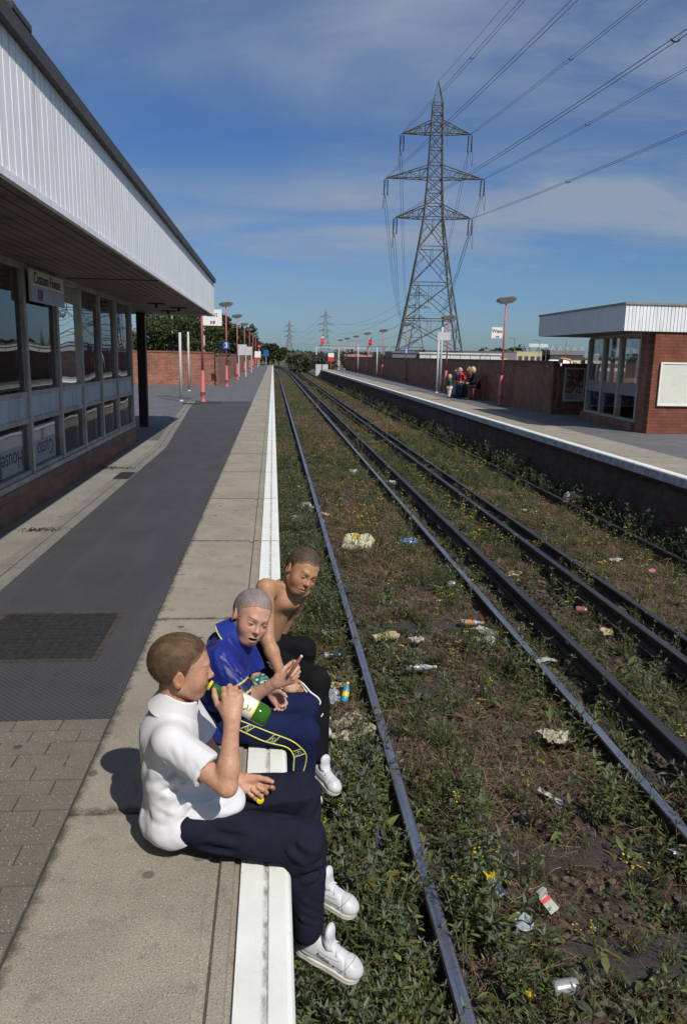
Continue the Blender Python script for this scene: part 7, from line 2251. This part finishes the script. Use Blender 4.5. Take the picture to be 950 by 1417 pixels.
# cans
def can(loc, m, label, rz, crush=.0, L=.118, r=.033):
    o_ = empty('drink_can', loc, rz); tag(o_, label, 'can')
    prof = [(.022,.004),(.024,0),(.027,.003),(r,.014),(r,L-.016),(.028,L-.005),(.0265,L),(.024,L-.004)]
    n = 24; vs = []
    zs = []
    for i in range(len(prof)-1):
        k = 8 if i == 3 else 1
        for j in range(k): t = j/k; zs.append((prof[i][0]+(prof[i+1][0]-prof[i][0])*t, prof[i][1]+(prof[i+1][1]-prof[i][1])*t))
    zs.append(prof[-1])
    P = np.array([[z, q*math.cos(a), q*math.sin(a)] for q, z in zs for a in np.linspace(0,2*math.pi,n,endpoint=False)])
    P *= (1 + crush*fbm(P*28, 2, 5))[:,None]; P[:,2] += r
    m_ = len(zs); i = (np.arange(m_-1)[:,None]*n + np.arange(n)).ravel(); j = (np.arange(m_-1)[:,None]*n + (np.arange(n)+1)%n).ravel()
    np_mesh('can_body', P, np.stack([i,j,j+n,i+n],1)[:, ::-1], m, o_, True)
    b = MB(); b.M = Matrix.Translation((0,0,r)) @ Matrix.Rotation(R(90),4,'Y'); b.lathe([(0,.004),(.0235,.004)], 20); b.build('can_end', M['alu'], o_)
    b = MB(); b.M = Matrix.Translation((0,0,r)) @ Matrix.Rotation(R(90),4,'Y'); b.lathe([(0,L-.005),(.0235,L-.005)], 20); b.build('can_end', M['alu'], o_)
can((1.17,2.66,-1.02), M['can_white'], 'empty faded white can lying in the weeds at the bottom of the near track', .12, .03)
can((2.02,8.5,-1.02), M['can_white'], 'white can on its side left of the second rail', -.2, .0)
can((3.24,7.6,-1.04), M['can_pink'], 'crushed pinkish red can between the conductor rails', -.5, .12)
can((4.75,9.0,-1.04), M['can_pink'], 'faded pink can in the dry grass of the opposite track', .5, .12)
def lbottle(loc, mb, mc, label, rz, L=.2, r=.03, band=None, pitch=0):
    o_ = empty('litter_bottle', loc, rz); o_.rotation_euler = (0,pitch,rz); tag(o_, label, 'bottle')
    b = MB(); b.M = Matrix.Translation((0,0,r)) @ Matrix.Rotation(R(90),4,'Y')
    b.lathe([(0,.004),(r*.7,0),(r,.01),(r,L*.28),(r*.94,L*.32),(r*.94,L*.5),(r,L*.54),(r*.9,L*.66),(r*.45,L*.85),(r*.38,L*.93),(0,L*.93)], 18); b.build('bottle_body', mb, o_, smooth=True)
    b = MB(); b.M = Matrix.Translation((0,0,r)) @ Matrix.Rotation(R(90),4,'Y'); b.lathe([(0,L*.9),(r*.48,L*.9),(r*.48,L),(0,L)], 14); b.build('cap', mc, o_)
    if band is not None:
        b = MB(); b.M = Matrix.Translation((0,0,r)) @ Matrix.Rotation(R(90),4,'Y'); b.lathe([(r*.96,L*.3),(r*.97,L*.3),(r*.97,L*.52),(r*.96,L*.52)], 18); b.build('label', band, o_)
M['dark_plastic'] = mat('dark_blue_plastic', (.02,.03,.06), .25, bump=0); M['cyan'] = mat('cyan_print', (.05,.25,.4), .4, bump=0)
lbottle((.40,6.36,-1.02), M['dark_plastic'], M['cyan'], 'small dark bottle with pale blue cap behind the black knees', .1, .2, .028, M['film_white'])
lbottle((.55,5.42,-1.0), M['cyan'], M['yellow'], 'blue and yellow drink bottle standing tilted beside the cream card', 1.2, .16, .028, M['yellow'], -.9)
lbottle((1.88,7.2,-1.03), M['clear_plastic'], M['orange'], 'cloudy plastic bottle with an orange cap near the second rail', -.15, .24, .032, M['orange'])
lbottle((1.13,6.1,-1.04), M['clear_plastic'], M['film_white'], 'long clear bottle in weeds right of the near rail', .05, .28, .03)
lbottle((.42,4.35,-1.0), M['clear_plastic'], M['cyan'], 'blue capped bottle in weeds beside the white trainer', 1.9, .18, .026, M['cyan'])
b = MB(); b.lathe([(0,.003),(.045,.003),(.047,0),(.05,0),(.05,.006),(.046,.008),(.03,.007),(0,.007)], 24); o = b.build('cup_cover', M['clear_plastic'], smooth=True); o.location = (1.16,3.02,-.96); o.rotation_euler = (.25,.1,0); tag(o, 'round translucent drink lid lying on the weeds', 'cover')
r = empty('cigarette_packet', (1.335,3.17,-1.0), .5); r.rotation_euler = (.5,-.2,.5); tag(r, 'open white and red cigarette packet in the near track', 'packet')
b = MB(); b.box((-.028,-.043,0),(.028,.043,.022)); b.build('packet_body', M['film_white'], r); b = MB(); b.box((-.0285,.01,-.0005),(.0285,.03,.0225)); b.build('red_band', M['sign_red'], r); b = MB(); b.obox((0,.055,.03),(.056,.03,.02),(.9,0,0)); b.build('lid', M['film_white'], r)
r = empty('drink_carton', (2.09,6.92,-1.02), .9); r.rotation_euler = (.15,.1,.9); tag(r, 'crushed white drink carton lying against the second rail', 'carton')
b = MB(); b.prism([(-.05,0),(.05,.005),(.045,.04),(-.048,.035)], 'y', -.085, .085); b.build('carton_body', M['film_white'], r); b = MB(); b.prism([(-.05,.02),(.05,.022),(.0,.05)], 'y', .086, .115); b.build('carton_top', M['film_white'], r)
r = empty('paper_cup', (.75,12.0,-1.0)); r.rotation_euler = (1.3,.2,.4); tag(r, 'small white paper cup near the pale bag up the track', 'cup')
b = MB(); b.lathe([(0,.002),(.028,0),(.038,.09),(.040,.092),(.036,.09),(.027,.004)], 18); b.build('cup_body', M['film_white'], r, smooth=True); b = MB(); b.lathe([(.0335,.05),(.0338,.05),(.0375,.08),(.037,.08)], 18); b.build('printed_band', M['cyan'], r)

# ---- the small sheen of chewing gum, stain and leaf debris on the platform near the plinth
M['debris'] = mat('leaf_debris', (.035,.026,.018), .95, .4, 30)
def heap(loc, r_, n, label, seed):
    g = np.random.default_rng(seed); a = Acc()
    for k in range(n):
        p = g.normal(0, 1, 3)*np.array([r_, r_*.45, .004]); p[2] = abs(p[2]); L = g.uniform(.015,.04)
        v,f = leaf_geo(L, L*.4, .3, .3); v = v@rot_np(g.uniform(0,6.28), g.uniform(-.2,.4), g.uniform(-.4,.4)).T + p; a.add(v.astype(np.float32), f, np.array([.05,.036,.024])*g.uniform(.4,1.6))
    v,f,c = a.get(); v[:,2] = np.maximum(v[:,2], .001); o = np_mesh('leaf_litter', v, f, M['dry'], col=c, loc=loc); tag(o, label, kind='stuff')
heap((-2.2,10.9,.002), .16, 260, 'dark leaf debris heaped against the plinth near the drain', 3)
heap((-2.1,7.0,.002), .09, 120, 'small dark leaf debris on the concrete strip', 4)

# ================================================================ PEOPLE ON THE OPPOSITE PLATFORM
M['far_cloth'] = attr_mat('distant_clothing', .8, .2)
M['bench_red'] = mat('bench_red', (.4,.05,.04), .5)
def bench():
    r = empty('platform_bench', (8.2,30.2,0)); tag(r, 'red wire framed bench against the dark wall under the waiting people', 'bench')
    Y0, Y1 = 0.0, 2.6
    def arr(pts, y, rad=.02): return [(x,y,z) for x,z in pts]
    b = MB()
    for k in range(int((Y1-Y0)/.08)+1): 
        y = Y0+k*.08; b.tube([(-.30,y,.43),(-.27,y,.44),(.06,y,.42),(.14,y,.60),(.22,y,.82)], .008, 4)
    for x,z in ((-.30,.43),(-.1,.432),(.06,.42),(.15,.62),(.22,.82)): b.tube([(x,Y0,z),(x,Y1,z)], .014, 5)
    b.build('seat', M['bench_red'], r)
    for y in (Y0+.02, Y1/2, Y1-.02):
        b = MB(); b.tube([(-.26,y,0),(-.28,y,.43)], .022, 6); b.tube([(.12,y,0),(.22,y,.82)], .022, 6); b.build('leg', M['bench_red'], r)
bench()
def figure(base, label, J, top, trou, hair, skin=(.5,.3,.21), long_hair=0, shoes=(.03,.03,.03), h=.010, bare_legs=False, hk=1.0):
    """J: joints in metres relative to base; one body mesh plus clothes"""
    k = J
    Hc = k['head']; 
    body = union([(ell(Hc,(.085*hk,.072*hk,.105*hk)),.02),(cap(Hc,k['neck'],.045*hk,.05*hk),.03),(cap(k['neck'],k['hip'],.07,.08),.03)] +
        [(cap(k['sh'+s],k['el'+s],.036,.032),.02) for s in 'RL'] + [(cap(k['el'+s],k['wr'+s],.031,.022),.02) for s in 'RL'] + [(ell(k['ha'+s],(.042,.028,.035)),.02) for s in 'RL'] +
        [(cap(k['kn'+s],k['an'+s],.045,.034),.02) for s in 'RL'] + [(ell(tuple(np.array(Hc)+np.array(k['nose'])),(.018,.016,.02)),.02)])
    P = np.array(list(v for q, v in k.items() if q != 'nose')); lo, hi = P.min(0)-.2, P.max(0)+.2
    v,f,n = surface(body, lo, hi, h); o = np_mesh('person', v, f, M['far_cloth'], None, True, np.tile(np.array(skin),(len(v),1)), loc=base); tag(o, label, 'person')
    Z = (0,0,0)
    shirt = union([(cap(k['neck'],k['hip'],.11*k.get('w',(1,0,0))[0],.135*k.get('w',(1,0,0))[0]),.05),(cap(k['shR'],k['shL'],.065),.05)] + [(cap(k['sh'+s],tuple(np.array(k['el'+s])*.95+np.array(k['sh'+s])*.05),.058,.05),.03) for s in 'RL'] + ([(cap(k['el'+s],k['wr'+s],.048,.04),.03) for s in 'RL'] if k.get('long',Z)[0] else []))
    sdf_obj('top', shirt, lo, hi, h, M['far_cloth'], o, top, Z)
    tr = union([(ell(k['hip'],(.13,.15,.11)),.03)] + [(cap(tuple(np.array(k['hip'])+np.array(k['ho'+s])),k['kn'+s],.082,.065),.02) for s in 'RL'] + ([] if bare_legs else [(cap(k['kn'+s],k['an'+s],.064,.052),.03) for s in 'RL']))
    sdf_obj('trousers', tr, lo, hi, h, M['far_cloth'], o, trou, Z)
    def hf(p):
        q = p-A3(*Hc); d = ell((0,0,.01),(.098*hk,.086*hk,.115*hk))(q); nd = unit3(k['nose']).astype(F32)
        d = smax(d, (q@nd)-.035+ -.55*np.maximum(q[:,2]-.02,0), .01)
        if long_hair: d = smin(d, cap(tuple(-np.array(k['nose'])*.35),tuple(-np.array(k['nose'])*.55+np.array((0,0,-long_hair))),.085*hk,.05)(q), .03)
        else: d = smax(d, -q[:,2]-.055, .01)
        return d
    sdf_obj('hair', hf, A3(*Hc)-.4, A3(*Hc)+.2, .009, M['hair'], o, hair, Z)
    for s in 'RL':
        a = np.array(k['an'+s]); fd = np.array(k['nose']); fd = fd*np.array([1,1,0]); fd = fd/np.linalg.norm(fd)
        b = MB(); 
        sh = union([(cap(tuple(a+np.array([0,0,-.04])-fd*.03),tuple(a+fd*.13+np.array([0,0,-.05])),.042,.036),.02)]); sdf_obj('shoe', sh, a-.25, a+.25, .009, M['far_cloth'], o, shoes, Z)
    return o
def seated(y, label, top, trou, hair, lean=.15, long_hair=0, sc=1.0, long=1, skin=(.5,.3,.21), arms='lap', face=(-.95,-.3,-.1), w=.86, shoes=(.03,.03,.03)):
    nz = tuple(unit3(face)*.092)
    J = dict(hip=(0,0,.53), neck=(-lean,0,.53+.48*sc), head=(-lean-.06,0,.53+.66*sc), shR=(-lean+.01,.17,.53+.42*sc), shL=(-lean+.01,-.17,.53+.42*sc),
             elR=(-lean-.08,.22,.53+.2*sc), elL=(-lean-.08,-.22,.53+.2*sc), wrR=(-.36,.12,.66), wrL=(-.36,-.12,.66), haR=(-.43,.09,.65), haL=(-.43,-.09,.65),
             hoR=(0,.09,0), hoL=(0,-.09,0), knR=(-.42,.11,.53), knL=(-.42,-.11,.53), anR=(-.45,.11,.09), anL=(-.40,-.11,.09), nose=nz, long=(long,0,0), w=(w,0,0))
    return figure((8.17,y,0), label, J, top, trou, hair, skin, long_hair, shoes)
seated(30.5, 'blonde woman in black sitting at the near end of the red bench', (.012,.012,.014), (.012,.012,.014), (.55,.42,.24), .16, .1, .95, w=.95)
seated(31.05, 'person with pale blonde hair sitting close behind the woman in black', (.02,.02,.03), (.015,.015,.02), (.5,.36,.18), .02, .18, 1.0)
seated(31.6, 'person with long light brown hair sitting in the middle of the bench', (.1,.06,.05), (.03,.04,.09), (.3,.19,.09), .05, .26, .98)
seated(32.1, 'fair haired person in a red top leaning forward on the bench', (.5,.03,.03), (.03,.045,.12), (.5,.36,.26), .30, 0, .9, long=0)
seated(32.6, 'dark haired person in blue at the far end of the bench', (.05,.07,.16), (.3,.27,.22), (.02,.018,.018), .32, 0, .88, long=0)
figure((7.3,31.7,0), 'small blond child in a green top and white trousers standing before the bench', dict(hip=(0,0,.42), neck=(0,0,.72), head=(0,0,.86), shR=(0,.12,.68), shL=(0,-.12,.68), elR=(0,.15,.54), elL=(0,-.15,.54), wrR=(-.04,.15,.42), wrL=(-.04,-.15,.42),
    haR=(-.05,.15,.37), haL=(-.05,-.15,.37), hoR=(0,.06,-.04), hoL=(0,-.06,-.04), knR=(0,.065,.24), knL=(0,-.065,.24), anR=(.02,.07,.07), anL=(-.02,-.07,.07), nose=(.06,-.06,0), w=(.82,0,0)),
    (.02,.1,.05), (.62,.6,.58), (.5,.38,.2), hk=.92)
SUN_E = 4.3
SKY_STR = .055; SKY_SAT = 1.1; SKY_ROT = 35; SKY_SC = (.8,1.35,1); SKY_LOC = (1.7,.6,0); SKY_LOC2 = (1.3,.4,0)
CLOUD_AMT = 2.0; CLOUD_COL = (4.8,6.1,8.2); CLOUD_COL2 = (5.0,6.4,9.4); SKY_TINT = (.68,.99,1.45)
# ================================================================ LIGHT, SKY, CAMERA
sd = V((.27,-.5,.62)).normalized()          # towards the sun
elev = math.asin(sd.z); az = math.atan2(sd.x, sd.y)
L = bpy.data.lights.new('sun', 'SUN'); L.energy = SUN_E; L.angle = R(.53); L.color = (1,.95,.87)
lo = bpy.data.objects.new('sun', L); COL.objects.link(lo)
lo.rotation_euler = (-sd).to_track_quat('-Z','Y').to_euler()
w = bpy.data.worlds.new('World'); SC.world = w; w.use_nodes = True
nt = w.node_tree; t = NT(w); bg = nt.nodes['Background']
sky = t.new('ShaderNodeTexSky'); sky.sky_type = 'NISHITA'; sky.sun_disc = False
sky.sun_elevation = elev; sky.sun_rotation = az
sky.air_density = 1.0; sky.dust_density = .6; sky.ozone_density = 1.6; sky.altitude = 20
hs = t.new('ShaderNodeHueSaturation'); hs.inputs['Saturation'].default_value = SKY_SAT; hs.inputs['Value'].default_value = 1
t.link(sky.outputs[0], hs.inputs['Color'])
tint = t.mix(1.0, hs.outputs[0], SKY_TINT, 'MULTIPLY')
# even out: deep blue of the film stock
gen = t.new('ShaderNodeTexCoord').outputs['Generated']
sp = t.new('ShaderNodeSeparateXYZ'); t.link(gen, sp.inputs[0])
zc = t.math('MAXIMUM', sp.outputs[2], 0.0)
den = t.math('ADD', zc, .12)
cb = t.new('ShaderNodeCombineXYZ'); t.link(t.math('DIVIDE', sp.outputs[0], den), cb.inputs[0]); t.link(t.math('DIVIDE', sp.outputs[1], den), cb.inputs[1])
mp = t.new('ShaderNodeMapping'); t.link(cb.outputs[0], mp.inputs[0]); mp.inputs['Rotation'].default_value = (0,0,R(SKY_ROT)); mp.inputs['Scale'].default_value = SKY_SC; mp.inputs['Location'].default_value = SKY_LOC
n1 = t.noise(mp.outputs[0], 1.0, 8, .58, .5)
mp2 = t.new('ShaderNodeMapping'); t.link(cb.outputs[0], mp2.inputs[0]); mp2.inputs['Scale'].default_value = (.5,.45,1); mp2.inputs['Location'].default_value = SKY_LOC2
n2 = t.noise(mp2.outputs[0], 1.0, 3, .5)
f1 = t.ramp(n1, .36, .66); f2 = t.ramp(n2, .32, .62)
cl = t.math('MULTIPLY', t.math('ADD', t.math('MULTIPLY', f1, .8), .12), t.math('ADD', t.math('MULTIPLY', f2, .9), .15), True)
cl = t.math('MULTIPLY', cl, CLOUD_AMT)
zz = sp.outputs[2]
veil = t.math('ADD', t.ramp(zz, .255, .31), t.math('MULTIPLY', t.ramp(zz, .11, .15), t.ramp(zz, .19, .235, (1,1,1), (0,0,0))))
cl = t.math('MULTIPLY', cl, t.math('ADD', t.math('MULTIPLY', veil, .75), .3), True)
c = t.mix(cl, tint, CLOUD_COL)
# low cumulus streaks near the horizon
mp3 = t.new('ShaderNodeMapping'); t.link(gen, mp3.inputs[0]); mp3.inputs['Scale'].default_value = (5,5,22); mp3.inputs['Location'].default_value = (.3,.2,0)
n3 = t.noise(mp3.outputs[0], 1.0, 6, .6)
band = t.math('MULTIPLY', t.ramp(sp.outputs[2], .05, .11), t.ramp(sp.outputs[2], .13, .2, (1,1,1), (0,0,0)))
c = t.mix(t.math('MULTIPLY', t.math('MULTIPLY', t.ramp(n3, .56, .7), band), .55), c, CLOUD_COL2)
t.link(c, bg.inputs['Color']); bg.inputs['Strength'].default_value = SKY_STR

cam = bpy.data.cameras.new('camera'); co = bpy.data.objects.new('camera', cam); COL.objects.link(co)
f_, yaw, pitch, roll = 1060.0, 0.094028, 0.200251, 0.0205776
cam.sensor_fit = 'VERTICAL'; cam.sensor_height = 36; cam.lens = f_/1417*36
cam.clip_start = .05; cam.clip_end = 6000
Fw = V((math.sin(yaw)*math.cos(pitch), math.cos(yaw)*math.cos(pitch), -math.sin(pitch)))
R0 = V((math.cos(yaw), -math.sin(yaw), 0)); U0 = R0.cross(Fw)
Rr = R0*math.cos(roll) + U0*math.sin(roll); Uu = -R0*math.sin(roll) + U0*math.cos(roll)
Mc = Matrix((Rr, Uu, -Fw)).transposed().to_4x4(); Mc.translation = V((0,0,1.6))
co.matrix_world = Mc
SC.camera = co
SC.render.resolution_x = 686; SC.render.resolution_y = 1024
SC.view_settings.view_transform = 'Standard'; SC.view_settings.look = 'None'; SC.view_settings.exposure = 0; SC.view_settings.gamma = 1; SC.view_settings.use_curve_mapping = False
SC.render.engine = 'CYCLES'
SC.cycles.use_denoising = True
try: SC.cycles.denoiser = 'OPENIMAGEDENOISE'
except Exception: pass
SC.cycles.max_bounces = 8; SC.cycles.transparent_max_bounces = 12; SC.cycles.sample_clamp_indirect = 6
SC.cycles.use_adaptive_sampling = True; SC.cycles.adaptive_threshold = .01
